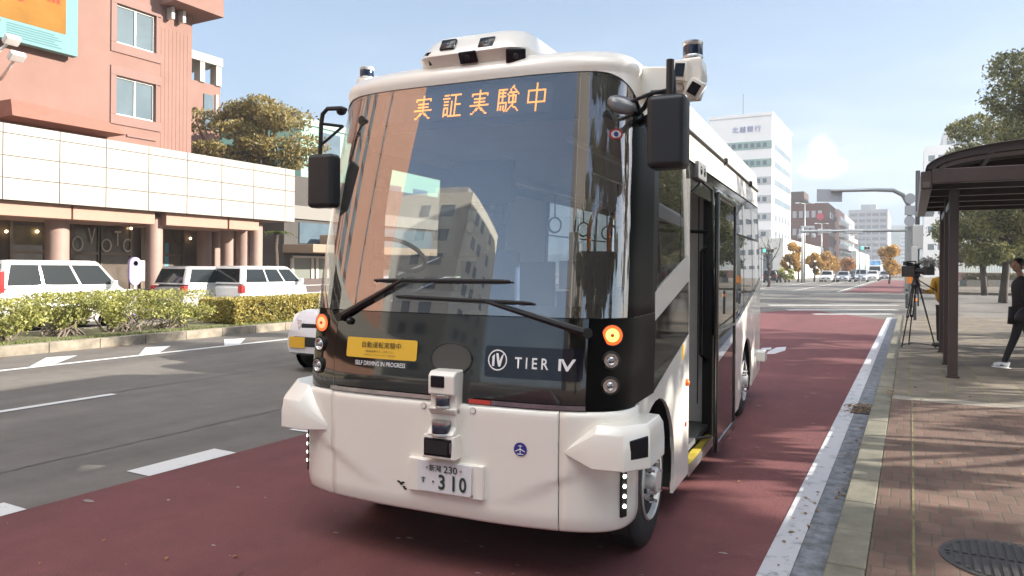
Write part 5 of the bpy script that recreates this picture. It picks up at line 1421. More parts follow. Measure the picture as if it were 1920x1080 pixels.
# palm-like plant and low bush by the canopy end
random.seed(4)
p = onx(516, 440, -25.5)
t = thing('palm', 'small palm with drooping fronds at the end of the canopy', 'palm', (-25.5, p.y, .15))
hp = p.z + .1
b = MB(); limb(b, (0, 0, -.15), (0, .1, hp - .15), .13, .09, 5, .02); b.build('trunk', BARK, t, smooth=True)
b = MB()
for k in range(16):
    a = 2 * PI * k / 16 + random.uniform(-.2, .2); L_ = random.uniform(.7, 1.1); q0 = Vector((0, .1, hp - .15))
    for j in range(7):
        f = (j + 1) / 8; c = q0 + Vector((math.cos(a) * L_ * f, math.sin(a) * L_ * f, .45 * f - .75 * f * f)); s_ = Vector((-math.sin(a), math.cos(a), -.5)) * .22 * (1.1 - f)
        d = Vector((math.cos(a), math.sin(a), 0)) * .05
        b.face([c - d, c + s_, c + d]); b.face([c - d, c - Vector((s_.x, s_.y, -s_.z)), c + d])
b.build('fronds', leafmat('leaf_palm', (.03, .06, .012), (.16, .2, .05)), t, recalc=False)
tree('low_bush', 'low pale green bush under the last canopy columns', 'bush', (-24.4, onx(482, 490, -24.4).y, .1), 1.5, .2, 1.1, 9, 1800, .09, leafmat('leaf_bush', (.08, .12, .02), (.28, .32, .08)), .05, 8)
# ================================================================== VEHICLES
CGL = mat('car_glass', (.015, .019, .02), .06, ior=1.5)
TYR = mat('tyre', (.016, .016, .016), .8)
WHL = mat('alloy', (.50, .50, .52), .3, metal=.8)
LMP = mat('clear_lamp', (.55, .56, .58), .12, metal=.5, var=.4, vscale=20)
RLP = mat('tail_lamp', (.55, .03, .03), .2, coat=.5)
def lerp(a, c, f): return a + (c - a) * f
def interp(tab, y):
    for (a, p), (c, q) in zip(tab, tab[1:]):
        if y <= c: return lerp(p, q, max(0, (y - a) / (c - a)))
    return tab[-1][1]
def car(name, label, cat, loc, rz, col, L_, W_, H_, belt, hood, cab, group=None, plate=None, lamp_z=.72, detail=True, side_split=(.36, .68), tall_lamp=False, plate_x=0.):
    """front faces +y; cab = (rear y at belt, front y at belt, rear y at roof, front y at roof)"""
    t = thing(name, label, cat, loc, rz, group)
    w_ = W_ / 2
    b = MB(); loops = []
    r0, f0, r1, f1 = cab
    hi = [(0, belt * .86), (.12, belt), (f0 - .05, belt), (f0 + .05, belt * .985), (L_ - .35, hood), (L_ - .06, hood - .12), (L_, hood - .30)]
    wd = [(0, .90), (.15, .98), (.6, 1), (L_ - .7, 1), (L_ - .2, .95), (L_, .80)]
    lo = [(0, .38), (.25, .25), (L_ - .3, .22), (L_, .32)]
    n = 16
    for k in range(n + 1):
        y = L_ * k / n; zt = interp(hi, y); q = w_ * interp(wd, y); zb = interp(lo, y)
        zs_ = zb + (zt - zb) * .72
        H2 = [(q * .93, zb), (q, zb + .10), (q * 1.0, zb + (zt - zb) * .5), (q * .985, zs_), (q * .93, zt - .02), (q * .80, zt + .005), (0, zt + .02)]
        loops.append([Vector((x, y, z)) for x, z in H2] + [Vector((-x, y, z)) for x, z in H2[-2::-1]])
    b.loft(loops)
    body = b.build('body', col, t, smooth=45)
    lv = [0, .35, .7, .9, 1.0]
    def cabdim(f):
        e = f ** 2 * .03
        return lerp(r0, r1, f) + e, lerp(f0, f1, f) - e, w_ * (lerp(.95, .80, f) - (.06 if f == 1 else 0))
    def loop(f):
        y0, y1, x = cabdim(f); z = lerp(belt - .02, H_, f) - (.0 if f < 1 else 0); c = .14
        P = []
        for px, py, a0 in ((x - c, y1 - c, 0), (-x + c, y1 - c, 90), (-x + c, y0 + c, 180), (x - c, y0 + c, 270)):
            for k in range(4): a = R(a0 + 30 * k); P.append(Vector((px + c * math.cos(a), py + c * math.sin(a), z)))
        return P
    b = MB(); Ls = [loop(f) for f in lv]
    b.loft(Ls + [[Vector((p.x * .82, lerp((r1 + f1) / 2, p.y, .9), H_ + .025)) for p in Ls[-1]]])
    b.build('cabin', col, t, smooth=45)
    zf = lambda f: lerp(belt - .02, H_, f)
    def sidewin(ya, yb, fa=.10, fb=.86):
        for sg in (-1, 1):
            P = []
            for f, yy in ((fa, 'lo'), (fb, 'hi')):
                y0, y1, x = cabdim(f); a_ = max(lerp(y0, y1, ya), y0 + .14); c_ = min(lerp(y0, y1, yb), y1 - .13)
                P.append((Vector((sg * (x + .006), a_, zf(f))), Vector((sg * (x + .006), c_, zf(f)))))
            bb = MB(); bb.face([P[0][0], P[0][1], P[1][1], P[1][0]]); bb.build('side_window', CGL, t, solid=.003)
    ss = (0.02,) + tuple(side_split) + (.985,)
    for a_, c_ in zip(ss, ss[1:]): sidewin(a_ + .012, c_ - .012)
    for end in (0, 1):
        bb = MB(); P = []
        for f in (.10, .88):
            y0, y1, x = cabdim(f); y = y1 + .006 if end else y0 - .006
            P.append((Vector((-x + .13, y, zf(f))), Vector((x - .13, y, zf(f)))))
        bb.face([P[0][0], P[0][1], P[1][1], P[1][0]]); bb.build('windscreen' if end else 'rear_window', CGL, t, solid=.003)
    for y in (.17 * L_ + .05, .80 * L_):
        for sg in (-1, 1):
            bb = MB(); r_ = .30 if H_ > 1.6 else .31
            bb.lathe([(r_ * .62, -.16 * sg), (r_ * .95, -.15 * sg), (r_, -.10 * sg), (r_, -.03 * sg), (r_ * .94, .008 * sg), (r_ * .64, .012 * sg)], (sg * (w_ - .02), y, r_), 'X', 24); wl = bb.build('wheel', TYR, t, smooth=40)
            bb = MB(); bb.lathe([(r_ * .64, .010 * sg), (r_ * .58, -.01 * sg), (r_ * .2, .0), (0, .01 * sg)], (sg * (w_ - .018), y, r_), 'X', 24); bb.build('rim', WHL, wl, smooth=40)
            bb = MB(); bb.lathe([(r_ * 1.16, .003 * sg), (0, .003 * sg)], (sg * (w_ * .999), y, r_ * 1.02), 'X', 24); bb.build('wheel_arch', GAP, t)
    for sg in (-1, 1):
        bb = MB(); x0, x1 = sorted((sg * w_ * .46, sg * w_ * .86)); z0 = hood - .30
        bb.loft([[(x0, L_ - .10, z0), (x1, L_ - .24, z0), (x1, L_ - .28, z0 + .16), (x0, L_ - .14, z0 + .13)], [(x0, L_ + .01, z0), (x1, L_ - .10, z0 + .01), (x1, L_ - .17, z0 + .17), (x0, L_ - .07, z0 + .14)]]); bb.build('headlamp', LMP, t, smooth=40)
        bb = MB()
        if tall_lamp: bb.box(sg * w_ * .84, sg * w_ * 1.0, -.012, .10, belt - .12, belt + (H_ - belt) * .62)
        else: bb.box(sg * w_ * .76, sg * w_ * .985, -.012, .14, belt - .30, belt - .06)
        bb.build('tail_lamp', RLP, t, bev=.015)
        bb = MB(); bb.box(sg * (w_ + .02), sg * (w_ + .18), f0 - .36, f0 - .24, belt - .02, belt + .15); bb.build('door_mirror', col, t, bev=.03)
        if detail:
            bb = MB()
            for f in side_split: bb.box(sg * w_ * 1.0 - .004, sg * w_ * 1.0 + .002, lerp(r0, f0, f) - .006, lerp(r0, f0, f) + .006, .36, belt - .12)
            bb.build('door_seam', GAP, t)
            for f in side_split:
                bb = MB(); bb.box(sg * w_ - .006, sg * w_ + .022, lerp(r0, f0, f) + .08, lerp(r0, f0, f) + .26, belt - .22, belt - .185); bb.build('door_handle', col, t, bev=.008)
    bb = MB(); bb.box(-w_ * .62, w_ * .62, L_ - .05, L_ + .012, .42, .58); bb.build('grille', GAP, t, bev=.02)
    bb = MB(); bb.box(-w_ * .42, w_ * .42, L_ - .22, L_ - .02, hood - .29, hood - .20); bb.build('upper_grille', GAP, t)
    bb = MB(); bb.box(plate_x - .165, plate_x + .165, L_ + .013, L_ + .022, .40 if plate else .44, .57 if plate else .60); bb.build('number_plate', plate or mat('white_plate', (.7, .7, .7), .5), t)
    bb = MB(); bb.box(-.165, .165, -.02, .0, .62, .79); bb.build('number_plate', plate or MAT['white_plate'], t)
    return t
def paint(nm, c, **k): return mat(nm, c, .22, coat=.8, **k)
CW = paint('car_white', (.78, .78, .76)); CS = paint('car_silver', (.42, .44, .47), metal=.3); CK = paint('car_black', (.02, .02, .024)); CP_ = paint('car_pearl', (.66, .65, .68))
YPL = mat('yellow_plate', (.75, .42, .03), .5)
z1 = onx(110, 490, -18.6).z
v1 = car('white_van', 'white tall wagon with red tail lamp driving at the left edge behind the ragged shrubs', 'van', (-19.4, onx(3, 540, -18.6).y, 0), 0, CW, 3.40, 1.48, z1, 1.12, 1.05, (.02, 3.02, .14, 2.50), side_split=(.33, .64), tall_lamp=True, group='vehicles on the far carriageway')
z2 = onx(450, 500, -18.3).z
yf = onx(585, 548, -18.3).y
yr = onx(386, 540, -20.0).y; L2 = yf - yr
v2 = car('white_minivan', 'white boxy minivan with dark rear glass stopped behind the clipped hedge', 'minivan', (-19.15, yr, 0), 0, CW, L2, 1.66, z2, 1.12, 1.08, (.03, L2 * .90, .14, L2 * .72), side_split=(.40, .68), group='vehicles on the far carriageway')
v3 = car('grey_minivan', 'grey minivan mostly hidden behind the white minivan by the columns', 'minivan', (-20.35, onx(331, 540, -19.9).y, 0), 0, paint('car_grey', (.40, .39, .38)), 4.5, 1.66, z2 - .02, 1.10, 1.05, (.04, 3.9, .22, 3.1), group='vehicles on the far carriageway')
tp = gnd(538, 697)
tx = car('white_compact_car', 'small white car with a yellow number plate passing the far side of the bus', 'car', (tp.x + .60, tp.y + 3.4, 0), R(180), CP_, 3.4, 1.48, 1.50, .98, .98, (.05, 2.55, .3, 1.8), plate=YPL, plate_x=.37)
# distant cars
def far_car(u, v, d, face, name, label, cat, col, H_, L_=4.4, W_=1.72, grp='cars waiting at the far crossing'):
    p = gnd(u, v); p = Vector((p.x, p.y, 0)) * 1.0
    return car(name, label, cat, p, R(180) if face < 0 else 0, col, L_, W_, H_, .95 if H_ < 1.6 else 1.1, .92 if H_ < 1.6 else 1.0, (.15, 3.1, .6, 2.3) if H_ < 1.6 else (.05, 3.75, .2, 3.0), grp, detail=False)
far_car(1554, 528, 100, -1, 'white_car', 'white car facing us, leftmost of the row at the far crossing', 'car', CW, 1.55)
far_car(1584, 528, 100, -1, 'silver_car', 'silver blue car facing us between the white car and the dark car', 'car', CS, 1.48)
far_car(1600, 526, 105, -1, 'dark_car', 'dark blue car half hidden beside the silver blue car', 'car', paint('car_navy', (.03, .04, .08)), 1.45)
far_car(1617, 528, 100, -1, 'silver_minivan', 'silver minivan facing us with a dark roof box, right of the dark car', 'minivan', CS, 1.78)
far_car(1638, 526, 110, -1, 'white_wagon', 'white wagon at the right end of the waiting row', 'car', CW, 1.6)
far_car(1443, 530, 70, 1, 'black_car', 'black car turning beside the rear corner of the bus', 'car', CK, 1.62, grp='cars waiting at the far crossing')
far_car(1660, 525, 120, -1, 'grey_car', 'small grey car beyond the waiting row under the yellow trees', 'car', paint('car_mid', (.2, .2, .21)), 1.5)
p = gnd(1633, 524)
t = thing('screen_truck', 'white box truck with a blue picture panel above its cab behind the waiting cars', 'truck', (p.x + .3, p.y + 8, 0))
b = MB(); b.box(-1.2, 1.2, 2.0, 8, .9, 3.6); b.build('cargo_box', CW, t, bev=.04)
b = MB(); b.loft([[(-1.1, 0, .5), (1.1, 0, .5), (1.1, 1.9, .5), (-1.1, 1.9, .5)], [(-1.1, 0, 1.5), (1.1, 0, 1.5), (1.1, 1.9, 1.5), (-1.1, 1.9, 1.5)], [(-1.0, .3, 2.6), (1.0, .3, 2.6), (1.0, 1.9, 2.6), (-1.0, 1.9, 2.6)]]); b.build('cab', CW, t, bev=.05)
b = MB(); b.face([(-.95, .0, 1.55), (.95, .0, 1.55), (.9, .24, 2.4), (-.9, .24, 2.4)]); b.build('windscreen', CGL, t, solid=-.01)
b = MB(); b.box(-.9, .9, 1.94, 1.99, 2.65, 3.5); b.build('picture_panel', mat('panel_blue', (.12, .30, .55), .4, var=.6, vscale=1.5), t)
for sg in (-1, 1):
    for y in (1.0, 6.5):
        b = MB(); b.lathe([(.3, -.15), (.45, -.12), (.45, .12), (.3, .15), (0, .12)], (sg * 1.0, y, .45), 'X', 16); b.build('wheel', TYR, t, smooth=40)
# ================================================================== RIGHT SIDE: SHELTER, PEOPLE, SIGNS
BRN = mat('shelter_brown', (.055, .038, .034), .4, var=.08, vscale=3)
SHX = .50
ysp = [gnd(1786, 708, SW).y, gnd(1770, 683, SW).y, gnd(1763, 660, SW).y]
sh0 = gnd(1786, 708, SW)
shel = thing('bus_shelter', 'dark brown bus shelter with an arched roof on slim square posts', 'bus shelter', (sh0.x, sh0.y, SW))
zbm = ony(1800, 350, sh0.y - .55).z - SW      # underside of the front beam
ztm = ony(1800, 314, sh0.y - .55).z - SW
DY = ysp[2] - ysp[0] + 1.2
DXW = 2.6
pw = .062
for k, y in enumerate(ysp):
    for x in (0, DXW):
        b = MB(); b.box(x - pw, x + pw, y - ysp[0] - pw, y - ysp[0] + pw, 0, zbm + .02); po = b.build('post', BRN, shel, bev=.008)
        b = MB(); b.box(x - pw - .004, x - pw, y - ysp[0] - .012, y - ysp[0] + .012, .02, zbm); b.build('post_groove', GAP, po)
        b = MB(); b.box(x - pw - .02, x + pw + .02, y - ysp[0] - pw - .02, y - ysp[0] + pw + .02, 0, .03); b.build('post_foot', BRN, po)
b = MB(); b.box(-.045, .045, ysp[0] - ysp[0], DY - 1.2, zbm - .22, zbm - .12); b.build('side_rail', BRN, shel)
xl = ony(1737, 330, sh0.y - .55).x - sh0.x
xr = DXW - xl
yN, yFar = -.55, DY + .4
for x in (xl, xr):
    b = MB(); b.box(x - .07, x + .07, yN, yFar, zbm - .02, ztm - .03); b.build('eave_beam', BRN, shel, bev=.015)
    b = MB(); b.box(x - .045, x + .045, yN - .006, yN, zbm + .005, zbm + .09); b.build('beam_end', mat('beam_end', (.09, .075, .07), .5), shel)
b = MB(); b.box(xl + .07, xr - .07, yN, yN + .10, zbm + .06, ztm); b.build('end_beam', BRN, shel, bev=.012)
b = MB()
for k in range(1, 6): b.box(xl + .07, xr - .07, yN + (yFar - yN) * k / 5 - .10, yN + (yFar - yN) * k / 5, zbm + .08, ztm - .06)
b.build('cross_beam', BRN, shel)
rise = ony(1920, 262, sh0.y - .55).z - SW - ztm
cx = (xl + xr) / 2; hw = (xr - xl) / 2
def archp(f, k=0.): a = PI * f; return (cx - (hw + k) * math.cos(a), ztm + (rise * 1.05 + k) * math.sin(a))
for y in (yN, yN + (yFar - yN) * .33, yN + (yFar - yN) * .66, yFar - .08):
    b = MB(); b.loft([[(p[0], y, p[1]) , (p[0], y + .08, p[1]), (q[0], y + .08, q[1]), (q[0], y, q[1])] for p, q in [(archp(f / 20), archp(f / 20, -.11)) for f in range(21)]]); b.build('roof_rib', BRN, shel)
b = MB()
for f in (.14, .32, .5, .68, .86):
    p = archp(f, -.05); b.box(p[0] - .03, p[0] + .03, yN + .08, yFar - .08, p[1] - .03, p[1] + .03)
b.build('purlins', BRN, shel)
b = MB(); b.grid([[(archp(f / 24, .012)[0], y, archp(f / 24, .012)[1]) for f in range(25)] for y in (yN - .05, yFar + .05)]); b.build('roof_sheet', mat('roof_brown', (.06, .045, .042), .3), shel, smooth=True, solid=.012)
# tie bar inside the arch
b = MB(); b.loft([[(p[0], yN, p[1]), (p[0], yN + .05, p[1]), (q[0], yN + .05, q[1]), (q[0], yN, q[1])] for p, q in [((cx - hw * .9 * math.cos(PI * f / 20), ztm + rise * .62 * math.sin(PI * f / 20)), (cx - hw * .9 * math.cos(PI * f / 20), ztm + rise * .62 * math.sin(PI * f / 20) - .05)) for f in range(21)]]); b.build('inner_rib', BRN, shel)

# ---------------- figures
SKIN = mat('skin', (.42, .25, .18), .55); HAIR = mat('hair_black', (.012, .010, .010), .55)
BLC = mat('black_cloth', (.016, .016, .018), .85, var=.3, vscale=9); TRS = mat('dark_trousers', (.020, .018, .020), .85)
def skinned(name, chains, m, parent, sub=2, smooth=True):
    """chains: list of lists of (x, y, z, radius); a chain may start at an existing joint"""
    me = bpy.data.meshes.new(name); V = []; E = []; RR = []
    def idx(p):
        for i, q in enumerate(V):
            if (Vector(q) - Vector(p[:3])).length < 1e-4: return i
        V.append(tuple(p[:3])); RR.append(p[3]); return len(V) - 1
    for c in chains:
        ids = [idx(p) for p in c]; E += list(zip(ids, ids[1:]))
    me.from_pydata(V, E, [])
    o = bpy.data.objects.new(name, me); COL.objects.link(o)
    if parent: o.parent = parent
    md = o.modifiers.new('skin', 'SKIN'); md.use_smooth_shade = True
    for i, r_ in enumerate(RR):
        sv = me.skin_vertices[0].data[i]; rr_ = r_ if isinstance(r_, tuple) else (r_, r_); sv.radius = rr_; sv.use_root = (i == 0)
    if sub: o.modifiers.new('sub', 'SUBSURF').levels = sub; o.modifiers['sub'].render_levels = sub
    me.materials.append(m)
    # bake to a plain mesh so the part is one continuous surface
    dg = bpy.context.evaluated_depsgraph_get(); me2 = bpy.data.meshes.new_from_object(o.evaluated_get(dg))
    o.modifiers.clear(); o.data = me2
    if not me2.materials: me2.materials.append(m)
    for p in me2.polygons: p.use_smooth = True
    return o
def head(parent, c, fwd, m_skin=SKIN, hair=True, long=False, cap=None):
    c = Vector(c); f = Vector(fwd).normalized(); q = Matrix.Translation(c) @ f.to_track_quat('-Y', 'Z').to_matrix().to_4x4()
    b = MB(); b.ball((0, 0, 0), 1, 3, (.076, .095, .112))
    for v in b.bm.verts:
        if v.co.z < -.02: k = (v.co.z + .02) / .09; v.co.x *= 1 + .28 * k; v.co.y = v.co.y * (1 + .2 * k) - .012 * -k
    b.ball((0, -.094, -.012), 1, 2, (.014, .022, .026))
    for sx in (-1, 1): b.ball((sx * .076, .008, -.008), 1, 2, (.012, .02, .032))
    b.ball((0, -.088, -.062), 1, 2, (.026, .010, .009))
    bmesh.ops.transform(b.bm, matrix=q, verts=b.bm.verts); h_ = b.build('head', m_skin, parent, smooth=True)
    for sx in (-1, 1):
        b = MB(); b.ball((sx * .031, -.085, .012), 1, 2, (.013, .008, .007)); bmesh.ops.transform(b.bm, matrix=q, verts=b.bm.verts); b.build('eye', HAIR, h_, smooth=True)
    if hair:
        b = MB(); b.ball((0, .016, .022), 1, 3, (.090, .106, .112))
        for v in b.bm.verts:
            if v.co.y < -.055: v.co.y = -.055 - (v.co.y + .055) * .1
            if v.co.y < -.02 and v.co.z < .045: v.co.z = max(v.co.z, .045)
            if not long and v.co.z < -.05: v.co.z = -.05
        if long: b.ball((0, .05, -.08), 1, 2, (.085, .06, .13))
        bmesh.ops.transform(b.bm, matrix=q, verts=b.bm.verts); b.build('hair', HAIR, h_, smooth=True)
    return h_
def hand(parent, w_, d, side, m_=SKIN, curl=.5, k=1.):
    """palm plus five separate fingers starting at the wrist w_, pointing along d"""
    w_ = Vector(w_); d = Vector(d).normalized(); sx = Vector(side).normalized(); n = d.cross(sx).normalized()
    root = w_; pm = w_ + d * .045 * k; kn = w_ + d * .088 * k
    ch = [[(*root, .022 * k), (*pm, .030 * k)]]
    o = skinned('hand', [[(*root, .021 * k), (*(w_ + d * .03 * k), .026 * k), (*pm, .030 * k), (*(w_ + d * .075 * k), .028 * k)]], m_, parent, 2)
    for i, (off, L_) in enumerate(((-.028, .062), (-.0095, .074), (.0095, .070), (.027, .054))):
        p0 = w_ + d * .078 * k + sx * off * k; P = [p0]; dd = d.copy()
        for j in range(3):
            dd = (dd + n * curl * (.45 + .15 * j)).normalized(); P.append(P[-1] + dd * L_ * k * (.42, .33, .25)[j])
        skinned('finger', [[(*p, .0085 * k * (1 - .12 * j)) for j, p in enumerate(P)]], m_, o, 1)
    p0 = w_ + d * .03 * k - sx * .026 * k; P = [p0, p0 - sx * .022 * k + d * .025 * k + n * .01 * k, p0 - sx * .026 * k + d * .055 * k + n * .022 * k]
    skinned('thumb', [[(*p, .0095 * k * (1 - .1 * j)) for j, p in enumerate(P)]], m_, o, 1)
    return o
# walking person in black, striding left across the pavement
fo = gnd(1872, 690, SW)
# local frame: +x image-right on the ground, +y away from the camera
per = thing('person', 'person in black coat and dark trousers striding past the shelter, white shoes', 'person', (fo.x, fo.y, SW), -YAW + YAW + R(28.6))
hip = (.40, .05, .92)
leg = lambda pts: pts
skinned('trousers', [[(.40, .05, .96, (.15, .115)), (.36, .0, .84, .095), (.245, -.02, .50, .066), (.09, -.02, .13, .047), (.085, -.02, .09, .045)], [(.40, .05, .96, (.15, .115)), (.46, .10, .84, .095), (.58, .12, .50, .066), (.83, .12, .20, .047), (.86, .12, .17, .045)]], TRS, per)
skinned('coat', [[(.40, .05, .80, (.175, .135)), (.405, .05, 1.0, (.165, .13)), (.40, .05, 1.22, (.175, .125)), (.385, .05, 1.40, (.165, .10)), (.375, .05, 1.485, .060)],
  [(.385, .05, 1.40, (.165, .10)), (.33, -.13, 1.38, .062), (.27, -.20, 1.14, .052), (.37, -.28, .985, .042), (.40, -.29, .96, .040)],
  [(.385, .05, 1.40, (.165, .10)), (.45, .23, 1.38, .062), (.52, .27, 1.12, .052), (.43, .28, .92, .042)]], BLC, per)
b = MB(); b.grid([[(.40 + .19 * math.cos(a), .05 + .145 * math.sin(a), .98) for a in [2 * PI * k / 16 for k in range(17)]], [(.41 + .215 * math.cos(a), .05 + .165 * math.sin(a), .70) for a in [2 * PI * k / 16 for k in range(17)]]]); b.build('coat_hem', BLC, per, smooth=True, solid=.01)
skinned('neck', [[(.375, .05, 1.46, .052), (.355, .05, 1.56, .048)]], SKIN, per)
head(per, (.335, .05, 1.635), (-1, -.15, -.08))
hand(per, (.40, -.29, .965), (.6, -.1, -.75), (0, 1, 0), curl=.35); hand(per, (.43, .28, .92), (-.1, 0, -1), (1, 0, 0), curl=.35)
SHO = mat('white_shoe', (.72, .73, .76), .5, var=.1, vscale=30)
def shoe(x, y, z, tilt, m_=SHO):
    b = MB(); b.ball((0, 0, .045), 1, 3, (.135, .046, .05))
    for v in b.bm.verts:
        v.co.z = max(v.co.z, .012)
        if v.co.x > .04: v.co.z = lerp(v.co.z, .012, 0); v.co.z += .045 * max(0, (v.co.x - .03) / .1) if v.co.z > .03 else 0
    bmesh.ops.transform(b.bm, matrix=Matrix.Translation((x, y, z)) @ Matrix.Rotation(tilt, 4, 'Y'), verts=b.bm.verts); s_ = b.build('shoe', m_, per, smooth=True)
    b = MB(); b.box(-.135, .13, -.042, .042, 0, .016, bev=.006); bmesh.ops.transform(b.bm, matrix=Matrix.Translation((x, y, z)) @ Matrix.Rotation(tilt, 4, 'Y'), verts=b.bm.verts); b.build('sole', mat('sole_white', (.8, .8, .8), .6), s_)
    b = MB(); b.box(-.05, .0, -.048, .048, .04, .055); bmesh.ops.transform(b.bm, matrix=Matrix.Translation((x, y, z)) @ Matrix.Rotation(tilt, 4, 'Y'), verts=b.bm.verts); b.build('shoe_stripe', BLC, s_)
shoe(.03, -.02, .005, R(6)); shoe(.86, .12, .075, R(38))
# bag carried on the near arm
bg_ = thing('shoulder_bag', 'large black shoulder bag hanging at the side of the walking person', 'bag', (fo.x, fo.y, SW), R(28.6))
b = MB(); b.ball((.26, -.30, .86), 1, 3, (.20, .10, .16))
for v in b.bm.verts: v.co.z = max(v.co.z, .715); v.co.x += (v.co.z - .86) * .35
b.build('bag_body', mat('bag_black', (.012, .012, .013), .5, bump=.3, bscale=30), bg_, smooth=True)
b = MB(); b.tube([(.22, -.30, .96), (.27, -.24, 1.2), (.35, -.17, 1.45), (.40, -.08, 1.47), (.44, .0, 1.3), (.40, -.20, 1.05), (.34, -.30, .97)], .014, 6); b.build('bag_strap', BLC, bg_, smooth=True)
# person in yellow, mostly hidden by the posts, beside a broadcast camera on its tripod
yo = gnd(1766, 650, SW)
op = thing('person', 'person in a yellow jacket standing behind the shelter posts beside the tripod', 'person', (yo.x + .02, yo.y, SW), R(28.6))
YJ = mat('yellow_jacket', (.62, .36, .04), .7)
skinned('trousers', [[(0, 0, .95, (.15, .11)), (-.06, 0, .82, .088), (-.08, 0, .48, .062), (-.08, .0, .1, .048)], [(0, 0, .95, (.15, .11)), (.08, .02, .82, .088), (.10, .02, .48, .062), (.10, .02, .1, .048)]], TRS, op)
skinned('jacket', [[(0, 0, .86, (.165, .125)), (0, 0, 1.1, (.165, .125)), (0, 0, 1.36, (.165, .10)), (0, 0, 1.46, .06)], [(0, 0, 1.36, (.165, .10)), (-.19, 0, 1.35, .062), (-.26, -.02, 1.10, .052), (-.40, -.08, 1.14, .042)], [(0, 0, 1.36, (.165, .10)), (.19, 0, 1.35, .062), (.24, 0, 1.08, .052), (.22, -.06, .88, .042)]], YJ, op)
skinned('neck', [[(0, 0, 1.44, .052), (-.01, 0, 1.54, .048)]], SKIN, op)
head(op, (-.02, 0, 1.61), (-.9, -.5, 0), long=True)
hand(op, (-.40, -.08, 1.14), (-1, -.1, .2), (0, 0, 1), curl=.6); hand(op, (.22, -.06, .88), (0, -.1, -1), (1, 0, 0), curl=.4)
for x in (-.08, .10):
    b = MB(); b.ball((x - .04, -.01, .04), 1, 2, (.13, .045, .045)); b.build('shoe', BLC, op, smooth=True)
to = gnd(1716, 652, SW)
tri = thing('tripod', 'tall black broadcast tripod with spreader standing on the pavement near the kerb', 'tripod', (to.x, to.y, SW), R(28.6))
hz = 1.26
b = MB(); b.lathe([(.07, hz - .05), (.09, hz), (.07, hz + .05), (.05, hz + .12), (.06, hz + .16), (0, hz + .16)], (0, 0, 0), 'Z', 16); b.build('head', BLKM, tri, smooth=40)
for k in range(3):
    a = R(200 + 120 * k); ft = Vector((.36 * math.cos(a), .36 * math.sin(a), .02)); tp_ = Vector((.06 * math.cos(a), .06 * math.sin(a), hz - .03)); n = Vector((-math.sin(a), math.cos(a), 0)) * .022
    b = MB(); b.tube([tp_ + n, tp_.lerp(ft, .52) + n], .012, 6); b.tube([tp_ - n, tp_.lerp(ft, .52) - n], .012, 6); b.tube([tp_.lerp(ft, .48), ft], .013, 6); b.build('leg', BLKM, tri)
    b = MB(); b.tube([Vector((0, 0, .10)), ft + Vector((0, 0, .05))], .009, 5); b.build('spreader', BLKM, tri)
b = MB(); b.tube([(.05, 0, hz + .10), (.45, .05, hz - .12)], .011, 6); b.build('pan_bar', BLKM, tri)
tvc = thing('tv_camera', 'shoulder type broadcast video camera with a shaggy microphone cover mounted on the tripod', 'video camera', (to.x, to.y, SW + hz + .16), R(28.6) + R(12))
b = MB(); b.box(-.07, .07, -.05, .32, 0, .22); b.box(-.06, .06, -.05, .20, .22, .27); b.build('camera_body', BLKM, tvc, bev=.015)
b = MB(); b.lathe([(.055, -.28), (.075, -.29), (.075, -.20), (.058, -.19), (.058, -.05)], (0, 0, .12), 'Y', 20); b.lathe([(0, -.27), (.055, -.275)], (0, 0, .12), 'Y', 20); b.build('lens', BLKM, tvc, smooth=40)
b = MB(); b.box(-.085, .085, -.40, -.29, .04, .20); b.build('lens_hood', BLKM, tvc, bev=.008)
b = MB(); b.tube([(-.10, -.02, .26), (-.22, -.02, .27)], .025, 8); b.box(-.26, -.19, -.05, .05, .23, .31); b.build('viewfinder', BLKM, tvc, bev=.006)
b = MB(); b.tube([(0, .0, .31), (0, .25, .31)], .013, 6); b.tube([(0, .0, .26), (0, .0, .31)], .012, 6); b.tube([(0, .25, .22), (0, .25, .31)], .012, 6); b.build('top_handle', BLKM, tvc)
random.seed(12); b = MB()
for _ in range(500):
    p = Vector((.10 + random.gauss(0, .045), -.20 + random.gauss(0, .10), .28 + random.gauss(0, .05))); leaf_quad(b, p, .03)
b.build('wind_cover', mat('fur_grey', (.40, .42, .40), .9), tvc, recalc=False)
b = MB(); b.box(.07, .13, .02, .26, .02, .18); b.build('battery', mat('battery_grey', (.05, .05, .055), .5), tvc, bev=.01)
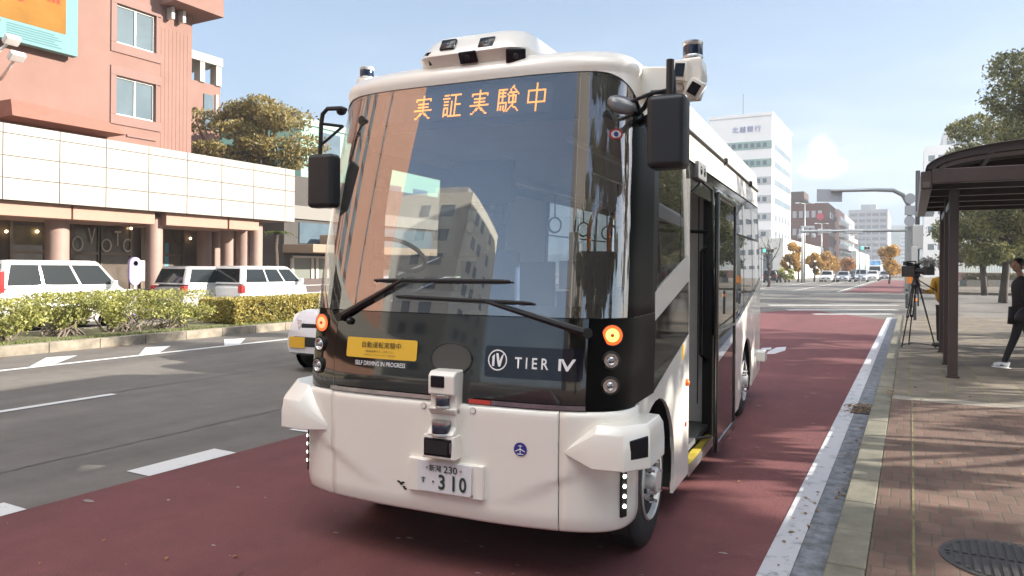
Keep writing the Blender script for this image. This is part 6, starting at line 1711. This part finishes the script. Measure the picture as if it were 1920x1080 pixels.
# ---------------- street metalwork
POLE = mat('galvanised', (.34, .36, .36), .45, metal=.5, var=.08, vscale=4); SIGNG = mat('sign_back', (.46, .48, .50), .5, metal=.3)
def at(u, v, d): return dep(u, v, d)
pg = gnd(1706, 576, SW)
dA = pg.y * math.cos(YAW) - pg.x * math.sin(YAW)
t = thing('arched_sign_pole', 'tall grey pole arching over the red lane with sign board and round signs', 'sign pole', pg)
def lw(u, v, d=dA): return at(u, v, d) - pg
arm0 = lw(1706, 395); 
dAm = dA * 1.0
P = [Vector((0, 0, 0)), lw(1706, 480), lw(1706, 410), lw(1703, 383), lw(1693, 366), lw(1675, 357), lw(1640, 356), lw(1560, 358)]
b = MB(); b.tube(P, .10, 10, [1.2, 1.1, 1, .95, .9, .85, .75, .6]); b.build('pole', POLE, t, smooth=True)
def panel(u0, v0, u1, v1, d, m_, name, thick=.06, back=.12):
    a, c = at(u0, v0, d) - pg, at(u1, v1, d) - pg; mid = (a + c) / 2; ux = Vector((math.cos(YAW), math.sin(YAW), 0)); w_ = abs((c - a).dot(ux)) / 2; h_ = abs(c.z - a.z) / 2
    b = MB(); b.box(-w_, w_, -thick / 2, thick / 2, -h_, h_); bmesh.ops.transform(b.bm, matrix=Matrix.Translation(mid + Vector((-math.sin(YAW), math.cos(YAW), 0)) * back) @ Matrix.Rotation(YAW, 4, 'Z'), verts=b.bm.verts); return b.build(name, m_, t, bev=.01)
panel(1534, 354, 1581, 378, dA, SIGNG, 'sign_board')
for u, v, r_ in ((1703, 373, 10), (1702, 415, 10)):
    c = at(u, v, dA) - pg; rr_ = r_ / FPX * dA; dirv = Vector((-math.sin(YAW), math.cos(YAW), 0))
    b = MB(); b.cyl(c - dirv * .16, c - dirv * .13, rr_, n=24); b.build('round_sign', SIGNG, t)
panel(1693, 386, 1712, 404, dA, SIGNG, 'square_sign', back=-.15)
b = MB(); b.lathe([(.135, 1.0), (.135, 1.35)], (0, 0, 0), 'Z', 12); b.build('orange_band', mat('band_orange', (.75, .25, .03), .5), t)
b = MB(); c = lw(1712, 480); b.box(c.x - .18, c.x + .18, -.1, .15, c.z - .5, c.z + .4); b.build('control_box', mat('pale_box', (.55, .56, .55), .5), t, bev=.03)
t = thing('utility_pole', 'dark slim pole standing just behind the arched sign pole', 'pole', gnd(1719, 574, SW)); h_ = dep(1719, 348, 36).z
b = MB(); b.tube([(0, 0, 0), (0, 0, h_)], .09, 8); b.build('pole', mat('pole_dark', (.05, .05, .055), .6), t, smooth=True)
b = MB(); b.box(-.22, .22, -.2, .1, h_ * .42, h_ * .60); b.build('pole_box', MAT['pale_box'], t, bev=.05)
b = MB(); b.box(-.1, .6, -.1, .1, h_ * .66, h_ * .70); b.build('lamp_arm', POLE, t)
# signal beam over the far crossing
dB = 72.
b0, b1 = dep(1502, 434, dB), dep(1700, 432, dB)
t = thing('signal_gantry', 'long horizontal grey traffic signal beam spanning the avenue', 'signal gantry', (b1.x, b1.y, 0))
b = MB(); b.tube([b0 - Vector((b1.x, b1.y, 0)), Vector((0, 0, b1.z))], .14, 8); b.tube([Vector((0, 0, 0)), Vector((0, 0, b1.z + .4))], .16, 8); b.build('beam', POLE, t, smooth=40)
for u, v, w_, h2 in ((1545, 434, 26, 7), (1600, 434, 34, 9)):
    c = dep(u, v, dB) - Vector((b1.x, b1.y, 0)); s_ = dB / FPX
    b = MB(); b.box(-w_ * s_ / 2, w_ * s_ / 2, -.12, .12, -h2 * s_ / 2, h2 * s_ / 2); bmesh.ops.transform(b.bm, matrix=Matrix.Translation(c) @ Matrix.Rotation(YAW, 4, 'Z'), verts=b.bm.verts); b.build('signal_housing', SIGNG, t, bev=.05)
for u, v in ((1499, 443), (1525, 442)):
    c = dep(u, v, dB) - Vector((b1.x, b1.y, 0)); s_ = dB / FPX; b = MB(); b.box(-3.5 * s_, 3.5 * s_, -.1, .1, -4 * s_, 4 * s_); bmesh.ops.transform(b.bm, matrix=Matrix.Translation(c) @ Matrix.Rotation(YAW, 4, 'Z'), verts=b.bm.verts); b.build('signal_box', SIGNG, t, bev=.05)
def lamp_pole(u, vb, vt, name, label, arms, z0=0., r_=.12, grp='street lamps along the avenue'):
    g_ = gnd(u, vb, z0); d = g_.y * math.cos(YAW) - g_.x * math.sin(YAW); s_ = d / FPX
    t = thing(name, label, 'street lamp', g_, YAW, grp); H_ = (vb - vt) * s_
    b = MB(); b.tube([(0, 0, 0), (0, 0, H_ * .5), (0, 0, H_)], r_, 8, [1, .8, .6]); b.build('pole', POLE, t, smooth=True)
    for a in arms:
        b = MB(); b.tube([(0, 0, H_ - .1), (a * s_ * .5, 0, H_ + .02), (a * s_, 0, H_)], .05, 6); ar = b.build('arm', POLE, t, smooth=True)
        b = MB(); b.box(a * s_ * .62, a * s_, -.12, .12, H_ - .06, H_ + .08); b.build('lamp_head', mat('lamp_pale', (.6, .62, .62), .4), ar, bev=.03)
    return t, H_, s_
t, H_, s_ = lamp_pole(1508, 530, 381, 'street_lamp', 'double armed grey street lamp, tallest one left of the waiting cars', (-18, 18))
lamp_pole(1540, 525, 419, 'street_lamp', 'double armed street lamp between the tallest lamp and the white car', (-13, 13))
b = None
lamp_pole(1622, 520, 447, 'street_lamp', 'small street lamp behind the waiting cars with a green light below', (-9, 9))
lamp_pole(1636, 520, 455, 'street_lamp', 'small slim street lamp just right of the screen truck', (-8, 8), r_=.09)
g_ = gnd(1504, 530); t = thing('signal_post', 'plain pale post beside the tallest double armed street lamp', 'post', g_, YAW)
b = MB(); b.tube([(0, 0, 0), (0, 0, 7.3)], .16, 8); b.build('post', mat('post_pale', (.55, .56, .52), .6), t, smooth=True)
b = MB(); b.box(-.2, 1.5, -.15, .15, 7.1, 7.35); b.build('post_arm', SIGNG, t)
for u, v, nm, lb in ((1622, 465, 'traffic_signal', 'green traffic signal hanging beside the small street lamp beyond the cars'), (1440, 470, 'traffic_signal', 'green traffic signal by the bare tree near the bus tail')):
    c = dep(u, v, 85 if u > 1500 else 70); t = thing(nm, lb, 'traffic signal', (c.x, c.y, 0), YAW)
    b = MB(); b.tube([(-.6, 0, 0), (-.6, 0, c.z + .3), (0, 0, c.z + .3)], .06, 6); b.build('post', POLE, t)
    b = MB(); b.box(-.6, .6, -.1, .1, c.z - .2, c.z + .2); hs = b.build('housing', SIGNG, t, bev=.04)
    b = MB(); b.lathe([(0, -.12), (.15, -.115), (.15, -.1)], (-.36, 0, c.z), 'Y', 12); b.build('green_light', mat('signal_green', (.05, .7, .4), .4, emis=(.05, .85, .5), estr=2), hs)
    for x in (0, .36): b = MB(); b.lathe([(0, -.12), (.15, -.115), (.15, -.1)], (x, 0, c.z), 'Y', 12); b.build('dark_light', GAP, hs)
# bollards at the kerb corner
for k, (u, v) in enumerate(((1700, 578), (1716, 600))):
    q = gnd(u, v, SW); t = thing('bollard', ('dark slim bollard on the pavement left of the sign pole foot', 'dark bollard nearer the tripod on the pavement edge')[k], 'bollard', q, 0, 'dark bollards at the kerb corner')
    b = MB(); b.lathe([(.05, 0), (.05, .75), (.04, .8), (0, .81)], (0, 0, 0), 'Z', 12); b.build('post', MAT['pole_dark'], t, smooth=40)
    b = MB(); b.lathe([(.053, .6), (.053, .68)], (0, 0, 0), 'Z', 12); b.build('reflector_band', MAT['band_orange'] if k else POLE, t)
# low planter and wall beyond the shelter
q = gnd(1850, 537, SW)
t = thing('stone_planter', 'low pale stone planter holding a trimmed green hedge behind the shelter', 'planter', q, YAW)
s_ = (q.y * math.cos(YAW) - q.x * math.sin(YAW)) / FPX
b = MB(); b.box(-38 * s_, 70 * s_, 0, 1.2, 0, 12 * s_); b.build('planter_box', CONC, t, bev=.03)
hd = thing('planter_hedge', 'trimmed dark green hedge growing in the pale stone planter', 'hedge', q, YAW)
b = MB(); random.seed(31)
for _ in range(2500): leaf_quad(b, Vector((random.uniform(-36 * s_, 68 * s_), random.uniform(.0, 1.15), random.uniform(11 * s_, 24 * s_))), .09)
b.build('foliage', LGR, hd, recalc=False)
q = gnd(1830, 527, SW)
t = thing('park_wall', 'long low brick wall with pale railings at the back of the pavement', 'wall', q, YAW)
s_ = (q.y * math.cos(YAW) - q.x * math.sin(YAW)) / FPX
b = MB(); b.box(-45 * s_, 400 * s_, 0, .4, 0, 16 * s_); b.build('brick_base', mat('wall_brick', (.16, .075, .06), .85, var=.2, vscale=4), t)
b = MB()
for k in range(40): b.box(-44 * s_ + k * 5 * s_, -42.6 * s_ + k * 5 * s_, .1, .3, 16 * s_, 46 * s_)
b.box(-45 * s_, 160 * s_, .1, .3, 46 * s_, 49 * s_); b.build('pale_railing', mat('pale_green', (.50, .56, .50), .6), t)

# ---------------- trees on the pavement side
def crown_tree(u, vb_or_d, vtop, vcrown, rad, seed, label, n=9000, leaf=.16, ncl=22, base=None, m_=LGR, tr=.22):
    if base is None:
        d = vb_or_d; p = dep(u, 500, d); base = Vector((p.x, p.y, SW))
    d = base.y * math.cos(YAW) - base.x * math.sin(YAW)
    H_ = CAM_H + (505 - vtop) / FPX * d - SW; cz = CAM_H + (505 - vcrown) / FPX * d - SW
    return tree('street_tree', label, 'tree', base, H_, cz, rad, ncl, n, leaf, m_, tr, seed, 'broadleaf trees on the pavement side')
LGR2 = leafmat('leaf_park', (.070, .085, .035), (.29, .28, .11), .4)
crown_tree(1985, 30, 30, 497, 3.1, 41, 'large dark green tree behind the shelter rising past its roof at the right edge', n=30000, leaf=.085, ncl=44, m_=LGR2, tr=.26)
crown_tree(1880, 38, 205, 496, 2.8, 42, 'rounded green tree behind the shelter with its trunk seen through the opening', n=24000, leaf=.10, ncl=38, m_=LGR2)
crown_tree(1846, 50, 262, 500, 2.4, 43, 'green tree furthest along the pavement behind the shelter posts', n=16000, leaf=.12, ncl=32, m_=LGR2)
crown_tree(2010, 44, 60, 470, 4.4, 44, 'wide tree at the far right behind the large dark green one', n=12000, leaf=.14, ncl=26, m_=LGR2, tr=.3)
# trees beyond the right edge of the photo that shade the pavement
for k, (x, y, H_, cz, rad, n, ncl) in enumerate(((9.2, 7.6, 9.0, 2.3, 2.6, 5200, 18), (7.2, 13.6, 6.6, 2.4, 2.9, 4200, 16), (10.5, 18.2, 9.6, 2.6, 3.3, 5200, 20), (13.5, 9.8, 9.5, 3.6, 2.6, 3600, 14), (9, 24, 8.5, 3, 3.5, 5000, 18), (5.0, 9.4, 4.4, 2.2, 1.7, 1500, 8), (4.7, 19.2, 9.0, 2.4, 2.5, 6000, 20))):
    tree('park_tree', ('evergreen tree beside the pavement shading the nearest kerb', 'evergreen tree shading the middle of the pavement', 'broad evergreen tree shading the bus doors', 'tall thin evergreen tree set back from the pavement', 'broad evergreen tree shading the far end of the red lane', 'small evergreen tree nearest the shelter', 'tall evergreen tree just past the shelter end')[k], 'tree', (x, y, SW), H_, cz, rad, int(ncl * 1.7), int(n * .8), .14, LGR, .18, 60 + k, csize=.6, group= 'trees shading the pavement')

crown_tree(1945, 56, 235, 500, 4.2, 45, 'dense dark tree deep in the park behind the shelter roof', n=14000, leaf=.16, ncl=34, m_=LGR2)
crown_tree(1850, 72, 330, 502, 4.2, 46, 'distant dark tree closing the view under the shelter roof', n=11000, leaf=.2, ncl=30, m_=LGR2)
# ================================================================== FAR BUILDINGS, STREET TREES
STONE = mat('pale_stone', (.86, .84, .82), .7, var=.04, vscale=.3)
FGL = mat('far_glass', (.14, .18, .20), .15, ior=1.6, var=.3, vscale=.2)
FGG = mat('far_glass_green', (.30, .42, .38), .25, var=.2, vscale=.3)
BRWN = mat('brown_brick', (.13, .062, .05), .8, var=.15, vscale=.5)
def block(name, label, u0, u1, u2, vtop, X, m, zb=0., dmin=None):
    c = onx(u1, vtop, X); cy = c.y
    left = ony(u0, vtop, cy).x; back = onx(u2, vtop, X).y
    t = thing(name, label, 'building', (X, cy, 0))
    W_, D_, H_ = X - left, back - cy, c.z
    b = MB(); b.box(-W_, 0, 0, D_, 0, H_); b.build('wall', m, t)
    return t, W_, D_, H_
def zrow(u, v, X, cy=None):
    return onx(u, v, X).z
def strip_f(t, W_, z0, z1, x0=.05, x1=.95, m=FGL, name='window_row', n=0, out=.06):
    b = MB(); a, c = -W_ * x1, -W_ * x0
    if n:
        st_ = (c - a) / n
        for k in range(n): b = MB(); b.box(a + k * st_ + st_ * .2, a + (k + 1) * st_ - st_ * .2, -out, .05, z0, z1); o = b.build('window', m, t)
        return o
    else: b.box(a, c, -out, .05, z0, z1)
    return b.build(name, m, t)
def strip_s(t, D_, z0, z1, y0=.05, y1=.95, m=FGL, name='window_row', n=0, out=.06):
    b = MB(); a, c = D_ * y0, D_ * y1
    if n:
        st_ = (c - a) / n
        for k in range(n): b = MB(); b.box(-.05, out, a + k * st_ + st_ * .2, a + (k + 1) * st_ - st_ * .2, z0, z1); o = b.build('window', m, t)
        return o
    else: b.box(-.05, out, a, c, z0, z1)
    return b.build(name, m, t)
XB = -20.
bank, W_, D_, H_ = block('bank_tower', 'tall white bank tower with blue lettering above green tinted window bands', 1330, 1448, 1484, 215, XB, STONE)
b = MB(); b.box(-W_ - .1, .1, -.1, D_ + .1, H_, H_ + .5); b.build('parapet', STONE, bank)
for k, v in enumerate((263, 297, 331, 366, 399, 431, 462)):
    z1_, z0_ = zrow(1448, v, XB), zrow(1448, v + 15, XB)
    strip_f(bank, W_, z0_, z1_, .0, 1., FGG if k < 2 else mat('far_panel', (.50, .50, .50), .5), 'window_row', 0, .04)
    strip_f(bank, W_, z0_ + .3, z1_ - .3, .06, .94, FGL if k else FGL, 'window_row', 9 if k < 5 else 7, .08)
    strip_s(bank, D_, z0_ + .1, z1_ - .1, .12, .97, FGL, 'window_row', 0 if k < 4 else 5, .06)
c = onx(1448, 240, XB)
text_plane('bank_lettering', '北越銀行', mat('bank_blue', (.05, .08, .32), .5), bank, (-W_ * .40, -.08, zrow(1448, 239, XB)), (1, 0, 0), (0, 0, 1), 4.6, 1.0, space=1.3)
b = MB(); b.lathe([(.5, .02), (.5, .1), (0, .1)], (.0, D_ * .86, zrow(1448, 262, XB) + 3.2), 'X', 16); b.build('round_logo', mat('logo_pale', (.40, .40, .48), .5), bank)
b = MB(); b.tube([(-W_ * .55, 5, H_), (-W_ * .55, 5, H_ + 5)], .08, 5); b.build('roof_mast', POLE, bank)
ann, W_, D_, H_ = block('bank_annex', 'low white annex with a lit blank side wall behind the yellow trees', 1425, 1469, 1545, 446, -18., mat('annex_white', (.66, .64, .58), .7))
b = MB(); b.box(-W_, 0, -.05, .1, 0, H_ * .01 + .01)
b.build('plinth', STONE, ann)
strip_f(ann, W_, 1.0, 4.2, .45, .85, FGL); 
brn, W_, D_, H_ = block('brown_building', 'dark brown brick office building with a roof box and a red round sign', 1440, 1553, 1570, 380, -17.2, BRWN)
b = MB(); b.box(-W_, -W_ * .42 + 0, 3, 12, H_, H_ + 3.2); b.build('roof_box', mat('brown_dark', (.09, .06, .05), .8), brn)
for k in range(5):
    z0_ = H_ - 3.4 - k * 4.2
    if z0_ > 3: strip_f(brn, W_, z0_, z0_ + 1.6, .08, .6, mat('far_window_pale', (.34, .34, .36), .3), 'window_row', 5)
    if z0_ > 3: strip_s(brn, D_, z0_, z0_ + 1.6, .1, .9, FGL, 'window_row', 4)
b = MB(); b.lathe([(.8, -.1), (.8, -.02), (0, -.02)], (-W_ * .13, 0, H_ - 3.2), 'Y', 20); b.build('round_sign', mat('sign_crimson', (.45, .05, .08), .5), brn)
apt, W_, D_, H_ = block('balcony_apartments', 'pink and white apartment block with projecting balconies beside the brown building', 1556, 1572, 1602, 392, -16.4, mat('pinkish', (.55, .36, .32), .8))
for k in range(int(H_ / 3)):
    b = MB(); b.box(0, 1.1, 2, D_ - 2, 1.2 + k * 3, 2.3 + k * 3); b.build('balcony', mat('balcony_white', (.66, .66, .64), .6), apt)
    strip_s(apt, D_, 2.35 + k * 3, 3.9 + k * 3, .1, .9, FGL, 'window_row', 0, .04)
    strip_f(apt, W_, 2.0 + k * 3, 3.3 + k * 3, .15, .85, FGL, 'window_row', 2)
gap_, W_, D_, H_ = block('grey_apartments', 'broad grey apartment slab with rows of dark balconies at the end of the avenue', 1592, 1664, 1671, 392, -11., mat('far_grey', (.34, .35, .37), .8, var=.05, vscale=.2))
for k in range(int(H_ / 3.2)):
    strip_f(gap_, W_, 1.4 + k * 3.2, 3.0 + k * 3.2, .03, .97, mat('far_dark', (.13, .14, .16), .5), 'window_row', 0, .05)
b = MB()
for f in (.0, .2, .4, .55, .75, .99): b.box(-W_ * f - .4, -W_ * f + .2, -.6, 0, 0, H_)
b.build('fins', MAT['far_grey'], gap_)
b = MB(); b.box(-W_ * .7, -W_ * .3, 4, 12, H_, H_ + 3); b.build('roof_box', MAT['far_grey'], gap_)
low, W_, D_, H_ = block('low_shops', 'low white shops beside the balcony apartments beyond the waiting cars', 1596, 1606, 1630, 470, -13.5, mat('shop_white', (.62, .62, .58), .7))
strip_s(low, D_, 1, 3.2, .05, .95, FGG, 'window_row', 6); strip_f(low, W_, 1, 3, .1, .9)
tow, W_, D_, H_ = block('pale_blue_tower', 'narrow pale grey tower far along the right of the avenue above the sign pole', 1688, 1703, 1704, 442, -2.6, mat('far_pale', (.45, .47, .52), .7))
for k in range(int(H_ / 4)): strip_f(tow, W_, 1.2 + k * 4, 2.8 + k * 4, .1, .9, FGL, 'window_row', 3)
def rblock(name, label, u0, u1, vtop, y, m, rows):
    a = ony(u0, vtop, y); c = ony(u1, vtop, y); t = thing(name, label, 'building', (a.x, y, 0)); W_ = c.x - a.x
    b = MB(); b.box(0, W_, 0, 20, 0, a.z); b.build('wall', m, t)
    for k in range(rows):
        z = a.z - 3.5 - k * 4
        for j in range(3): b = MB(); b.box(W_ * (.12 + .28 * j), W_ * (.30 + .28 * j), -.06, .05, z, z + 1.3); b.build('window', FGL, t)
    return t
rblock('white_block', 'white apartment block over the shelter beam, lower of the two', 1733, 1800, 274, 190, STONE, 8)
rblock('white_tower', 'taller white block rising behind the lower one beside the park trees', 1768, 1830, 248, 215, mat('tower_white', (.58, .57, .56), .7), 5)
# hills at the end of the avenue
b = MB(); random.seed(2)
pts = []
for k in range(41):
    x = -1500 + 3000 * k / 40; pts.append((x, 60 + 95 * math.exp(-((x + 30) / 260) ** 2) + random.uniform(-6, 6)))
for dy, f in ((0, 1), (400, .0)): pass
b.grid([[(x, 2300, -5) for x, z in pts], [(x, 2500, z * .7) for x, z in pts], [(x, 2700, z) for x, z in pts], [(x, 3300, -5) for x, z in pts]])
struct(b.build('hills', mat('hill_forest', (.10, .13, .14), .95, var=.2, vscale=.01), smooth=True))
# yellow ginkgo trees and the bare tree by the annex
def far_tree(name, u, d, vtop, vcr, rad, m_, seed, label, n=700, leaf=.32, ncl=9, flat=1.1, bare=False, csz=1., cat='tree', grp='yellow street trees at the crossing'):
    p = dep(u, 500, d); H_ = CAM_H + (505 - vtop) / FPX * d; cz = CAM_H + (505 - vcr) / FPX * d
    return tree(name, label, cat, (p.x, p.y, 0), H_, cz, rad, ncl, n, leaf, m_, .14, seed, grp, flat=flat, bare=bare, csize=csz)
for k, (u, d, vt, rad, lb) in enumerate(((1480, 98, 458, 1.0, 'thin yellow ginkgo in front of the annex wall, leftmost of the yellow trees'), (1496, 100, 456, 1.1, 'yellow ginkgo just left of the tallest double armed street lamp'), (1527, 102, 470, 1.0, 'bright yellow ginkgo between the two left street lamps'), (1548, 106, 472, 1.2, 'yellow ginkgo right of the second street lamp'), (1562, 112, 480, 1.1, 'small yellow ginkgo above the white car'), (1592, 116, 478, 1.1, 'orange brown tree above the silver blue car'), (1668, 92, 455, 1.4, 'largest yellow ginkgo standing right of the waiting cars'))):
    far_tree('ginkgo_tree', u, d, vt, 512, rad, LGK if k != 5 else leafmat('leaf_rust', (.25, .10, .02), (.5, .22, .05)), 80 + k, lb, n=1500, leaf=.2, csz=1.5)
far_tree('bare_tree', 1440, 68, 432, 490, 2.0, LGK, 90, 'leafless reddish grey tree beside the rear corner of the bus', n=0, ncl=12, bare=True, grp=None)
far_tree('roadside_shrub', 1473, 96, 505, 524, 1.2, LHD, 91, 'low green shrub at the foot of the annex wall', n=500, leaf=.2, grp=None)
# ================================================================== THE STREET BEHIND THE CAMERA (seen in the bus glass)
BRO = mat('terracotta_tile', (.42, .235, .165), .75, var=.06, vscale=.8)
t = thing('terracotta_tower', 'tall terracotta tower with dark vertical window strips further down the far side of the road', 'building', (-26, -3.2, 0))
b = MB(); b.box(-16, 0, -26.8, 0, 0, 44); b.build('wall', BRO, t)
for y0, y1 in ((-5.8, -3.2), (-9.6, -7.8), (-2.0, -1.2), (-16.5, -16.0)):
    b = MB(); b.box(-.05, .12, y0, y1, 6.5, 41); f = b.build('window_strip', FGL, t)
    b = MB()
    for k in range(16): b.box(.121, .16, y0, y1, 7.2 + 2.15 * k, 7.6 + 2.15 * k)
    b.build('strip_bars', mat('strip_brown', (.07, .045, .035), .6), f)
b = MB(); b.box(0, 4.0, -26.8, 0, 3.6, 6.0); b.build('canopy', WPAN, t)
t = thing('cream_office', 'slim cream office block with small square windows beyond the terracotta tower', 'building', (-34.5, -62, 0))
b = MB(); b.box(-14, 0, -18, 0, 0, 36); b.build('wall', mat('cream_render', (.62, .60, .52), .7), t)
for k in range(8):
    for y in (-4.5, -7.5, -13):
        b = MB(); b.box(-.05, .06, y, y + 1.6, 4 + 4 * k, 5.9 + 4 * k); b.build('window', FGL, t)
    b = MB(); b.box(-4, -2.2, -.05, .06, 4 + 4 * k, 5.9 + 4 * k); b.box(-7.5, -5.7, -.05, .06, 4 + 4 * k, 5.9 + 4 * k); b.build('window', FGL, t)
b = MB(); b.box(-8, -3, -10, -4, 36, 39); b.build('roof_box', mat('roof_grey', (.4, .4, .4), .7), t)
t = thing('stone_tower', 'ribbed stone office tower on the near pavement side behind the camera', 'building', (7.0, -40, 0))
b = MB(); b.box(0, 9, -20, 0, 0, 52); b.build('wall', mat('rib_stone', (.36, .32, .27), .75), t)
b = MB()
for k in range(6): b.box(-.25, 9.2, .02, .35, 3, 52) if False else b.box(k * 1.7, k * 1.7 + .7, .0, .5, 3, 52)
b.build('ribs', mat('rib_pale', (.44, .40, .34), .75), t)
for k, (x, y, H_, rad) in enumerate(((6.0, -5.5, 13.5, 3.2), (8.5, -12, 15, 3.6), (11, -1.5, 12, 2.8), (4.6, -15, 14, 3.2), (8.8, .2, 12, 3.0), (6.8, -2.4, 10, 2.6))):
    tree('park_tree', ('dark street tree just behind the camera on the pavement', 'second dark street tree behind the camera', 'dark street tree to the right of the camera', 'furthest dark street tree behind the camera', 'dark street tree beside the camera on the shop side', 'slim dark street tree close beside the camera')[k], 'tree', (x, y, SW), H_, 2.6, rad, 20, 5200, .22, LGR, .2, 120 + k, 'trees shading the pavement')

# thin winter-morning haze along the avenue
def haze(dens):
    b = MB(); b.box(-150, 110, -90, 560, -1.2, 70)
    m = bpy.data.materials.new('haze_air'); m.use_nodes = True; t_ = m.node_tree; t_.nodes.remove(t_.nodes['Principled BSDF'])
    v = t_.nodes.new('ShaderNodeVolumePrincipled'); v.inputs['Color'].default_value = (.93, .96, 1, 1); v.inputs['Density'].default_value = dens; v.inputs['Anisotropy'].default_value = .2
    t_.links.new(v.outputs[0], t_.nodes['Material Output'].inputs['Volume'])
    o = b.build('haze', m); o['kind'] = 'stuff'; return o
haze(.0008)
